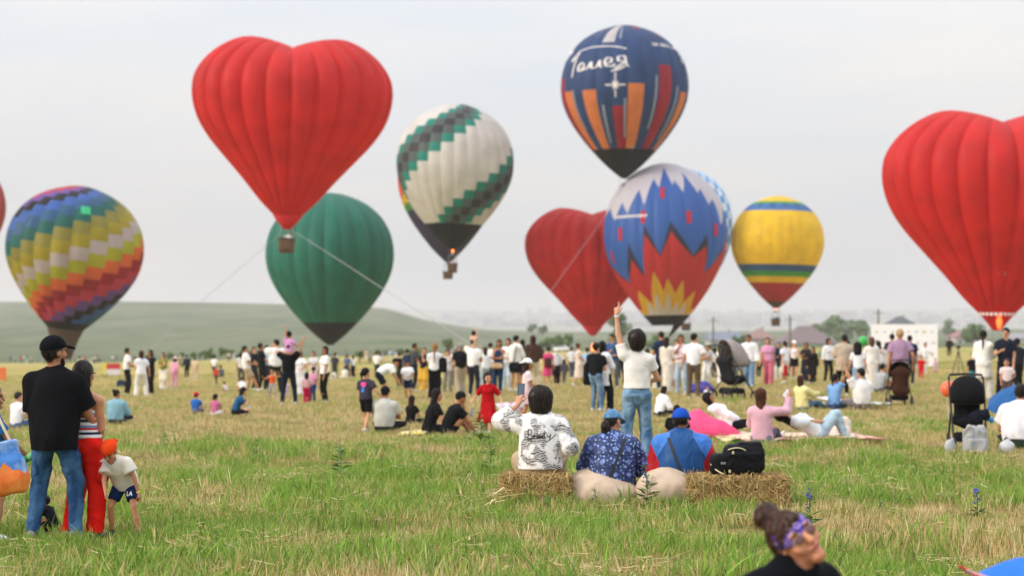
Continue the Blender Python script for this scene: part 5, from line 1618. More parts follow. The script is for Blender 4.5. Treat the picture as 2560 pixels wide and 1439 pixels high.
 ('man in white tee with dark strap facing away from the banner', 2313, 934, 857, 165, 'stand', ('tee', 'e6e6ec'), ('pants', 'cfc8bc'), ('short', '2b1c16'), dict(hands=('outlow', 'down'))),
 ('tiny child in pale pink dress at the foot of the banner', 2338, 936, 895, 160, 'stand', ('tee', 'c9a0b4'), ('skirt', 'c59ab0'), ('short', '3a241a'), dict(kid=.6, female=True)),
 ('distant dark figure alone on the green field right of the banner', 2374, 892, 842, 0, 'stand', ('long', '2a2528'), ('pants', '2a2528'), ('short', '2b1c16'), {}),
 ('woman in long white tunic with a black braid, right of the tripod', 2459, 1000, 825, -30, 'stand', ('coat', 'ece9e2'), ('wide', 'e6e2da'), ('braid', '0f0d0e'), dict(female=True, hands=('front', 'phone'), loose=.01)),
 ('man in dark tee facing the woman in the white tunic', 2510, 1000, 819, 165, 'stand', ('tee', '1d2230'), ('pants', '1b1d24'), ('short', '0f0d0e'), dict(hands=('down', 'phone'))),
 ('small child in white tee with pink sleeves between the couple', 2516, 1010, 896, 175, 'stand', ('tee', 'e6d3d4'), ('shorts', '5a4a4c'), ('short', '3a241a'), dict(kid=.55)),
 ('person in black and teal half hidden behind the white tunic', 2433, 982, 882, 40, 'stand', ('tee', '1a1c22'), ('pants', '2b7f86'), ('short', '15100f'), {}),
 # more of the crowd behind and between
 ('dark haired man looking right behind the pointing woman', 1558, 968, 858, -70, 'stand', ('tee', '2a2f3c'), ('pants', '3a3c44'), ('short', '15100f'), {}),
 ('boy in dark cap and grey tee just right of the pointing woman', 1619, 972, 872, 165, 'stand', ('tee', '8f9298'), ('shorts', '3a3c44'), ('short', '15100f'), dict(kid=.3, hat=('cap', '23262e'))),
 ('woman in white blouse with orange bag behind the white hoodie', 1640, 975, 868, 150, 'stand', ('long', 'e6e0de'), ('maxi', 'dcd4cc'), ('half', '2b1c16'), dict(female=True, flare=.7)),
 ('child with dark hair in white beyond the stroller handle', 1786, 948, 868, 30, 'stand', ('tee', 'd8d8dc'), ('pants', '3f4a5c'), ('half', '15100f'), dict(kid=.3)),
 ('person in pale lilac seen between the maroon and white tops', 1848, 948, 868, 160, 'stand', ('tee', 'c9c0d4'), ('pants', '6a6f7c'), ('short', '2b1c16'), {}),
 ('man in orange tee far behind the woman in pink', 1898, 944, 872, 20, 'stand', ('tee', 'cf8a3c'), ('pants', '3a3c44'), ('short', '1c1512'), {}),
 ('woman in lilac top behind the white cap', 1977, 944, 862, 165, 'stand', ('tee', 'c88fc0'), ('pants', '4a4450'), ('half', '2b1c16'), dict(female=True)),
 ('dark haired person peeping out behind the beige shirt', 2122, 968, 851, 10, 'stand', ('tee', 'b8a2b0'), ('pants', '3a3438'), ('half', '15100f'), dict(female=True)),
 ('person in pale pink behind the curly haired woman', 2164, 966, 858, 170, 'stand', ('tee', 'e0c9cc'), ('pants', '8a8f9a'), ('bob', '3a241a'), dict(female=True)),
 ('man in black tee in front of the banner left part', 2192, 950, 850, 15, 'stand', ('tee', '22242a'), ('pants', '2f3540'), ('short', '15100f'), {}),
 ('woman in white tee standing by the banner right part', 2290, 944, 862, 150, 'stand', ('tee', 'e2e0e6'), ('pants', 'b8a08c'), ('half', '2b1c16'), dict(female=True)),
 ('dark dressed man behind the couple at the right edge', 2547, 986, 845, 20, 'stand', ('tee', '262a34'), ('pants', '23262c'), ('short', '15100f'), {}),
 ('boy in navy tee right behind the man in charcoal', 1018, 962, 872, -40, 'stand', ('tee', '2c3648'), ('pants', '2a2c34'), ('short', '15100f'), {}),
 ('woman with raised phone right of the black handbag', 1120, 985, 872, 160, 'stand', ('tee', 'd8d4d4'), ('pants', '8a8680'), ('bob', '2b1c16'), dict(female=True, hands=('cam', 'cam'))),
 ('grey haired person in white behind the grey haired man', 1140, 968, 866, 30, 'stand', ('tee', 'd6d2cf'), ('pants', '6f6a64'), ('short', '8d8580'), {}),
 ('young man in white tee between the father and the navy dressed woman', 1226, 968, 856, -30, 'stand', ('tee', 'e9e7e6'), ('pants', '3f4a5c'), ('short', '15100f'), {}),
 ('woman in dark dress right behind the cream sweater', 1304, 966, 848, 20, 'stand', ('tee', '4a3a3e'), ('skirt', '433438'), ('half', '15100f'), dict(female=True)),
 ('girl in pale yellow dress far behind the pink dress', 1356, 944, 872, 10, 'stand', ('tee', 'd8cc98'), ('skirt', 'd4c690'), ('bob', '3a241a'), dict(female=True, kid=.2)),
 ('man in pale tee far behind the beige dress', 1430, 946, 866, -20, 'stand', ('tee', 'c9ccd2'), ('pants', '4a5060'), ('short', '1c1512'), {}),
 ('person in dark shirt far right of the long black hair', 1546, 950, 868, 20, 'stand', ('tee', '3a4454'), ('pants', '4a4a52'), ('short', '1c1512'), {}),
 ('man in pale blue shirt behind the group with the raised camera', 668, 966, 862, -30, 'stand', ('tee', 'a9c0dc'), ('pants', '2c2e35'), ('short', '15100f'), {}),
 ('woman in white seen left of the man in tan shorts', 604, 962, 880, 20, 'stand', ('tee', 'd8d4d0'), ('pants', '5a5450'), ('half', '3a241a'), dict(female=True)),
 ('small child in lilac behind the child in orange', 716, 1002, 948, 170, 'stand', ('tee', 'cdb8d4'), ('slim', 'c9a8c8'), ('short', '2b1c16'), dict(kid=.6)),
 ('man in dark polo far behind the woman with black jeans', 838, 948, 882, 10, 'stand', ('tee', '3a424c'), ('pants', '4a4a50'), ('short', '1c1512'), {}),
 ('pair member in denim blue far left of the black skirted woman', 870, 944, 886, 150, 'stand', ('tee', '4a6488'), ('pants', '3a3c44'), ('short', '1c1512'), {}),
 # nearer people on the grass
 ('girl in dark printed tee and black shorts walking away with a braid', 915, 1082, 919, -20, 'walk', ('tee', '3d3a48'), ('shorts', '17171a'), ('pony', '0f0c0d'), dict(kid=.35, female=True, hy=-25, hands=('down', 'outlow'), loose=.01)),
 ('man in pale grey tee and black cap sitting with his back turned', 960, 1080, 966, -15, 'sitx', ('tee', 'b9bab2'), ('pants', '24262c'), ('short', '15100f'), dict(hat=('cap', '16171a'), heavy=.4, loose=.01)),
 ('girl in black tee sitting beside the woman in black', 1026, 1062, 988, -40, 'sitx', ('tee', '16171a'), ('pants', '1b1c20'), ('half', '2b1a14'), dict(kid=.3, female=True)),
 ('woman in black tee with blue hair band sitting beside the man in black', 1072, 1086, 972, -70, 'sitx', ('tee', '15161a'), ('pants', '15161a'), ('bob', '17110f'), dict(female=True, lean=20, hands=('props', 'lap'))),
 ('man in black tee sitting with knees up and looking at his phone', 1118, 1092, 980, -68, 'sitk', ('tee', '14161a'), ('pants', '14161a'), ('short', '100d0c'), dict(lean=30, hands=('read', 'read'), hp=30, shoes='e4e6ea')),
 ('girl in red dress with white collar walking towards the camera', 1220, 1086, 930, 172, 'walk', ('tee', 'b3161f'), ('dress', 'b1151e'), ('bob', '2b1a14'), dict(kid=.6, female=True, hands=('outlow', 'outlow'), flare=1.45, folds=11, sleeve=.9, boxy=.02)),
 ('girl in white cap and pale pink dress walking behind the phone', 1318, 1066, 896, -80, 'walk', ('tee', 'e3ccd0'), ('mini', 'dcb9bd'), ('half', '2b1a14'), dict(kid=.35, female=True, hat=('capb', 'eff1f5'))),
 ('person in white hoodie and dark trousers sitting behind the pointing woman', 1648, 1042, 965, -60, 'sitx', ('hood', 'ececee'), ('pants', '1f2022'), ('bob', '1c1512'), dict(lean=22)),
 ('person in black tee with short black hair sitting behind the blue jacket', 1690, 1112, 1012, -20, 'sitx', ('tee', '141519'), ('pants', '1b1c20'), ('short', '100d0c'), {}),
 ('woman in pale pink long sleeved top sitting and holding up her phone', 1905, 1112, 970, -22, 'sits', ('long', 'd8abbb'), ('pants', '6f6f88'), ('half', '4a2a1c'), dict(female=True, hy=-25, hands=('lap', ((.40, .26, .80), (.8, 0, -1))))),
 ('woman in pale yellow top with brown hair sitting sideways on the grass', 2005, 1026, 938, -55, 'sits', ('long', 'e6dc9c'), ('pants', '5d82a0'), ('half', '3a2018'), dict(female=True, loose=.015, hands=('lap', 'knee'))),
 ('woman in light blue tee sitting and turned towards the man in white', 2084, 1022, 934, -50, 'sitx', ('tee', '7ba6dc'), ('pants', '3c5a86'), ('pony', '15100f'), dict(female=True, hands=('lap', 'out'), loose=.012)),
 ('man in white tee sitting with his back turned near the brown stroller', 2155, 1022, 920, 12, 'sitx', ('tee', 'e2dfdc'), ('pants', '6d6a6c'), ('short', '120f0e'), dict(heavy=.35, hy=35, hands=('out', 'lap'))),
 ('person in grey tee sitting with head in hand in front of the brown stroller', 2198, 982, 910, -60, 'sitk', ('tee', 'a3a6ab'), ('pants', '3f4352'), ('short', '15100f'), dict(hp=30, hands=('read', 'read'))),
 ('person in light blue shirt with a dark bun sitting on the grass', 289, 1058, 974, -15, 'sitx', ('long', '7fa8b8'), ('pants', '2b3442'), ('bun', '120f0e'), dict(female=True, heavy=.7, hy=-35, loose=.015)),
 ('man in white tee sitting on the grass left of the couple', 40, 1072, 979, -40, 'sitx', ('tee', 'e6e6ec'), ('pants', '4a6288'), ('short', '2a2422'), dict(hy=-20)),
 ('man in white tee sitting under the blue umbrella at the right edge', 2546, 1122, 962, -25, 'sitx', ('tee', 'e2e0e6'), ('pants', '2a3a34'), ('short', '1c1512'), dict(heavy=.45, lean=24, loose=.02)),
]
PEO = {}
for row in CROWD:
    lab, x, ba, to, yw, po, sh_, pa_, ha_, op = row
    PEO[lab] = person(lab, x, ba, to, yw, po, sh_, pa_, ha_, **op)

def key(part):
    for k in PEO:
        if part in k: return PEO[k]

# parents with a child riding on the shoulders
ra, sa = person('man in black tee and navy trousers with a girl on his shoulders', 722, 1012, 858, 5, 'apart', ('tee', '131418'), ('pants', '1f2735'), ('short', '15100f'), hands=('shoulder', ((.42, .05, 1.86), (1, 0, -.3))))
p_ = w_of(ra, sa.P3 + np.array([0, -.03, .02]))
person('girl in pink top riding on the shoulders of the man in black', 0, 0, 0, -10, 'ride', ('tee', 'cf93c4'), ('pants', 'c4968a'), ('bun', '1c1512'), female=True, kid=.5, pos=p_, height=(878 - 822) / FPX * p_.y * 1.0, shoes=None, hands=('shoulder', ((.5, .12, .5), (.4, 0, -1))))
rb, sb = person('father in white tee and dark jeans with a child on his shoulders', 1182, 992, 846, -30, 'stand', ('tee', 'ecebe8'), ('pants', '2b303c'), ('short', '2b1c16'), hands=('shoulder', 'front'))
p_ = w_of(rb, sb.P3 + np.array([0, -.03, .02]))
person('small child in beige riding on the shoulders of the father in white', 0, 0, 0, -40, 'ride', ('tee', 'c9a58c'), ('pants', 'c2a898'), ('short', '120f0e'), kid=.6, pos=p_, height=(866 - 822) / FPX * p_.y, shoes=None)
# people lying on the grass
def lying(label, x, base, yaw, height, **kw):
    d = gp(x, base).y
    return person(label, x, base, base - 10, yaw, height=None, pos=gp(x, base), **kw) if height is None else person(label, x, base, base, yaw, pos=gp(x, base), height=height, **kw)
lying('person in white hoodie and black trousers lying back on the pink beanbag', 1826, 1092, -100, .78, pose='recl', shirt=('hood', 'ebeaf0'), pants=('pants', '15161a'), hair=('half', '15100f'), female=True, lean=-52, pel=(0, 0, .24))
lying('woman in white top and pale jeans lying on the picnic blanket', 2046, 1104, -82, .53, pose='lie', shirt=('tee', 'e2e8ee'), pants=('pants', 'a9c3d4'), hair=('half', '15100f'), female=True, ank=((-.1, .50, .07), (.1, .44, .07)), hp=0, pel=(0, 0, .14))
lying('small child in white tee leaning on the purple beanbag', 1768, 996, 165, .40, pose='sitb', shirt=('tee', 'e3e2e6'), pants=('pants', '2a3350'), hair=('short', '15100f'), kid=.6)

# far crowd along the foot of the hill: dozens of tiny figures
FCOL = [('white', W), ('pale blue', 'a9bcd8'), ('pink', 'd29aa8'), ('black', '2a2a30'), ('teal', '4f9a8c'), ('red', 'c2453a'), ('beige', 'cbb9a2'), ('grey', '85888e')]
fr = random.Random(4)
far_spots = [(26, 905), (38, 908), (52, 910), (60, 906), (66, 912), (78, 909), (96, 908), (152, 905), (160, 908), (166, 910), (176, 909), (186, 905), (198, 908), (206, 912), (214, 906), (228, 908), (236, 911), (244, 908), (250, 907), (282, 906), (290, 908), (298, 905), (450, 916), (500, 903), (512, 902), (572, 905), (586, 908), (606, 906), (618, 905), (840, 914), (900, 908), (915, 905), (958, 906), (975, 905), (990, 908), (865, 905), (925, 912), (1120, 900), (1128, 903), (1560, 905), (1750, 902), (1780, 904), (1900, 903), (2050, 905), (1350, 902), (1425, 905)]
ONES = ['', 'first', 'second', 'third', 'fourth', 'fifth', 'sixth', 'seventh', 'eighth', 'ninth', 'tenth', 'eleventh', 'twelfth', 'thirteenth', 'fourteenth', 'fifteenth', 'sixteenth', 'seventeenth', 'eighteenth', 'nineteenth']
def ordinal(k):
    if k < 20: return ONES[k]
    t, o_ = divmod(k, 10)
    return ['', '', 'twentieth', 'thirtieth', 'fortieth', 'fiftieth'][t] if o_ == 0 else ['', '', 'twenty', 'thirty', 'forty', 'fifty'][t] + '-' + ONES[o_]
far_spots.sort()
for i, (x, y) in enumerate(far_spots):
    nm_, c_ = FCOL[fr.randrange(len(FCOL))]
    p3 = gp(x, y)
    fem = fr.random() < .5
    person('tiny distant visitor in %s, %s from the left in the far crowd row' % (nm_, ordinal(i + 1)), x, y, y - max(18, min(34, 1.68 / p3.y * FPX * fr.uniform(.9, 1.05))), fr.choice([0, 180, 90, -60]), fr.choice(['stand', 'walk']), ('tee', c_), ('pants', fr.choice([K, '4f6f93', 'd8d0c6', '5a5450'])), ('half' if fem else 'short', '2b1c16'), female=fem, vox=.06, shoes=None, face=False, group='tiny visitors in the far crowd')
for (rt_, dp_, lab_, c_) in RIDE:
    person(lab_, 0, 0, 0, 170, 'stand', ('tee', c_), ('pants', K), ('short', '1c1512'), pos=rt_.location + Vector((.1, 0, -dp_ - .98)), height=1.5, vox=.05, shoes=None, face=False, group='balloon passengers', hands=('front', 'wave'))
# ------------------------------------------------------------------ people close to the camera
def extra_sdf(name, prims, vox, mat, root, **k):
    me = sdf_mesh(name, prims, vox, **k)
    return link(name, me, mat, root) if me else None
JEANS = denim('1c3d68', '47719c')
def jean_seams(root, s, q, up=0.0):
    for o in list(root.children):
        if not o.name.startswith('trousers'): continue
        c = s.P0 - s.up1 * (.14 - up) * q
        ST = []
        for i in (-1, 1):
            x0 = .5 + .24 * i
            ST += [[(x0 - .14, .95), (x0 - .13, .55), (x0, .40), (x0 + .13, .55), (x0 + .14, .95), (x0 - .14, .95)]]
        strokes_project('pocket_stitching', ST, o, (c + V3(-.17, -.1, -.02) * q).tolist(), (1, 0, 0), (0, 0, 1), .34 * q, .22 * q, (0, 1, 0), .006 * q, denim('6f93b8', 'a9c2d8'), o, .002)
        strokes_project('centre_seam', [[(0, 0), (0, .5), (0, 1)]], o, (c + V3(0, -.1, .02) * q).tolist(), (1, 0, 0), (0, 0, 1), .1, .18 * q, (0, 1, 0), .006 * q, denim('16304f', '2a4c74'), o, .002)
def fin_man(root, s, q, vox):
    H = q
    at_ = lambda x, y, z: s.hc + (s.hr * x + s.hf * y + s.hu * z) * H
    extra_sdf('beard', [C(at_(0, .03, -.045), at_(0, .062, -.098), .061 * H, .04 * H)], .008, hairmat('1a1210'), root, cuts=[(at_(0, 0, -.03), s.hu), (at_(0, .01, 0), -s.hf)])
    w, e = s.wr[1], s.el[1]; d = nrm(w - e)
    mb = MB(); mb.tube([Vector((w - d * .03 * q).tolist()), Vector((w - d * .002 * q).tolist())], .034 * q, 14); mb.build('watch_strap', plain('14161c', .4), root, True)
    mb = MB(); mb.tube([Vector((w - d * .075 * q).tolist()), Vector((w - d * .055 * q).tolist())], .034 * q, 14); mb.build('wristband', plain('5a4a86', .6), root, True)
    c = at_(0, -.118, .055)
    mb = MB(); mb.box(c.tolist(), (.012, .004, .014)); mb.build('cap_emblem', plain('e8e8e8', .6), root)
    jean_seams(root, s, q)
person('bearded man in black tee, black cap and blue jeans with arm round a woman', 136, 1352, 842, -6, 'apart', ('tee', '121317'), ('pants', JEANS), ('short', '1a1310'), near=True, shoes='8a8580', hat=('cap', '101218'), hy=-38, hp=-6,
       hands=(((-.12, .26, 1.0), (-.35, -1, -.3)), ((.30, .28, .95), (.25, -1, -.6))), boxy=.035, handspec=({}, dict(dir=(.15, .75, -.55), nrm=(-.9, .2, .1), curl=.35)), sleeve=.86, hem=-.135, loose=.008, finish=fin_man, face=False,
       ank=((-.19, -.02, .08), (.17, .06, .08)), skin='b98466')

STRIPE = fabric('e3e3e8')
def stripes_mat():
    m, n, l, b, o = newmat('striped_knit')
    tc = n.new('ShaderNodeTexCoord'); sp = n.new('ShaderNodeSeparateXYZ'); l.new(tc.outputs['Object'], sp.inputs[0])
    mu = n.new('ShaderNodeMath'); mu.operation = 'MULTIPLY'; mu.inputs[1].default_value = 9.0; l.new(sp.outputs['Z'], mu.inputs[0])
    fr_ = n.new('ShaderNodeMath'); fr_.operation = 'FRACT'; l.new(mu.outputs[0], fr_.inputs[0])
    r_ = n.new('ShaderNodeValToRGB'); r_.color_ramp.interpolation = 'CONSTANT'
    el = r_.color_ramp.elements
    el[0].color = (*srgb('e6e6ea'), 1); el[1].position = .25; el[1].color = (*srgb('1c2a52'), 1)
    for p_, c_ in ((.45, 'e6e6ea'), (.62, 'c22a34'), (.8, '6f8fb8')):
        e = el.new(p_); e.color = (*srgb(c_), 1)
    l.new(fr_.outputs[0], r_.inputs[0]); l.new(r_.outputs[0], b.inputs['Base Color']); b.inputs['Roughness'].default_value = .9
    return m
def fin_red(root, s, q, vox):
    p = (s.hip[1] + s.kn[1]) / 2 + (s.rt0 * .132 + s.f1 * -.015 - s.up1 * .06) * q
    me = sdf_mesh('cargo_pocket', [E(p, np.array([.035, .095, .125]) * q, .01)], .01, cuts=[(p + V3(0, 0, .10) * q, (0, 0, 1)), (p - V3(0, 0, .11) * q, (0, 0, -1)), (p + V3(.022, 0, 0) * q, (1, 0, 0))])
    po = link('cargo_pocket', me, fabric('d81e15'), root)
    mb = MB(); mb.box((p + V3(.014, 0, .088) * q).tolist(), (.03 * q, .17 * q, .05 * q)); mb.build('pocket_flap', fabric('dc2218'), po)
    c = s.hc + (s.hr * .085 + s.hf * .055 + s.hu * .015) * q
    mb = MB(); mb.tube([(c - s.hf * .06 * q).tolist(), (c + s.hf * .03 * q).tolist()], .005, 6); mb.build('glasses_arm', plain('14141a', .4), root)
    t = s.sh[1] + (-s.rt * .07 - s.f2 * .052 + s.up2 * .012) * q
    mb = MB(); mb.box(t.tolist(), (.035, .004, .012)); mb.build('shoulder_tattoo', plain('2a2220', .8), root)
person('woman with black bob in striped strapless top and red cargo trousers', 210, 1340, 903, -28, 'stand', ('tube', stripes_mat()), ('wide', fabric('dc2016')), ('half', '15100f'), near=True, female=True, heavy=.4, shoes='b8b0a8', hem=.05,
       hands=(((-.1, .2, 1.05), (-1, -.4, -.2)), ((.04, .22, 1.04), (.8, -.8, -.5))), finish=fin_red, face=False, skin='c08a6c', ank=((-.15, -.02, .08), (.13, .02, .08)), hy=-12)

def fin_boy(root, s, q, vox):
    w, e = s.wr[0], s.el[0]; d = nrm(w - e)
    mb = MB(); mb.tube([Vector((w - d * .035 * q).tolist()), Vector((w - d * .0 * q).tolist())], .034 * q, 12); mb.build('wristband', plain('d8c02c', .6), root, True)
    extra_sdf('collar', [C(s.P3 - s.rt * .05 * q + s.f2 * .045 * q, s.P3 + s.rt * .05 * q + s.f2 * .045 * q, .03 * q, .03 * q, .01), C(s.P3 - s.rt * .06 * q, s.P3 - s.rt * .03 * q + s.f2 * .075 * q - s.up2 * .02 * q, .02 * q, .018 * q, .01)], .009, fabric('efe9e0'), root)
    for o in root.children:
        if o.name.startswith('shorts'):
            th = (s.hip[0] + s.kn[0]) / 2
            LA = [[(0, 1), (0, 0), (.32, 0)], [(.42, 0), (.68, 1), (.95, 0)], [(.52, .35), (.85, .35)]]
            strokes_project('lettering', [[(1 - x_, y_) for (x_, y_) in st] for st in LA], o, (th + V3(-.045, 0, .0) * q).tolist(), (1, 0, 0), (0, 0, 1), .10 * q, .07 * q, (0, -1, 0), .016 * q, fabric('eef0f4'), o)
person('boy in white polo, navy shorts and backwards orange cap stooping forward', 308, 1338, 1104, 168, 'stoop', ('tee', 'ded8ce'), ('shorts', '16294e'), ('short', '4a3526'), near=True, kid=.75, heavy=.3, loose=.015, hat=('capb', fabric('dc4416')), shoes='20242a',
       lean=50, hp=46, side=10, hands=(((-.44, .14, .50), (-1, -.2, .3)), ((.14, .40, .72), (1, .2, 0))), short=.72, finish=fin_boy, hem=-.06, skin='b98566', ank=((-.30, .04, .08), (.24, -.10, .08)))
person('child in dark clothes crouching beyond the legs of the man in jeans', 122, 1330, 1238, 70, 'squat', ('tee', '1e222c'), ('pants', '1c2028'), ('short', '1a1310'), near=True, kid=.5, shoes='3a3a40', skin='b98566')

TEEBLUE = fabric('2f6fae')
rg, sg = person('girl in blue tee and denim shorts with long brown hair at the left edge', -18, 1350, 962, -72, 'stand', ('tee', TEEBLUE), ('shorts', denim('3a5f8c', '6f93b8')), ('long', '4a3022'), near=True, female=True, kid=.2, shoes='d4d6d8',
       hands=(((-.1, .3, 1.0), (-1, -.4, -.4)), ((.10, .38, .98), (1, -.5, -.5))), handspec=({}, dict(nrm=(-1, 0, .2), curl=1.0)), short=.55, skin='bd8a6c')
# green bottle in her hand
wp = w_of(rg, sg.wr[1]); 
bt = empty('bottle', wp + Vector((.06, -.03, -.015))); bt.rotation_euler = (0, math.radians(62), 0)
bm = MB(); bm.lathe([(0, -.08), (.030, -.08), (.033, -.06), (.031, .0), (.033, .05), (.028, .09), (.013, .125), (.013, .135)], 18); bm.build('bottle_body', plain('1f8a3c', .2), bt, True)
bm = MB(); bm.lathe([(.015, .133), (.015, .155), (0, .155)], 14); bm.build('bottle_cap', plain('2f9a4c', .4), bt, True)
bm = MB(); bm.lathe([(.0336, -.03), (.0325, .0), (.034, .035)], 18); bm.build('bottle_label', plain('7fc48a', .5), bt, True)
tag(bt, 'green plastic soda bottle held by the girl at the left edge', 'bottle')
# tote bag
tt = empty('tote_bag', at(28, 1232, 17.0) + Vector((0, 0, 0))); tt.rotation_euler = (0, math.radians(-8), 0)
def tote_mat():
    m, n, l, b, o = newmat('printed_tote')
    a_, t_, src = noise_mix(n, l, srgb('2f74c4'), srgb('a9c4e2'), 5, detail=5, lo=.48, hi=.66)
    c_, t2, _ = noise_mix(n, l, srgb('d8661c'), srgb('e08a3a'), 9)
    sp = n.new('ShaderNodeSeparateXYZ'); l.new(src, sp.inputs[0])
    ad = n.new('ShaderNodeMath'); ad.operation = 'MULTIPLY_ADD'; ad.inputs[1].default_value = .34; l.new(t_.outputs['Fac'], ad.inputs[0]); l.new(sp.outputs['Z'], ad.inputs[2])
    st = n.new('ShaderNodeMath'); st.operation = 'LESS_THAN'; st.inputs[1].default_value = .36; l.new(ad.outputs[0], st.inputs[0])
    mx = n.new('ShaderNodeMix'); mx.data_type = 'RGBA'; l.new(st.outputs[0], mx.inputs['Factor']); l.new(a_.outputs['Result'], mx.inputs['A']); l.new(c_.outputs['Result'], mx.inputs['B'])
    l.new(mx.outputs['Result'], b.inputs['Base Color']); b.inputs['Roughness'].default_value = .6
    return m
sdf_thing('bag_body', [B((-.02, 0, .14), (.165, .055, .15), .04), B((-.02, 0, .33), (.135, .03, .12), .02, .08), C((-.12, 0, .1), (.1, 0, .12), .06, .055, .1)], .010, tote_mat(), tt, wr=wrinkle(.010, 20, 3))
bm = MB(); bm.tube([(-.10, 0, .42), (-.10, .0, .6), (-.07, .02, .78)], .012, 6).build('strap', fabric('d8cdb8'), tt)
bm = MB(); bm.tube([(.06, 0, .42), (.0, .0, .6), (-.06, .02, .78)], .012, 6).build('strap', fabric('d8cdb8'), tt)
tag(tt, 'blue and orange printed tote bag hanging at the left edge', 'bag')

# ---- hay bales
HAYC = [plain('a88c58', .95, vary=.2), plain('c2a870', .95, vary=.2), plain('8f7442', .95, vary=.2)]
def bale(label, c, dims, seed, n=3200, rz=0.0):
    root = empty('hay_bale', c, rz)
    tag(root, label, 'hay bale', 'hay bales used as seats')
    x, y, z = dims
    hx, hy = x / 2 - .09, y / 2 - .09
    P = [B((0, 0, z / 2), (x / 2 - .02, y / 2 - .02, z / 2 - .01), .05, .05)]
    w1, w2 = wrinkle(.018, 16, seed), wrinkle(.008, 48, seed + 1)
    core = sdf_mesh('packed_core', P, .02, wr=lambda p: w1(p) + w2(p))
    co = link('packed_core', core, plain('7d6438', 1.0, vary=.35, scale=40), root)
    r = np.random.RandomState(seed)
    bv = BVHTree.FromPolygons([v.co[:] for v in core.vertices], [p.vertices[:] for p in core.polygons])
    V, Q, mi = [], [], []
    cen = np.zeros(len(core.polygons) * 3, np.float32); core.polygons.foreach_get('center', cen); cen = cen.reshape(-1, 3)
    nor = np.zeros(len(core.polygons) * 3, np.float32); core.polygons.foreach_get('normal', nor); nor = nor.reshape(-1, 3)
    for i in range(n):
        j = r.randint(len(cen)); p, nn = cen[j], nor[j]
        if nn[2] < -.5: continue
        t = np.cross(nn, r.normal(size=3) * np.array([1.0, 1.0, .55])); t = nrm(t)
        ln = r.uniform(.05, .22); wd = r.uniform(.0022, .0045)
        side = nrm(np.cross(t, nn)) * wd
        bow = nn * r.uniform(.0, .022) ; end = nn * r.uniform(-.01, .04)
        a = p - t * ln / 2 + nn * r.uniform(-.012, .012); m_ = p + bow + nn * .006; b_ = p + t * ln / 2 + end
        k = len(V)
        V += [a - side, a + side, m_ - side, m_ + side, b_ - side * .6, b_ + side * .6]
        Q += [(k, k + 1, k + 3, k + 2), (k + 2, k + 3, k + 5, k + 4)]; mi += [r.randint(3)] * 2
    me = mesh_np('straw', np.array(V), np.array(Q), smooth=False)
    for m_ in HAYC: me.materials.append(m_)
    me.polygons.foreach_set('material_index', np.array(mi, np.int32))
    so = link('straw', me, None, root); so['kind'] = 'stuff'
    for fx in (-.28, .28):
        ring = [(x * fx, -y / 2 - .005, .02), (x * fx, -y / 2 - .012, z * .5), (x * fx, -y / 2 - .005, z - .01), (x * fx, 0, z + .006), (x * fx, y / 2 + .005, z - .01), (x * fx, y / 2 + .005, .02)]
        mb = MB(); mb.tube(ring, .005, 5).build('twine', plain('b07a3c', .8), root)
    return root
def on(x, y, dz=0.0):
    p = gp(x, y); return Vector((p.x, p.y, p.z + dz))
bp1 = on(1341, 1272); bale('hay bale under the woman filming with her phone', bp1 + Vector((0, .25, 0)), (.76, .55, .36), 5)
bp2 = on(1850, 1272); bale('hay bale under the black backpack', bp2 + Vector((0, .25, 0)), (1.06, .55, .34), 9, 4200)

# ---- beanbags
def beanbag(label, c, prims, mat, seed, group='beanbags', vox=.018, amp=.014):
    root = empty('beanbag', c); tag(root, label, 'beanbag', group)
    w1 = wrinkle(amp * .9, 13, seed); w2 = wrinkle(amp * .3, 38, seed + 7)
    me = sdf_mesh('cover', prims, vox, cuts=[((0, 0, -.02), (0, 0, -1))], wr=lambda p: w1(p) + w2(p))
    co = link('cover', me, mat, root)
    return root, co
CREAM = fabric('c2ae9a', .75)
bbp = on(1512, 1268); beanbag('cream beanbag under the woman in the patterned blue shirt', bbp + Vector((0, .35, 0)), [E((-.08, 0, .13), (.33, .36, .22)), E((.12, -.02, .10), (.28, .32, .17), .1), E((-.05, .2, .2), (.34, .3, .2), .1)], CREAM, 31)
bb2 = on(1682, 1270); beanbag('cream beanbag under the man in the blue jacket', bb2 + Vector((0, .35, 0)), [E((-.06, 0, .15), (.30, .36, .25)), E((.16, .02, .12), (.26, .34, .18), .1), E((.1, .2, .2), (.34, .3, .2), .1)], CREAM, 47)
for (bx_, w_) in ((bbp, -.02), (bb2, .1)):
    pass
pk = on(1785, 1102); beanbag('bright pink beanbag under the person in the white hoodie', pk + Vector((-.05, .3, 0)), [E((0, 0, .14), (.44, .4, .22)), E((-.2, .05, .30), (.22, .3, .22), .15), E((.28, 0, .08), (.25, .3, .14), .1)], fabric('e0507e', .7), 53)
pu = on(1752, 984); beanbag('purple beanbag beside the legs of the man in brown trousers', pu + Vector((0, .4, 0)), [E((0, 0, .13), (.5, .45, .2)), E((.15, 0, .22), (.22, .3, .18), .1)], fabric('4a4694', .8), 59, vox=.03)

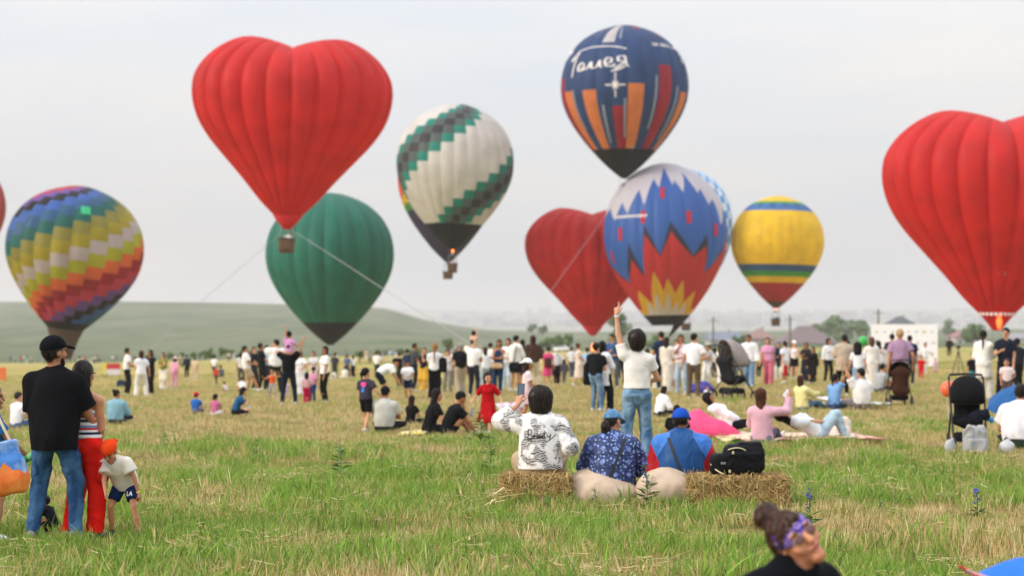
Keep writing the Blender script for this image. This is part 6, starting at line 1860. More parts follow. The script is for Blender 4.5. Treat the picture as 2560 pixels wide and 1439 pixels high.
# ---- woman filming
def rose_mat():
    m, n, l, b, o = newmat('rose_print')
    tc = n.new('ShaderNodeTexCoord')
    nz_ = n.new('ShaderNodeTexNoise'); nz_.inputs['Scale'].default_value = 6.5; nz_.inputs['Detail'].default_value = 3; l.new(tc.outputs['Object'], nz_.inputs['Vector'])
    vo = n.new('ShaderNodeTexWave'); vo.wave_type = 'RINGS'; vo.rings_direction = 'SPHERICAL'; vo.inputs['Scale'].default_value = 14; vo.inputs['Distortion'].default_value = 9; vo.inputs['Detail'].default_value = 3; vo.inputs['Detail Scale'].default_value = 1.5
    l.new(tc.outputs['Object'], vo.inputs['Vector'])
    big = n.new('ShaderNodeMapRange'); big.inputs['From Min'].default_value = .47; big.inputs['From Max'].default_value = .53; l.new(nz_.outputs['Fac'], big.inputs['Value'])
    ink = n.new('ShaderNodeMapRange'); ink.inputs['From Min'].default_value = .25; ink.inputs['From Max'].default_value = .75; ink.inputs['To Min'].default_value = 1; ink.inputs['To Max'].default_value = .3; l.new(vo.outputs['Fac'], ink.inputs['Value'])
    mu = n.new('ShaderNodeMath'); mu.operation = 'MULTIPLY'; l.new(big.outputs[0], mu.inputs[0]); l.new(ink.outputs[0], mu.inputs[1])
    # small scribbles between the roses
    n2 = n.new('ShaderNodeTexNoise'); n2.inputs['Scale'].default_value = 34; n2.inputs['Detail'].default_value = 2
    mp_ = n.new('ShaderNodeMapping'); mp_.inputs['Rotation'].default_value = (0, .5, 0); mp_.inputs['Scale'].default_value = (.55, 1, 1.6); l.new(tc.outputs['Object'], mp_.inputs[0]); l.new(mp_.outputs[0], n2.inputs['Vector'])
    d_ = n.new('ShaderNodeMath'); d_.operation = 'SUBTRACT'; d_.inputs[1].default_value = .5; l.new(n2.outputs['Fac'], d_.inputs[0])
    ab = n.new('ShaderNodeMath'); ab.operation = 'ABSOLUTE'; l.new(d_.outputs[0], ab.inputs[0])
    th = n.new('ShaderNodeMapRange'); th.inputs['From Min'].default_value = .0; th.inputs['From Max'].default_value = .022; th.inputs['To Min'].default_value = .55; th.inputs['To Max'].default_value = 0; l.new(ab.outputs[0], th.inputs['Value'])
    mxm = n.new('ShaderNodeMath'); mxm.operation = 'MAXIMUM'; l.new(mu.outputs[0], mxm.inputs[0]); l.new(th.outputs[0], mxm.inputs[1])
    mx = n.new('ShaderNodeMix'); mx.data_type = 'RGBA'; mx.inputs['A'].default_value = (*srgb('eeecec'), 1); mx.inputs['B'].default_value = (*srgb('26272b'), 1)
    l.new(mxm.outputs[0], mx.inputs['Factor']); l.new(mx.outputs['Result'], b.inputs['Base Color']); b.inputs['Roughness'].default_value = .8
    bump(n, l, b, tc.outputs['Object'], 9, .4, .02, 3)
    return m
BEAUTY = [[(.08, .05), (.10, .9)], [(.10, .9), (.2, .85), (.2, .6), (.1, .5), (.22, .42), (.22, .15), (.06, .12)], [(.25, .3), (.31, .38), (.30, .5), (.26, .45), (.27, .25), (.33, .22)],
          [(.43, .45), (.38, .48), (.36, .3), (.41, .25), (.44, .45), (.44, .24), (.47, .26)], [(.48, .48), (.48, .28), (.53, .28), (.55, .48), (.55, .26), (.58, .28)],
          [(.63, .8), (.61, .3), (.66, .26)], [(.57, .6), (.69, .64)], [(.70, .5), (.72, .3), (.78, .32), (.82, .55), (.78, .1), (.68, -.1), (.85, .2), (1.0, .5)]]
def fin_phone(root, s, q, vox):
    for o in root.children:
        if o.name.startswith('shirt'):
            c = s.P3 - s.up2 * .26 * q
            strokes_project('lettering', BEAUTY, o, (c + V3(-.17, -.15, 0) * q).tolist(), (1, 0, 0), (0, 0, 1), .34 * q, .14 * q, (0, 1, 0), .009 * q, plain('17181c', .8), o)
PB = 1266
rw, sw_ = person('woman in white shirt with black rose print filming with a raised phone', 1352, PB, 970, 0, 'chair', ('long', rose_mat()), ('wide', fabric('b3a084')), ('crop', '1d1512'), near=True, female=True, heavy=.75, shoes='6a6058',
       pel=(0, .16, .46), lean=4, hands=(((-.25, .30, 1.10), (-.55, -.1, -1)), ((.20, .30, .62), (.55, -.6, -.8))), sleeve=1.72, hem=-.06, loose=.012, handspec=(dict(dir=(.18, .15, 1), nrm=(.4, .8, 0), curl=.85), {}), finish=fin_phone, face=False, skin='c9977a', hp=-4)
pw = w_of(rw, sw_.wr[0]); phone('black phone held up to film by the woman on the hay bale', pw + Vector((.035, .045, .155)), math.radians(8), math.radians(4), '5d6d80')

# ---- woman in the patterned shirt
def tile_mat():
    m, n, l, b, o = newmat('blue_tile_print')
    tc = n.new('ShaderNodeTexCoord'); sp = n.new('ShaderNodeSeparateXYZ'); l.new(tc.outputs['Object'], sp.inputs[0])
    S_ = 7.2
    def M(op, a, b_=None):
        q_ = n.new('ShaderNodeMath'); q_.operation = op
        for i, v in enumerate((a, b_)):
            if v is None: continue
            if isinstance(v, (int, float)): q_.inputs[i].default_value = v
            else: l.new(v, q_.inputs[i])
        return q_.outputs[0]
    wob = n.new('ShaderNodeTexNoise'); wob.inputs['Scale'].default_value = 5; l.new(tc.outputs['Object'], wob.inputs['Vector'])
    wv = M('MULTIPLY', wob.outputs['Fac'], .35)
    u = M('ABSOLUTE', M('SUBTRACT', M('FRACT', M('ADD', M('MULTIPLY', sp.outputs['X'], S_), wv)), .5))
    v = M('ABSOLUTE', M('SUBTRACT', M('FRACT', M('ADD', M('MULTIPLY', sp.outputs['Z'], S_), wv)), .5))
    box_ = M('MAXIMUM', u, v)
    vo = n.new('ShaderNodeTexVoronoi'); vo.inputs['Scale'].default_value = 27; l.new(tc.outputs['Object'], vo.inputs['Vector'])
    fl = n.new('ShaderNodeMapRange'); fl.inputs['From Min'].default_value = .22; fl.inputs['From Max'].default_value = .45; fl.inputs['To Min'].default_value = 1; fl.inputs['To Max'].default_value = 0; l.new(vo.outputs['Distance'], fl.inputs['Value'])
    line = M('MAXIMUM', M('GREATER_THAN', box_, .455), M('LESS_THAN', M('ABSOLUTE', M('SUBTRACT', box_, .26)), .028))
    star = M('LESS_THAN', M('ADD', u, v), .22)
    c1 = n.new('ShaderNodeMix'); c1.data_type = 'RGBA'; c1.inputs['A'].default_value = (*srgb('16306e'), 1); c1.inputs['B'].default_value = (*srgb('86a8e6'), 1); l.new(fl.outputs[0], c1.inputs['Factor'])
    c2 = n.new('ShaderNodeMix'); c2.data_type = 'RGBA'; l.new(c1.outputs['Result'], c2.inputs['A']); c2.inputs['B'].default_value = (*srgb('0d1a3a'), 1); l.new(line, c2.inputs['Factor'])
    c3 = n.new('ShaderNodeMix'); c3.data_type = 'RGBA'; l.new(c2.outputs['Result'], c3.inputs['A']); c3.inputs['B'].default_value = (*srgb('7f9ae0'), 1); l.new(M('MULTIPLY', star, .55), c3.inputs['Factor'])
    l.new(c3.outputs['Result'], b.inputs['Base Color']); b.inputs['Roughness'].default_value = .6
    bump(n, l, b, tc.outputs['Object'], 8, .5, .03, 3)
    return m
def strap(root, s, q, vox, mat, side=1):
    """cross-body strap over one shoulder"""
    for o in root.children:
        if o.name.startswith('shirt') or o.name.startswith('jacket'):
            st = [[(0, 0), (.33, .33), (.66, .66), (1, 1)]]
            strokes_project('bag_strap', st, o, (s.P0 + V3(-.02 * side, -.1, .05) * q).tolist(), (float(side), 0, 0), (0, 0, 1), .17 * q, .46 * q, (0, 1, 0), .032 * q, mat, root, .006)
def fin_pat(root, s, q, vox):
    strap(root, s, q, vox, plain('15161a', .6), 1)
    c = s.hc + (s.hr * .082 - s.hf * .005 - s.hu * .04) * q
    mb = MB(); mb.lathe([(.006, .01), (.008, 0), (.004, -.012)], 8, c.tolist()); mb.build('earring', plain('d8c89a', .25, .9), root, True)
DENCAP = denim('3a648f', '6f9cc4')
person('woman in blue tile patterned shirt and denim cap sitting on a cream beanbag', 1528, 1262, 1031, -6, 'chair', ('long', tile_mat()), ('pants', '2a3448'), ('longpony', '1f1512'), near=True, female=True, heavy=1.0, shoes='6a6058', pel=(0, .22, .24), lean=16, hp=22, hy=-32,
       ank=((-.2, .72, .08), (.2, .75, .08)), hands=(((-.08, .52, .40), (-1, -.3, -.2)), ((.10, .52, .40), (1, -.4, -.2))), hat=('cap', DENCAP, denim('2f5680', '4f7ba6')), hem=-.12, loose=.02, finish=fin_pat, face=False, skin='c08a6c', sleeve=1.8)
bg_ = empty('shoulder_bag', on(1446, 1262) + Vector((.02, .5, .22))); sdf_thing('bag_body', [E((0, 0, .02), (.10, .06, .085)), E((.03, 0, -.02), (.08, .05, .07), .05)], .012, plain('17181c', .5), bg_, wr=wrinkle(.004, 30, 3))
mb = MB(); mb.tube([(.02, 0, .08), (.06, .02, .2), (.12, .04, .3)], .008, 6).build('strap', plain('17181c', .5), bg_)
tag(bg_, 'small black shoulder bag between the phone woman and the patterned shirt', 'bag')

# ---- man in the blue jacket
def jacket_mat():
    m, n, l, b, o = newmat('sports_jacket')
    tc = n.new('ShaderNodeTexCoord'); sp = n.new('ShaderNodeSeparateXYZ'); l.new(tc.outputs['Object'], sp.inputs[0])
    def M(op, a, b_=None):
        q_ = n.new('ShaderNodeMath'); q_.operation = op
        for i, v in enumerate((a, b_)):
            if v is None: continue
            if isinstance(v, (int, float)): q_.inputs[i].default_value = v
            else: l.new(v, q_.inputs[i])
        return q_.outputs[0]
    def sm(v, lo, hi):
        r_ = n.new('ShaderNodeMapRange'); r_.inputs['From Min'].default_value = lo; r_.inputs['From Max'].default_value = hi; l.new(v, r_.inputs['Value']); return r_.outputs[0]
    ax_ = M('ABSOLUTE', sp.outputs['X'])
    k1 = sm(M('ADD', ax_, M('MULTIPLY', sp.outputs['Z'], .62)), .565, .571)
    k1 = M('MULTIPLY', k1, sm(ax_, .12, .126))
    k2 = sm(M('SUBTRACT', ax_, M('MULTIPLY', sp.outputs['Z'], .45)), .035, .041)
    k2 = M('MULTIPLY', k2, sm(ax_, .235, .24))
    def mixc(f, A, B):
        mx = n.new('ShaderNodeMix'); mx.data_type = 'RGBA'; l.new(f, mx.inputs['Factor'])
        for nm, c in (('A', A), ('B', B)):
            if isinstance(c, str): mx.inputs[nm].default_value = (*srgb(c), 1)
            else: l.new(c, mx.inputs[nm])
        return mx.outputs['Result']
    c = mixc(k1, '174a84', '3a74c6'); c = mixc(k2, c, 'a01722')
    l.new(c, b.inputs['Base Color']); b.inputs['Roughness'].default_value = .5; b.inputs['Specular IOR Level'].default_value = .2
    bump(n, l, b, tc.outputs['Object'], 7, .5, .03, 3)
    return m
def fin_jack(root, s, q, vox):
    strap(root, s, q, vox, plain('1a1c22', .7), -1)
    R = np.stack([s.rt, s.f2, s.up2])
    p = s.P3 + s.up2 * .035 * q + s.f2 * .008 * q
    extra_sdf('collar', [C(p - s.up2 * .03 * q, p + s.up2 * .035 * q, .078 * q, .074 * q, .01)], .008, fabric('2a6a9c', .6), root, cuts=[(p + s.up2 * .04 * q - s.f2 * .0 * q, nrm(s.up2 - s.f2 * .2))], subs=[C(p, p + s.up2 * .15 * q, .062 * q, .062 * q)])
person('heavy man in blue sports jacket with red sleeves and bright blue cap', 1704, 1262, 1026, -4, 'chair', ('long', jacket_mat()), ('pants', '1f3a6a'), ('short', '15100f'), near=True, heavy=1.0, shoes='3a3a40', pel=(0, .22, .25), lean=12, hp=10, hy=-20,
       ank=((-.2, .72, .08), (.2, .75, .08)), hands=(((-.10, .50, .42), (-.6, -.3, -.6)), ((.16, .46, .44), (.8, -.6, -.5))), hat=('cap', fabric('1b4fb8', .7)), hem=-.08, loose=.014, finish=fin_jack, face=False, skin='b98060')

# ---- woman pointing at the sky
def fin_point(root, s, q, vox):
    w, e = s.wr[0], s.el[0]; d = nrm(w - e)
    for (a, b_, cc) in ((-.03, -.012, 'e8e6f2'), (-.045, -.036, 'c9a23c')):
        mb = MB(); mb.tube([Vector((w + d * a * q).tolist()), Vector((w + d * b_ * q).tolist())], .030 * q, 12); mb.build('bracelet', plain(cc, .5), root, True)
    jean_seams(root, s, q, .09)
    mb = MB()
    ring = [(s.P1 + (-s.up1 * .04 + s.rt0 * .134 * math.cos(a) + s.f1 * .108 * math.sin(a)) * q).tolist() for a in np.linspace(0, 2 * math.pi, 25)]
    mb.tube(ring, .017 * q, 8, False).build('waistband', denim('4a6d92', '7496b6'), root, True)
person('woman in white tee and wide blue jeans pointing one arm at the sky', 1592, 1166, 825, 2, 'stand', ('tee', fabric('e9e5e0')), ('flare', denim('40658c', '86a6c2')), ('pixie', '1b1311'), near=True, female=True, shoes='c8c4c0', skin='c99a7e',
       shup=(.075, 0), hands=(((-.27, .10, 2.05), (-1, .1, .1)), ((.10, .25, 1.08), (1, -.5, -.2))), handspec=(dict(dir=(.05, .1, 1), nrm=(.6, .8, 0), point=True), {}), hem=.075, sleeve=.5, finish=fin_point, face=False, ank=((-.15, 0, .08), (.15, .03, .08)), hp=-8, loose=-.004)

# ---- woman with the purple bandana, close to the lens
BD = 8.5
def bandana_mat():
    m, n, l, b, o = newmat('purple_bandana')
    tc = n.new('ShaderNodeTexCoord')
    wv = n.new('ShaderNodeTexWave'); wv.wave_type = 'RINGS'; wv.inputs['Scale'].default_value = 9; wv.inputs['Distortion'].default_value = 14; wv.inputs['Detail'].default_value = 2; wv.inputs['Detail Scale'].default_value = 2.5
    l.new(tc.outputs['Object'], wv.inputs['Vector'])
    mr = n.new('ShaderNodeMapRange'); mr.inputs['From Min'].default_value = .72; mr.inputs['From Max'].default_value = .86; l.new(wv.outputs['Fac'], mr.inputs['Value'])
    mx = n.new('ShaderNodeMix'); mx.data_type = 'RGBA'; mx.inputs['A'].default_value = (*srgb('4a2c92'), 1); mx.inputs['B'].default_value = (*srgb('b8a6e0'), 1)
    l.new(mr.outputs[0], mx.inputs['Factor']); l.new(mx.outputs['Result'], b.inputs['Base Color']); b.inputs['Roughness'].default_value = .75
    bump(n, l, b, tc.outputs['Object'], 30, .4, .01)
    return m
def fin_band(root, s, q, vox):
    H = q; R = np.stack([s.hr, s.hf, s.hu])
    at_ = lambda x, y, z: s.hc + (s.hr * x + s.hf * y + s.hu * z) * H
    ax = nrm(s.hu * .93 + s.hf * .36)
    c = at_(0, .0, .062)
    extra_sdf('bandana', [E(at_(0, -.008, .028), np.array([.091, .110, .110]) * H, .01, R)], .006, bandana_mat(), root, cuts=[(c + ax * .034 * H, ax), (c - ax * .036 * H, -ax)], wr=wrinkle(.002, 60, 3))
    for i in (-1, 1):
        p = at_(.034 * i, .099, .008)
        me = sdf_mesh('lens', [E(p, np.array([.025, .006, .021]) * H, .01, R)], .004)
        link('lens', me, plain('6a4644', .15), root)
        ring = [(p + (s.hr * .026 * math.cos(a) + s.hu * .022 * math.sin(a)) * H).tolist() for a in np.linspace(0, 2 * math.pi, 21)]
        mb = MB(); mb.tube(ring, .0022 * H, 6, False).build('glasses_rim', plain('b8945a', .3, .8), root, True)
        mb = MB(); mb.tube([at_(.064 * i, .095, .012).tolist(), at_(.082 * i, .02, .012).tolist()], .002 * H, 6).build('glasses_arm', plain('b8945a', .3, .8), root, True)
    p = at_(-.080, -.004, -.045)
    ring = [(p + (s.hf * .014 * math.cos(a) + s.hu * .014 * math.sin(a)) * H).tolist() for a in np.linspace(0, 2 * math.pi, 17)]
    mb = MB(); mb.tube(ring, .0025, 6, False).build('earring', plain('e6e0d0', .2, .9), root, True)
    ring2 = at_(.080, -.004, -.045)
    R2 = [(ring2 + (s.hf * .014 * math.cos(a) + s.hu * .014 * math.sin(a)) * H).tolist() for a in np.linspace(0, 2 * math.pi, 17)]
    mb = MB(); mb.tube(R2, .0025, 6, False).build('earring', plain('e6e0d0', .2, .9), root, True)
BY = -140
_ri = Matrix.Rotation(math.radians(-BY), 3, 'Z')
HW = (tuple(_ri @ Vector((-.62, .05, .74))), tuple(_ri @ Vector((.50, -.80, -.10))))
bkw = dict(lean=16, headw=HW, neck=.02, hands=(((-.14, .46, .45), (-1, -.3, -.2)), ((.42, .10, .50), (.6, -1, .2))), pel=(0, 0, .40))
bkw['hoff'] = tuple(_ri @ Vector((.075, -.01, .015)))
_s = Skel('chair', True, 1.06, .25, **bkw); _q = 1.02; 
hc = Matrix.Rotation(math.radians(BY), 3, 'Z') @ Vector([float(v) * _q for v in _s.hc])
BP = at(1992, 1350, BD) - hc
person('woman with purple bandana, hair bun and round glasses in black tee, close in front', 0, 0, 0, BY, 'chair', ('tee', fabric('0f1116')), ('pants', denim('3a5a9a', '5a80b8')), ('topbun', '3a2218'), near=True, female=True, heavy=.25, pos=BP, height=_s.top * _q, vox=.0085, skin='c98d6e', loose=.012, sleeve=.75, finish=fin_band, **bkw)
gb = Vector((BP.x, BP.y, float(gz(BP.x, BP.y))))
beanbag('blue beanbag under the woman with the bandana, mostly below the picture', gb, [E((0, 0, .15), (.5, .5, .22)), E((-.1, .15, .26), (.36, .32, .2), .1)], fabric('4a5f9a', .7), 71, vox=.03)
rb_ = at(2570, 1472, 9.5); rb_.z = float(gz(rb_.x, rb_.y))
hz_ = at(2570, 1400, 9.5).z - rb_.z
beanbag('bright blue beanbag at the bottom right corner', rb_, [E((0, 0, hz_ * .45), (.42, .4, hz_ * .55)), E((.12, .05, hz_ * .55), (.25, .3, hz_ * .42), .1)], fabric('2f6fd0', .7), 73, vox=.03)
st_ = empty('orange_stick', at(2432, 1432, 9.3)); mb = MB(); mb.tube([(-.065, 0, .035), (0, 0, 0), (.13, .02, -.05)], [.008, .012, .012], 10).build('tube', plain('e8553a', .4), st_, True)
mb = MB(); mb.tube([(-.03, -.011, .018), (.1, .008, -.038)], [.005, .006], 8).build('white_stripe', plain('f0dcd4', .4), st_, True)
tag(st_, 'orange plastic stick with pale stripe near the bottom right corner', 'stick')
pst = MB(); 
# ------------------------------------------------------------------ strollers, bags, umbrella and other things on the field
def wheel(root, c, r, w=.04):
    mb = MB(); pts = [(c[0], c[1] + r * math.cos(a), c[2] + r * math.sin(a)) for a in np.linspace(0, 2 * math.pi, 17)]
    wo = mb.tube(pts, w * .5, 8, False).build('wheel', plain('1a1b1e', .7), root, True)
    mb = MB()
    for k in range(5):
        a = 2 * math.pi * k / 5
        mb.tube([c, (c[0], c[1] + r * .95 * math.cos(a), c[2] + r * .95 * math.sin(a))], .008, 5)
    mb.build('rim', plain('6a6c70', .4, .5), wo)
def arc(p0, p1, p2, n=10):
    return [tuple((1 - t) ** 2 * np.array(p0) + 2 * t * (1 - t) * np.array(p1) + t * t * np.array(p2)) for t in np.linspace(0, 1, n)]
def stroller(label, x, base, top, yaw, hood, seat, frame='2a2b2f', hoodsize=1.0, open_back=True, grip='1b1b1d'):
    p = gp(x, base); k = (base - top) / FPX * p.y / 1.08
    r = empty('stroller', p, math.radians(yaw)); r.scale = (k, k, k)
    tag(r, label, 'stroller', 'strollers on the field')
    FR = plain(frame, .4, .5)
    for s in (-1, 1):
        mb = MB(); mb.tube(arc((s * .24, -.34, 1.02), (s * .24, -.05, .7), (s * .22, .34, .14), 12), .014, 8); mb.build('side_frame', FR, r, True)
        mb = MB(); mb.tube([(s * .24, .05, .55), (s * .25, -.30, .14)], .013, 8); mb.build('rear_strut', FR, r, True)
        wheel(r, (s * .25, -.31, .12), .11); wheel(r, (s * .21, .36, .10), .085)
    mb = MB(); mb.tube([(-.24, -.34, 1.02), (-.22, -.42, 1.07), (0, -.44, 1.08), (.22, -.42, 1.07), (.24, -.34, 1.02)], .017, 8); mb.build('handle', plain(grip, .6), r, True)
    # seat shell and seat
    sdf_thing('seat', [C((-.15, .16, .42), (.15, .16, .42), .05, .05, .05), C((-.15, -.10, .42), (.15, -.10, .42), .05, .05, .1), C((-.15, -.22, .78), (.15, -.22, .78), .04, .04, .02),
                       C((-.14, -.12, .45), (-.14, -.22, .78), .045, .045, .1), C((.14, -.12, .45), (.14, -.22, .78), .045, .045, .1), C((0, -.12, .45), (0, -.22, .78), .06, .06, .12), C((0, .1, .40), (0, -.05, .40), .08, .08, .12)], .025, fabric(seat), r)
    sdf_thing('basket', [C((-.14, .12, .2), (.14, .12, .2), .06, .06, .06), C((-.14, -.16, .2), (.14, -.16, .2), .07, .07, .1)], .03, fabric('1c1d20'), r)
    # hood: ribs and cloth between them
    n = 4; V = []; Q = []
    m_ = 11
    angs = [math.radians(a) for a in (100, 78, 52, 24, -4)]
    for i, a in enumerate(angs):
        for j in range(m_):
            t = math.pi * j / (m_ - 1)
            rx = .235; rr = .36 * hoodsize
            y = -.12 - rr * math.cos(a) * math.sin(t) ** .6 * -1 * 1.0
            V.append((rx * math.cos(t), -.14 + rr * math.cos(a) * math.sin(t) ** .55, .70 + rr * math.sin(a) * math.sin(t) ** .55 + (.0 if 0 < j < m_ - 1 else 0)))
    for i in range(len(angs) - 1):
        for j in range(m_ - 1): Q.append((i * m_ + j, i * m_ + j + 1, (i + 1) * m_ + j + 1, (i + 1) * m_ + j))
    me = mesh_np('hood', np.array(V), np.array(Q)); ho = link('hood', me, fabric(hood), r)
    so = ho.modifiers.new('thick', 'SOLIDIFY'); so.thickness = .012
    for i in range(len(angs)):
        mb = MB(); mb.tube([V[i * m_ + j] for j in range(m_)], .009, 6).build('hood_rib', FR, ho, True)
    return r, k
stroller('grey hooded stroller with tan handle beside the man in brown trousers', 1832, 1002, 862, -60, '9a9190', '24252a', hoodsize=1.35)
g_ = gp(1828, 1000)
mb = MB(); mb.tube([at(1775, 920, g_.y - .4), at(1806, 948, g_.y - .4)], .02, 8); hb = mb.build('wooden_bar', plain('e0b48c', .4), None, True); tag(hb, 'pale wooden handle bar shining beside the grey stroller', 'handle bar')
stroller('brown stroller seen from behind near the lilac shirted person', 2246, 1014, 898, 0, '3a241c', '3a241c', hoodsize=.95)
sd_ = gp(2246, 1014)
bbk = sdf_thing('stroller_seat_back', [C((-.16, 0, .40), (.16, 0, .40), .06, .06, .05), C((-.17, .0, .86), (.17, .0, .86), .06, .06, .05), C((0, 0, .4), (0, 0, .86), .17, .18, .1, None, (V3(0, 1, 0), .4))], .025, fabric('3f271e'), None, sd_ + Vector((0, -.34, 0)))
tag(bbk, 'rounded brown fabric back panel of the stroller pushed by the lilac shirt', 'stroller back')
rs_, ks_ = stroller('black stroller with open hood loaded with bags, seen from the front', 2420, 1128, 936, 172, '131417', '17181c', hoodsize=1.0)

def bag(label, name, x, base, wpx, hpx, mat, prims_fn, dy=0.0, vox=.012, parts=(), dz=0.0, cat='bag', rz=0, grp=None, zbase=None, pos=None):
    p = gp(x, base) if pos is None else Vector(pos)
    p = p + Vector((0, dy, dz))
    w, h = wpx / FPX * p.y, hpx / FPX * p.y
    r = empty(name, p, rz); tag(r, label, cat, grp)
    sdf_thing('bag_body', prims_fn(w, h), vox, mat, r, wr=wrinkle(.016 * h / .3 if 'plastic' in label or 'grey' in label or 'jacket' in label else .006 * h / .3, 26, int(x)))
    for f in parts: f(r, w, h)
    return r
def packp(w, h): return [B((0, 0, h * .44), (w * .47, w * .30, h * .44), w * .2), B((0, -w * .3, h * .3), (w * .36, w * .1, h * .24), w * .07, .012), B((0, -w * .02, h * .84), (w * .34, w * .26, h * .1), w * .08, .015)]
def packp_old(w, h): return [E((0, 0, h * .42), (w * .5, w * .34, h * .44)), C((-w * .3, 0, h * .14), (w * .3, 0, h * .14), h * .14, h * .14, h * .2), C((0, 0, h * .3), (0, 0, h * .75), w * .42, w * .33, h * .15, None, (V3(0, 1, 0), .6)), C((-w * .22, -w * .26, h * .2), (w * .22, -w * .26, h * .2), h * .13, h * .13, h * .1)]
def zipper(r, w, h):
    mb = MB(); mb.tube(arc((-w * .25, -w * .33, h * .72), (0, -w * .36, h * .86), (w * .25, -w * .30, h * .74)), .006, 6).build('zip', plain('d8d0a8', .5), r)
def handle_(r, w, h):
    mb = MB(); mb.tube(arc((-w * .12, -w * .05, h * .84), (0, -w * .05, h * 1.08), (w * .12, -w * .05, h * .84)), .012, 6).build('carry_handle', plain('1d1e22', .6), r, True)
def straps_(r, w, h):
    for s in (-1, 1):
        mb = MB(); mb.tube(arc((s * w * .2, w * .2, h * .82), (s * w * .26, w * .55, h * .5), (s * w * .22, w * .25, h * .1)), .018, 6).build('strap', plain('1d1e22', .7), r, True)
# black backpack lying on the bale
def bigpack(w, h): return [B((w * .12, .0, h * .5), (w * .38, w * .27, h * .45), h * .26), B((-w * .22, -.02, h * .34), (w * .28, w * .25, h * .33), h * .2, .03), B((w * .1, -w * .25, h * .42), (w * .28, w * .07, h * .3), h * .06, .015), B((w * .22, 0, h * .9), (w * .22, w * .18, h * .12), h * .1, .02)]
def bigpack_old(w, h): return [E((0, 0, h * .48), (w * .5, w * .36, h * .46)), C((-w * .32, 0, h * .28), (w * .30, 0, h * .30), h * .27, h * .28, h * .3), E((w * .08, 0, h * .66), (w * .36, w * .32, h * .34), .06), C((-w * .36, -w * .2, h * .22), (-w * .1, -w * .3, h * .30), h * .18, h * .2, .05)]
def bz(r, w, h):
    mb = MB(); mb.tube(arc((-w * .2, -w * .27, h * .80), (.0, -w * .3, h * .93), (w * .12, -w * .28, h * .78)), .006, 6).build('zip', plain('d8d0a8', .5), r)
    mb = MB(); mb.tube(arc((-w * .50, -w * .12, h * .36), (-w * .42, -w * .34, h * .16), (-w * .28, -w * .36, h * .1)), .006, 6).build('zip', plain('d8d0a8', .5), r)
    for (a, b_) in ((-.12, .73), (-.18, .18)):
        mb = MB(); mb.box((w * a, -w * .385, h * b_), (.022, .006, .03)); mb.build('label_tab', plain('cfc4a4', .6), r)
    mb = MB(); mb.box((-w * .3, -w * .40, h * .42), (.05, .005, .022)); mb.build('badge', plain('9a9ca0', .3, .6), r)
bag('black backpack with pale zips lying on the right hay bale', 'backpack', 1850, 1272, 136, 84, fabric('141519', .6), bigpack, dy=.25, dz=.325, parts=(bz,), vox=.011)
bag('white backpack standing on the picnic blanket', 'backpack', 2107, 1102, 54, 60, fabric('d6cdc4'), packp, dy=.2, parts=(zipper, handle_, straps_), dz=.02)
bag('black backpack hanging at the side of the person in light jeans', 'backpack', 1473, 1026, 34, 62, fabric('15161a'), packp, dy=-.25, dz=(1026 - 962) / FPX * gp(1473, 1026).y, parts=(straps_,), vox=.02)
bag('small brown backpack on the woman in the pink dress', 'backpack', 1370, 962, 20, 26, fabric('4a2c28'), packp, dy=-.22, dz=(962 - 918) / FPX * gp(1370, 962).y, parts=(straps_,), vox=.025)
bag('black shoulder bag of the woman in the cream sweater', 'shoulder_bag', 1284, 978, 26, 20, fabric('221f26'), packp, dy=-.25, dz=(978 - 925) / FPX * gp(1284, 978).y, vox=.025, parts=(lambda r, w, h: MB().tube([(0, -.02, h * .8), (.1, .02, h * 3.2)], .015, 5).build('strap', plain('22262a', .7), r) and None,))
bag('tan hip bag at the waist of the woman in navy', 'hip_bag', 1243, 982, 34, 16, fabric('b59a7c'), packp, dy=-.24, dz=(982 - 921) / FPX * gp(1243, 982).y, vox=.025, parts=(zipper,))
bag('red bag hanging beside the beige skirt', 'shoulder_bag', 1962, 957, 12, 28, fabric('b3202c'), packp, dy=-.2, dz=(957 - 938) / FPX * gp(1962, 957).y, vox=.025, parts=(handle_,))
bag('dark hip bag on the white sweatshirt', 'hip_bag', 1866, 968, 14, 12, fabric('3a352c'), packp, dy=-.3, dz=(968 - 906) / FPX * gp(1866, 968).y, vox=.02, parts=(zipper,))
bag('black handbag at the elbow of the woman in the long black skirt', 'handbag', 1108, 998, 22, 40, fabric('17181a'), packp, dy=-.2, dz=(998 - 930) / FPX * gp(1108, 998).y, vox=.025, parts=(handle_,))
bag('dark bag on the ground behind the woman in white trousers', 'bag', 303, 968, 24, 20, fabric('2a3448'), packp, vox=.03, parts=(handle_,))
bag('grey cloth rucksack leaning on the black stroller', 'rucksack', 2428, 1132, 62, 76, fabric('a3a5a8'), packp, dy=-.28, parts=(straps_, handle_))
bag('white plastic bag beside the stroller and the man in white', 'plastic_bag', 2512, 1134, 40, 44, fabric('c6c8ce', .4), lambda w, h: [E((0, 0, h * .4), (w * .5, w * .4, h * .42)), C((0, 0, h * .6), (w * .1, 0, h * .95), w * .2, w * .1, .05)], dy=-.1, parts=(handle_,))
bag('pale grey bag lying left of the black stroller wheel', 'bag', 2375, 1132, 30, 40, fabric('b4b8bc', .5), lambda w, h: [E((0, 0, h * .4), (w * .5, w * .4, h * .45)), C((0, 0, h * .6), (w * .2, 0, h * .9), w * .2, w * .15, .05)], parts=(handle_,))
bag('dark jacket with blue tags heaped on the stroller seat', 'jacket', 2436, 1128, 52, 40, fabric('1c2230'), lambda w, h: [E((0, 0, h * .4), (w * .5, w * .35, h * .36)), C((-w * .3, 0, h * .2), (w * .3, -.05, h * .7), h * .2, h * .2, .06)], dy=-.35, dz=(1128 - 1052) / FPX * gp(2436, 1128).y, cat='jacket')
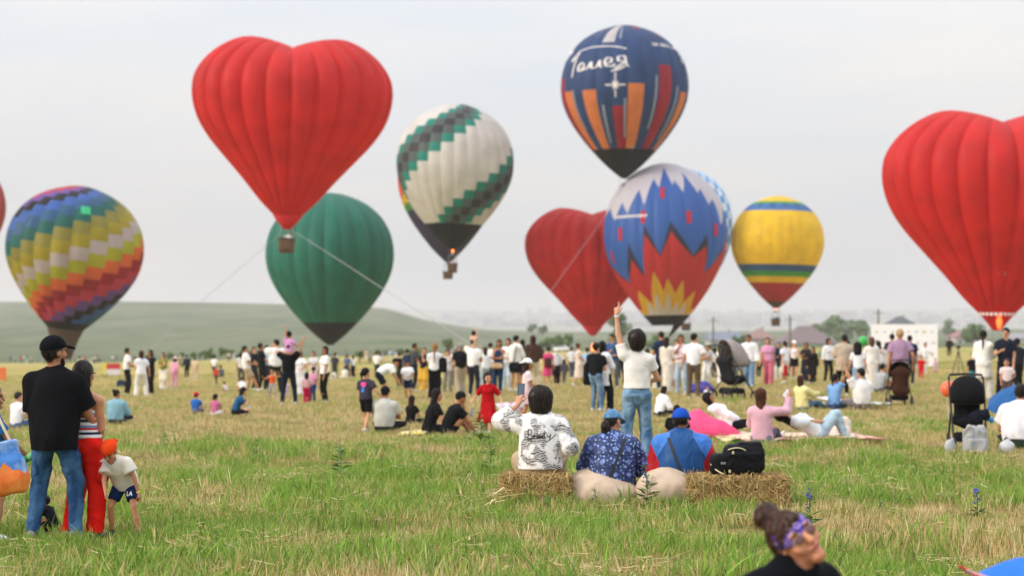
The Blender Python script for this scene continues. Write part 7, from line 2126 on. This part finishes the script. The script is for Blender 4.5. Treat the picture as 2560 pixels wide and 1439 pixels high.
bag('small blue and green toy on the stroller', 'toy', 2450, 1128, 26, 20, plain('2f8fc8', .4), lambda w, h: [E((0, 0, h * .5), (w * .5, w * .3, h * .3)), E((w * .3, 0, h * .2), (w * .2, w * .2, h * .25), .01)], dy=-.55, dz=(1128 - 1052) / FPX * gp(2450, 1128).y, cat='toy')
# toys behind the stroller
ob = empty('toy_balloon', at(2368, 972, 33)); sdf_thing('balloon_skin', [E((0, 0, 0), (.11, .11, .13)), C((.12, 0, .01), (.2, 0, .01), .11, .10, .1)], .02, plain('e8653c', .35), ob)
mb = MB(); mb.tube([(0, 0, -.12), (.02, 0, -.5)], .004, 4).build('string', plain('d8d8d8'), ob); tag(ob, 'orange toy balloon behind the hood of the black stroller', 'balloon')
gb_ = empty('toy_balloon', at(2158, 852, 68)); sdf_thing('balloon_skin', [E((0, 0, 0), (.16, .14, .18))], .03, plain('3fae54', .35), gb_)
mb = MB(); mb.tube([(0, 0, -.17), (.02, 0, -.9)], .005, 4).build('string', plain('d8d8d8'), gb_); tag(gb_, 'green toy balloon above the crowd near the banner', 'balloon')

# umbrella
ur = empty('umbrella', at(2548, 1000, 33.6)); ur.rotation_euler = (math.radians(16), math.radians(-14), 0)
UM = fabric('2a5a92', .6)
for k in range(8):
    V = []; Q = []
    for i in range(6):
        t = i / 5
        for j in range(4):
            a = 2 * math.pi * (k + j / 3) / 8
            sag = .04 * t * math.sin(math.pi * j / 3)
            rr = .56 * t * (1 - .05 * math.sin(math.pi * j / 3))
            V.append((rr * math.cos(a), rr * math.sin(a), .26 * (1 - t ** 1.8) - sag))
    for i in range(5):
        for j in range(3): Q.append((i * 4 + j, (i + 1) * 4 + j, (i + 1) * 4 + j + 1, i * 4 + j + 1))
    link('canopy_panel', mesh_np('canopy_panel', np.array(V), np.array(Q)), UM, ur)
    a = 2 * math.pi * k / 8
    mb = MB(); mb.tube([(.56 * t * math.cos(a), .56 * t * math.sin(a), .26 * (1 - t ** 1.8) - .01) for t in np.linspace(0, 1, 6)], .006, 5).build('rib', plain('22242a', .4, .6), ur)
mb = MB(); mb.tube([(0, 0, .3), (0, 0, -.55)], .008, 8).build('shaft', plain('2a2c30', .4, .5), ur)
mb = MB(); mb.tube(arc((0, 0, -.55), (0, 0, -.66), (.05, 0, -.62)), .014, 8).build('handle', plain('1b1c20', .5), ur, True)
tag(ur, 'open blue umbrella propped over the man at the right edge', 'umbrella')

# blankets, towel, cloth
def cloth(label, name, x0, x1, y0, y1, mat, seed, h=.03, cat='blanket', parts=()):
    a, b = gp(x0, (y0 + y1) / 2), gp(x1, (y0 + y1) / 2); d0, d1 = gp((x0 + x1) / 2, y1).y, gp((x0 + x1) / 2, y0).y
    n, m_ = 26, 12; w1 = wrinkle(.045, 12, seed)
    X, Y = np.meshgrid(np.linspace(a.x, b.x, n), np.linspace(d0, d1, m_), indexing='ij')
    P = np.stack([X, Y, np.zeros_like(X)], -1).reshape(-1, 3).astype(np.float32)
    e = np.minimum(np.minimum((P[:, 0] - a.x), (b.x - P[:, 0])), .2) / .2
    P[:, 0] += .06 * np.sin(P[:, 1] * 9); P[:, 1] += .05 * np.sin(P[:, 0] * 7)
    P[:, 2] = gz(P[:, 0], P[:, 1]) + h + np.abs(w1(P)) + .03
    i = np.arange(n - 1)[:, None] * m_ + np.arange(m_ - 1)[None]
    Q = np.stack([i, i + m_, i + m_ + 1, i + 1], -1).reshape(-1, 4)
    o = link(name, mesh_np(name, P, Q), mat); md = o.modifiers.new('thick', 'SOLIDIFY'); md.thickness = .02
    tag(o, label, cat)
    BARE.append(((a.x + b.x) / 2, (d0 + d1) / 2, (b.x - a.x) / 2 * .9, (d1 - d0) / 2 * .8))
    return o
def patch_mat(name, c1, c2, c3, sc=6):
    m, n, l, b, o = newmat(name)
    v = n.new('ShaderNodeTexVoronoi'); v.inputs['Scale'].default_value = sc
    tc = n.new('ShaderNodeTexCoord'); l.new(tc.outputs['Object'], v.inputs['Vector'])
    sp = n.new('ShaderNodeSeparateColor'); l.new(v.outputs['Color'], sp.inputs[0])
    r_ = n.new('ShaderNodeValToRGB'); r_.color_ramp.interpolation = 'CONSTANT'; el = r_.color_ramp.elements
    el[0].color = (*srgb(c1), 1); el[1].position = .4; el[1].color = (*srgb(c2), 1); e = el.new(.75); e.color = (*srgb(c3), 1)
    l.new(sp.outputs[0], r_.inputs[0]); l.new(r_.outputs[0], b.inputs['Base Color']); b.inputs['Roughness'].default_value = .9
    return m
cloth('pale patterned picnic blanket under the lying woman', 'picnic_blanket', 1785, 2160, 1094, 1110, patch_mat('blanket_print', 'd8c9b8', 'cf8f8a', 'd8cf9a', 7), 3, .05)
cloth('small yellow striped mat in front of the seated people in black', 'mat', 1008, 1058, 1086, 1096, patch_mat('mat_print', 'd8c85a', 'e0dccb', 'c9b23c', 12), 5, .05, 'mat')
cloth('white sheet spread by the seated man in white tee', 'sheet', 2088, 2150, 1004, 1024, fabric('dfe0e2'), 9, .08, 'sheet')
cloth('orange and lime cloth lying behind the woman in the black skirt', 'picnic_cloth', 1105, 1142, 934, 946, patch_mat('neon_cloth', 'e8694a', 'd8d84a', 'e8694a', 2), 11, .05, 'cloth')
# white flag carried by the girl in red
gd = gp(1220, 1086).y
fv = [at(1238, 1008, gd - .1), at(1275, 1004, gd + .1), at(1312, 1000, gd + .25), at(1306, 1024, gd + .2), at(1268, 1046, gd), at(1252, 1030, gd - .05), at(1276, 1022, gd + .02)]
mb = MB(); mb.add(fv, [(0, 1, 6, 5), (1, 2, 3, 6), (5, 6, 4), (6, 3, 4)]); fo = mb.build('flag', patch_mat('flag_print', 'e3e0ec', 'e0dcea', 'd88f9c', 9), None, True)
md = fo.modifiers.new('thick', 'SOLIDIFY'); md.thickness = .006; tag(fo, 'white cloth flag trailing from the hand of the girl in red', 'flag')
# phones
phone('phone in the hands of the man in black sitting with knees up', at(1181, 1030, gp(1118, 1092).y - .05), math.radians(60), .3, '8fa0b0')
phone('white phone held up by the woman in pale pink', at(1966, 982, gp(1905, 1112).y + .2), math.radians(-30), math.radians(38), 'c8ccd2')
phone('phone read by the woman in the teal tee', at(622, 1017, gp(588, 1038).y), math.radians(70), .9, 'b8c2cc')
# baby carried by the man in the white polo
pm, sm_ = key('holding a baby'); bp_ = w_of(pm, (sm_.wr[0] + sm_.wr[1]) / 2 + np.array([0, .05, 0]))
person('baby in white and orange carried by the man in the white polo', 0, 0, 0, 120, 'sitx', ('tee', 'e6e2e0'), ('pants', 'c8703a'), ('short', '3a241a'), kid=.6, pos=bp_ - Vector((0, 0, .05)), height=.42, shoes=None, vox=.02)

# banner wall with rows of small logos
bd_ = 112.0
b0, b1 = at(2178, 934, bd_), at(2344, 934, bd_)
bz0 = float(gz((b0.x + b1.x) / 2, bd_)); bzt = at(2178, 810, bd_).z
br = empty('banner_wall', ((b0.x + b1.x) / 2, bd_, bz0)); tag(br, 'white press banner wall with rows of small logos behind the crowd', 'banner')
bw, bh = b1.x - b0.x, bzt - bz0
mb = MB(); mb.box((0, 0, bh / 2 + .1), (bw, .06, bh - .2)); mb.build('board', plain('f0f2f8', .7), br)
for s in (-1, 1):
    mb = MB(); mb.box((s * bw * .46, .12, bh * .48), (.08, .1, bh * .95)); mb.build('post', plain('3a3c40', .6), br)
lg = ['d6cfb4', 'cfd0d8', 'cbc0a4', 'c2ccd4', 'dcc4ca', 'c2c8b4']
for i in range(8):
    for j in range(3):
        w_, h_ = rnd.uniform(.14, .24), rnd.uniform(.08, .15)
        mb = MB(); mb.box(((i - 3.5) * bw / 8.4 + (j % 2) * .08, -.034, bh - .42 - j * .62), (w_, .008, h_)); mb.build('logo', plain(lg[(i * 3 + j) % 6], .7), br)
for (xx, zz, ww, cc) in ((-.2, bh - 1.35, .9, 'c9a0ac'), (.9, bh - 1.4, 1.0, 'c9a0ac')):
    mb = MB(); mb.box((xx, -.036, zz), (ww, .008, .07)); mb.build('print_line', plain(cc, .7), br)
# tripod
tp = gp(2396, 940); tr_ = empty('tripod', tp); th_ = (940 - 862) / FPX * tp.y
for a in (0.3, 2.4, 4.5):
    mb = MB(); mb.tube([(0, 0, th_ * .85), (.35 * math.cos(a), .35 * math.sin(a), 0)], .02, 6).build('leg', DARK, tr_)
mb = MB(); mb.box((0, 0, th_ * .93), (.14, .2, .16)); mb.build('camera_head', DARK, tr_); tag(tr_, 'black camera tripod on the field left of the white tunic', 'tripod')
# print on the tee of the walking girl
gr_, gs_ = key('girl in dark printed tee')
for o in gr_.children:
    if o.name.startswith('shirt'):
        c_ = gs_.P2 + gs_.up2 * .02 * gs_.q
        for (st_, w_, cc_) in (([[(.2, .55), (.2, .9)], [(.5, .5), (.5, .9)]], .09, 'e0509c'), ([[(.15, .0), (.3, .3), (.45, .05)], [(.3, .3), (.35, .5)]], .06, '4a8ad8')):
            strokes_project('print', st_, o, (c_ + V3(-.09, -.1, -.14) * gs_.q).tolist(), (1, 0, 0), (0, 0, 1), .2 * gs_.q, .3 * gs_.q, (0, 1, 0), w_ * gs_.q, fabric(cc_), o, .004)
# panels at the left
def panel(label, x0, x1, y0, y1, base, cols):
    p = gp((x0 + x1) / 2, base); r = empty('advertising_panel', p); tag(r, label, 'panel')
    w = (x1 - x0) / FPX * p.y; h = (y1 - y0) / FPX * p.y; z0 = (base - y1) / FPX * p.y
    for i, c in enumerate(cols):
        hh = h / len(cols)
        mb = MB(); mb.box((0, 0, z0 + h - hh * (i + .5)), (w, .15, hh)); mb.build('board', plain(c, .7), r)
    for s in (-1, 1):
        mb = MB(); mb.tube([(s * w * .45, 0, 0), (s * w * .45, 0, z0 + .1)], .03, 6).build('foot', DARK, r)
panel('orange fabric panel at the left edge of the field', -12, 15, 918, 950, 954, ['d8703a', 'd8763f'])
panel('red and white box panel behind the man in the white polo', 266, 300, 908, 936, 944, ['c2343c', 'd8d0d8'])
panel('yellow panel beside the red and white box panel', 257, 266, 908, 936, 944, ['d8c24a', 'd0c46a'])

# ------------------------------------------------------------------ weeds in the grass
WL = plain('7a9450', .7, vary=.3); WL2 = plain('5d7a42', .7, vary=.3)
def weed(label, x, base, top, seed, nl=26, flower=None, spread=1.0):
    p = gp(x, base); h = (base - top) / FPX * p.y
    r = empty('weed_plant', p + Vector((0, 0, -.01))); tag(r, label, 'plant', 'tall weeds in the grass')
    q = random.Random(seed)
    top_ = Vector((q.uniform(-.06, .06) * h, q.uniform(-.06, .06), h))
    mb = MB(); mb.tube([(0, 0, 0), tuple(top_ * .5 + Vector((.02 * h, 0, 0))), tuple(top_)], [.007, .006, .003], 6).build('stem', WL2, r, True)
    lb = MB()
    for i in range(nl):
        f = q.uniform(.05, .92); a = q.uniform(0, 6.28); L_ = max(.05, h * q.uniform(.16, .42) * (1.25 - f)) * spread
        c = top_ * f; d = Vector((math.cos(a), math.sin(a), q.uniform(.1, .9))).normalized(); sd2 = d.cross(Vector((0, 0, 1))).normalized() * L_ * .16
        m1 = c + d * L_ * .5 + Vector((0, 0, .02 * L_)); e = c + d * L_ - Vector((0, 0, L_ * .15))
        me_ = MB(); me_.add([c, m1 - sd2, e, m1 + sd2], [(0, 1, 2), (0, 2, 3)]); me_.build('leaf', WL if i % 2 else WL2, r, True)
    if flower:
        for i in range(16):
            f = q.uniform(.55, 1.0); c = top_ * f + Vector((q.uniform(-.025, .025), q.uniform(-.025, .025), 0))
            fo_ = link('flower', FLW, None, r); fo_.location = c; fo_.scale = (q.uniform(.7, 1.3),) * 3
FLW = _ball('flower', (.012, .012, .01), plain('5a66a8', .6), 6)
for (x, b_, t_, sd2, fl, lab) in ((1619, 1272, 1150, 1, True, 'tall weed with blue flowers standing before the blue jacketed man'), (1722, 1280, 1225, 2, False, 'bushy dark green weed before the right hay bale'), (852, 1205, 1090, 3, False, 'thin tall weed alone in the left middle of the meadow'),
                              (2442, 1300, 1215, 4, True, 'weed with blue flowers in the grass near the right edge'), (2022, 1330, 1215, 5, True, 'slender flowering weed right of the bandana woman'), (1368, 1288, 1230, 6, False, 'leafy weed at the foot of the left hay bale'),
                              (1225, 1190, 1080, 7, False, 'thin dry weed left of the woman filming'), (640, 1155, 1090, 8, False, 'leafy weed in the grass below the seated children'), (410, 1120, 1060, 9, False, 'small weed behind the boy in the orange cap'), (1200, 1120, 1010, 10, False, 'thin stalk in front of the girl in red'),
                              (2290, 1210, 1150, 11, False, 'small weed on the dry grass left of the black stroller'), (2200, 1285, 1230, 12, False, 'broad leaved weed right of the hay bale'), (2080, 1190, 1150, 13, False, 'low weed behind the black backpack'), (1490, 1285, 1215, 14, False, 'thin grass stalk before the cream beanbag')):
    weed(lab, x, b_, t_, sd2, 40 if not fl else 44, fl)

# ------------------------------------------------------------------ trees, shrubs, houses, poles, car
def leafmat(c1, c2):
    m, n, l, b, o = newmat('foliage_' + c1)
    mx, t, src = noise_mix(n, l, srgb(c1), srgb(c2), 1.2, detail=4, lo=.35, hi=.65)
    l.new(mx.outputs['Result'], b.inputs['Base Color']); b.inputs['Roughness'].default_value = .8; b.inputs['Specular IOR Level'].default_value = .1
    return m
LF = leafmat('3f5a34', '6f8a52')
LF2 = leafmat('4a6340', '7f9668')
BARK = plain('4a3d30', .95)
def tree(name, label, x, yb, yt, wpx, d, seed, mat=LF, cat='tree', n=1100, grp='trees beyond the field'):
    if x > 1300 and d < 1000: d *= 1.7
    b = at(x, yb, d); h = (yb - yt) / FPX * d; w = wpx / FPX * d
    r = empty(name, b); tag(r, label, cat, grp)
    q = np.random.RandomState(seed)
    mb = MB(); mb.tube([(0, 0, -1), (.02 * h, 0, h * .35), (0, 0, h * .75)], [.035 * h, .025 * h, .008 * h], 7)
    for k in range(5):
        a = q.uniform(0, 6.28); z = h * q.uniform(.25, .55)
        mb.tube([(0, 0, z), (w * .3 * math.cos(a), w * .3 * math.sin(a), z + h * .22)], [.014 * h, .005 * h], 5)
    mb.build('trunk', BARK, r, True)
    nb = 9
    cc = np.stack([q.uniform(-.32, .32, nb) * w, q.uniform(-.32, .32, nb) * w, q.uniform(.25, .86, nb) * h], -1); cr_ = q.uniform(.16, .27, nb) * min(w, h * 1.1)
    V, Q = [], []
    for i in range(n):
        k = q.randint(nb); v = nrm(q.normal(size=3)); c = cc[k] + v * cr_[k] * q.uniform(.55, 1.05)
        if c[2] < .06 * h: continue
        s_ = q.uniform(.5, 1) * .05 * max(w, h * .6); t1 = nrm(np.cross(v, q.normal(size=3))) * s_; t2 = nrm(np.cross(v + q.normal(size=3) * .5, t1)) * s_
        j = len(V); V += [c - t1 - t2, c + t1 - t2 * .6, c + t1 * .8 + t2, c - t1 * .7 + t2]; Q.append((j, j + 1, j + 2, j + 3))
    link('crown', mesh_np('crown', np.array(V), np.array(Q), smooth=False), mat, r)
tree('tree', 'tall leafy tree behind the pointing arm and the flame balloon', 1548, 872, 772, 66, 380, 1)
tree('tree', 'round dark bush left of the tall tree at the field edge', 1408, 878, 830, 64, 300, 2)
tree('tree', 'low wide bush between the brown sweater woman and the pink dress', 1370, 880, 845, 60, 290, 3)
tree('tree', 'grey green tree behind the houses on the right', 2058, 862, 796, 70, 520, 4, LF2)
tree('tree', 'taller grey green tree next to the banner wall', 2108, 862, 790, 74, 540, 5, LF2)
tree('tree', 'pale distant tree left of the banner wall roof', 2150, 858, 800, 50, 560, 6, LF2)
tree('tree', 'rounded green tree right of the banner wall', 2432, 868, 806, 72, 420, 7)
tree('tree', 'thin far tree above the right edge fields', 2370, 856, 796, 40, 620, 8, LF2)
tree('tree', 'small lone tree on the slope behind the black skirted woman', 1119, 880, 845, 30, 420, 9)
tree('tree', 'bushy tree beside the grey roofed house', 1850, 872, 838, 46, 330, 10)
tree('tree', 'hazy tree on the far plain between the hearts', 1345, 836, 812, 70, 1150, 11, LF2)
tree('tree', 'dark tree just right of the flame balloon skirt', 1640, 876, 838, 60, 360, 12)
for i, (x, yt, w_) in enumerate(((440, 880, 70), (500, 876, 70), (548, 870, 64), (590, 872, 62), (632, 874, 60), (905, 876, 60), (955, 874, 66), (1010, 872, 60), (1060, 870, 62), (1290, 862, 60), (700, 878, 60), (380, 884, 50))):
    tree('shrub', 'hazy green shrub, %s from the left along the foot of the hill' % ordinal([2, 3, 4, 5, 6, 8, 9, 10, 11, 12, 7, 1][i]), x, 897 if x < 1200 else 884, yt, w_, 330, 20 + i, LF, 'shrub', 500, 'shrubs along the foot of the hill')
def house(label, x0, x1, yr, ye, yb, d, roof, wall, hip=.5, dep=9):
    d *= 1.9; dep *= 1.7
    a, b = at(x0, yb, d), at(x1, yb, d); zr, ze = at(0, yr, d).z, at(0, ye, d).z; w = b.x - a.x; z0 = a.z - 1
    r = empty('house', ((a.x + b.x) / 2, d, z0)); tag(r, label, 'house', 'houses beyond the field')
    mb = MB(); mb.box((0, dep / 2, (ze - z0) / 2), (w * .9, dep * .9, ze - z0)); mb.build('wall', plain(wall, .9), r)
    e = w * hip / 2 if hip < 1 else w / 2 - .3
    zr, ze = zr - z0, ze - z0
    mb = MB(); V = [(-w / 2, 0, ze), (w / 2, 0, ze), (w / 2, dep, ze), (-w / 2, dep, ze), (-w / 2 + e, dep / 2, zr), (w / 2 - e, dep / 2, zr)]
    mb.add(V, [(0, 1, 5, 4), (1, 2, 5), (2, 3, 4, 5), (3, 0, 4), (3, 2, 1, 0)]); ro = mb.build('roof', plain(roof, .8, vary=.15, scale=1), r)
    mb = MB(); mb.box((w * .15, dep * .6, zr - .1), (.6, .6, 1.4)); mb.build('chimney', plain('8a7a72', .9), ro)
    for k in (-.28, .05, .3):
        mb = MB(); mb.box((w * k, dep * .05 - .03, ze * .62), (1.1, .08, 1.2)); mb.build('window', plain('4a5258', .3), r)
house('house with blue grey roof and pale gable behind the white sweatshirt man', 1770, 1862, 828, 850, 876, 330, '6f7886', 'c2c0bc', .12)
house('house with reddish hipped roof left of the pink dressed woman', 1866, 1940, 820, 846, 874, 380, '8a6a68', 'b5aca4', .95)
house('wide house with dark brown hipped roof behind the white cap woman', 1950, 2100, 814, 858, 872, 340, '6d5f62', 'a8a29c', .8, 14)
house('house with dark pointed roof rising behind the banner wall', 2222, 2296, 790, 812, 868, 400, '4a5058', 'a8a8a8', .85)
house('low house with red roof right of the banner wall', 2385, 2462, 826, 842, 868, 390, '94686a', 'bdb6b0', .6)
house('small pale house far off at the right edge', 2530, 2600, 832, 846, 866, 420, '8a8a90', 'cfcac6', .3)
for (x, yt, lab) in ((1975, 788, 'slim utility pole above the brown roof'), (2196, 772, 'tall utility pole left of the dark pointed roof'), (1783, 792, 'thin far utility pole by the flame balloon skirt')):
    p = at(x, 870, 430); h = at(x, yt, 430).z - p.z
    r = empty('utility_pole', p); mb = MB(); mb.tube([(0, 0, -1), (0, 0, h)], .22, 6).build('pole', plain('6a6460', .9), r); mb = MB(); mb.box((0, 0, h - .9), (2.2, .14, .14)); mb.build('crossarm', plain('6a6460', .9), r)
    tag(r, lab, 'utility pole', 'utility poles')
cp = gp(1404, 879); cr_ = empty('parked_car', cp, math.radians(82)); tag(cr_, 'white car parked on the grass beyond the pale hoodie', 'car')
sdf_thing('car_body', [C((-.6, -1.6, .62), (-.6, 1.6, .6), .26, .24, .2), C((.6, -1.6, .62), (.6, 1.6, .6), .26, .24, .2), C((0, -1.7, .6), (0, 1.7, .6), .3, .28, .3), C((-.45, -.9, 1.15), (-.45, .5, 1.15), .25, .22, .3), C((.45, -.9, 1.15), (.45, .5, 1.15), .25, .22, .3)], .08, plain('dcdee2', .3), cr_)
for s in (-1, 1):
    mb = MB(); mb.box((s * .66, -.2, 1.16), (.06, 1.6, .3)); mb.build('window', plain('2a3036', .2), cr_)
    for y_ in (-1.2, 1.2): wheel(cr_, (s * .72, y_, .32), .28, .16)
# far city on the plain
q = np.random.RandomState(3); mb = MB()
for i in range(420):
    x = q.uniform(1080, 2750); d = q.uniform(4600, 8900); t = (d - 3100) / 6000
    yb = 835 + (779 - 835) * t ** .8 + 2; b = at(x, yb, d); h = q.uniform(5, 22) * (1.8 if q.uniform() < .1 else 1)
    mb.box((b.x, b.y, b.z + h / 2 - 3), (q.uniform(12, 45), q.uniform(10, 30), h + 6))
co_ = mb.build('distant_city', plain('a8aab0', .9, vary=.25, scale=.01)); tag(co_, 'hazy mass of far city buildings along the horizon', 'city', kind='stuff')
make_grass()
# ------------------------------------------------------------------ haze
def haze():
    mb = MB()
    x, y0, y1, z0, z1 = 6000, -60, 10800, -420, 150
    mb.box((0, (y0 + y1) / 2, (z0 + z1) / 2), (2 * x, y1 - y0, z1 - z0))
    m = bpy.data.materials.new('haze_air'); m.use_nodes = True
    n = m.node_tree.nodes; n.clear()
    o = n.new('ShaderNodeOutputMaterial'); v = n.new('ShaderNodeVolumePrincipled')
    v.inputs['Color'].default_value = (.80, .785, .82, 1)
    v.inputs['Density'].default_value = .00018
    v.inputs['Anisotropy'].default_value = .2
    m.node_tree.links.new(v.outputs[0], o.inputs['Volume'])
    tag(mb.build('haze', m), kind='stuff')
haze()
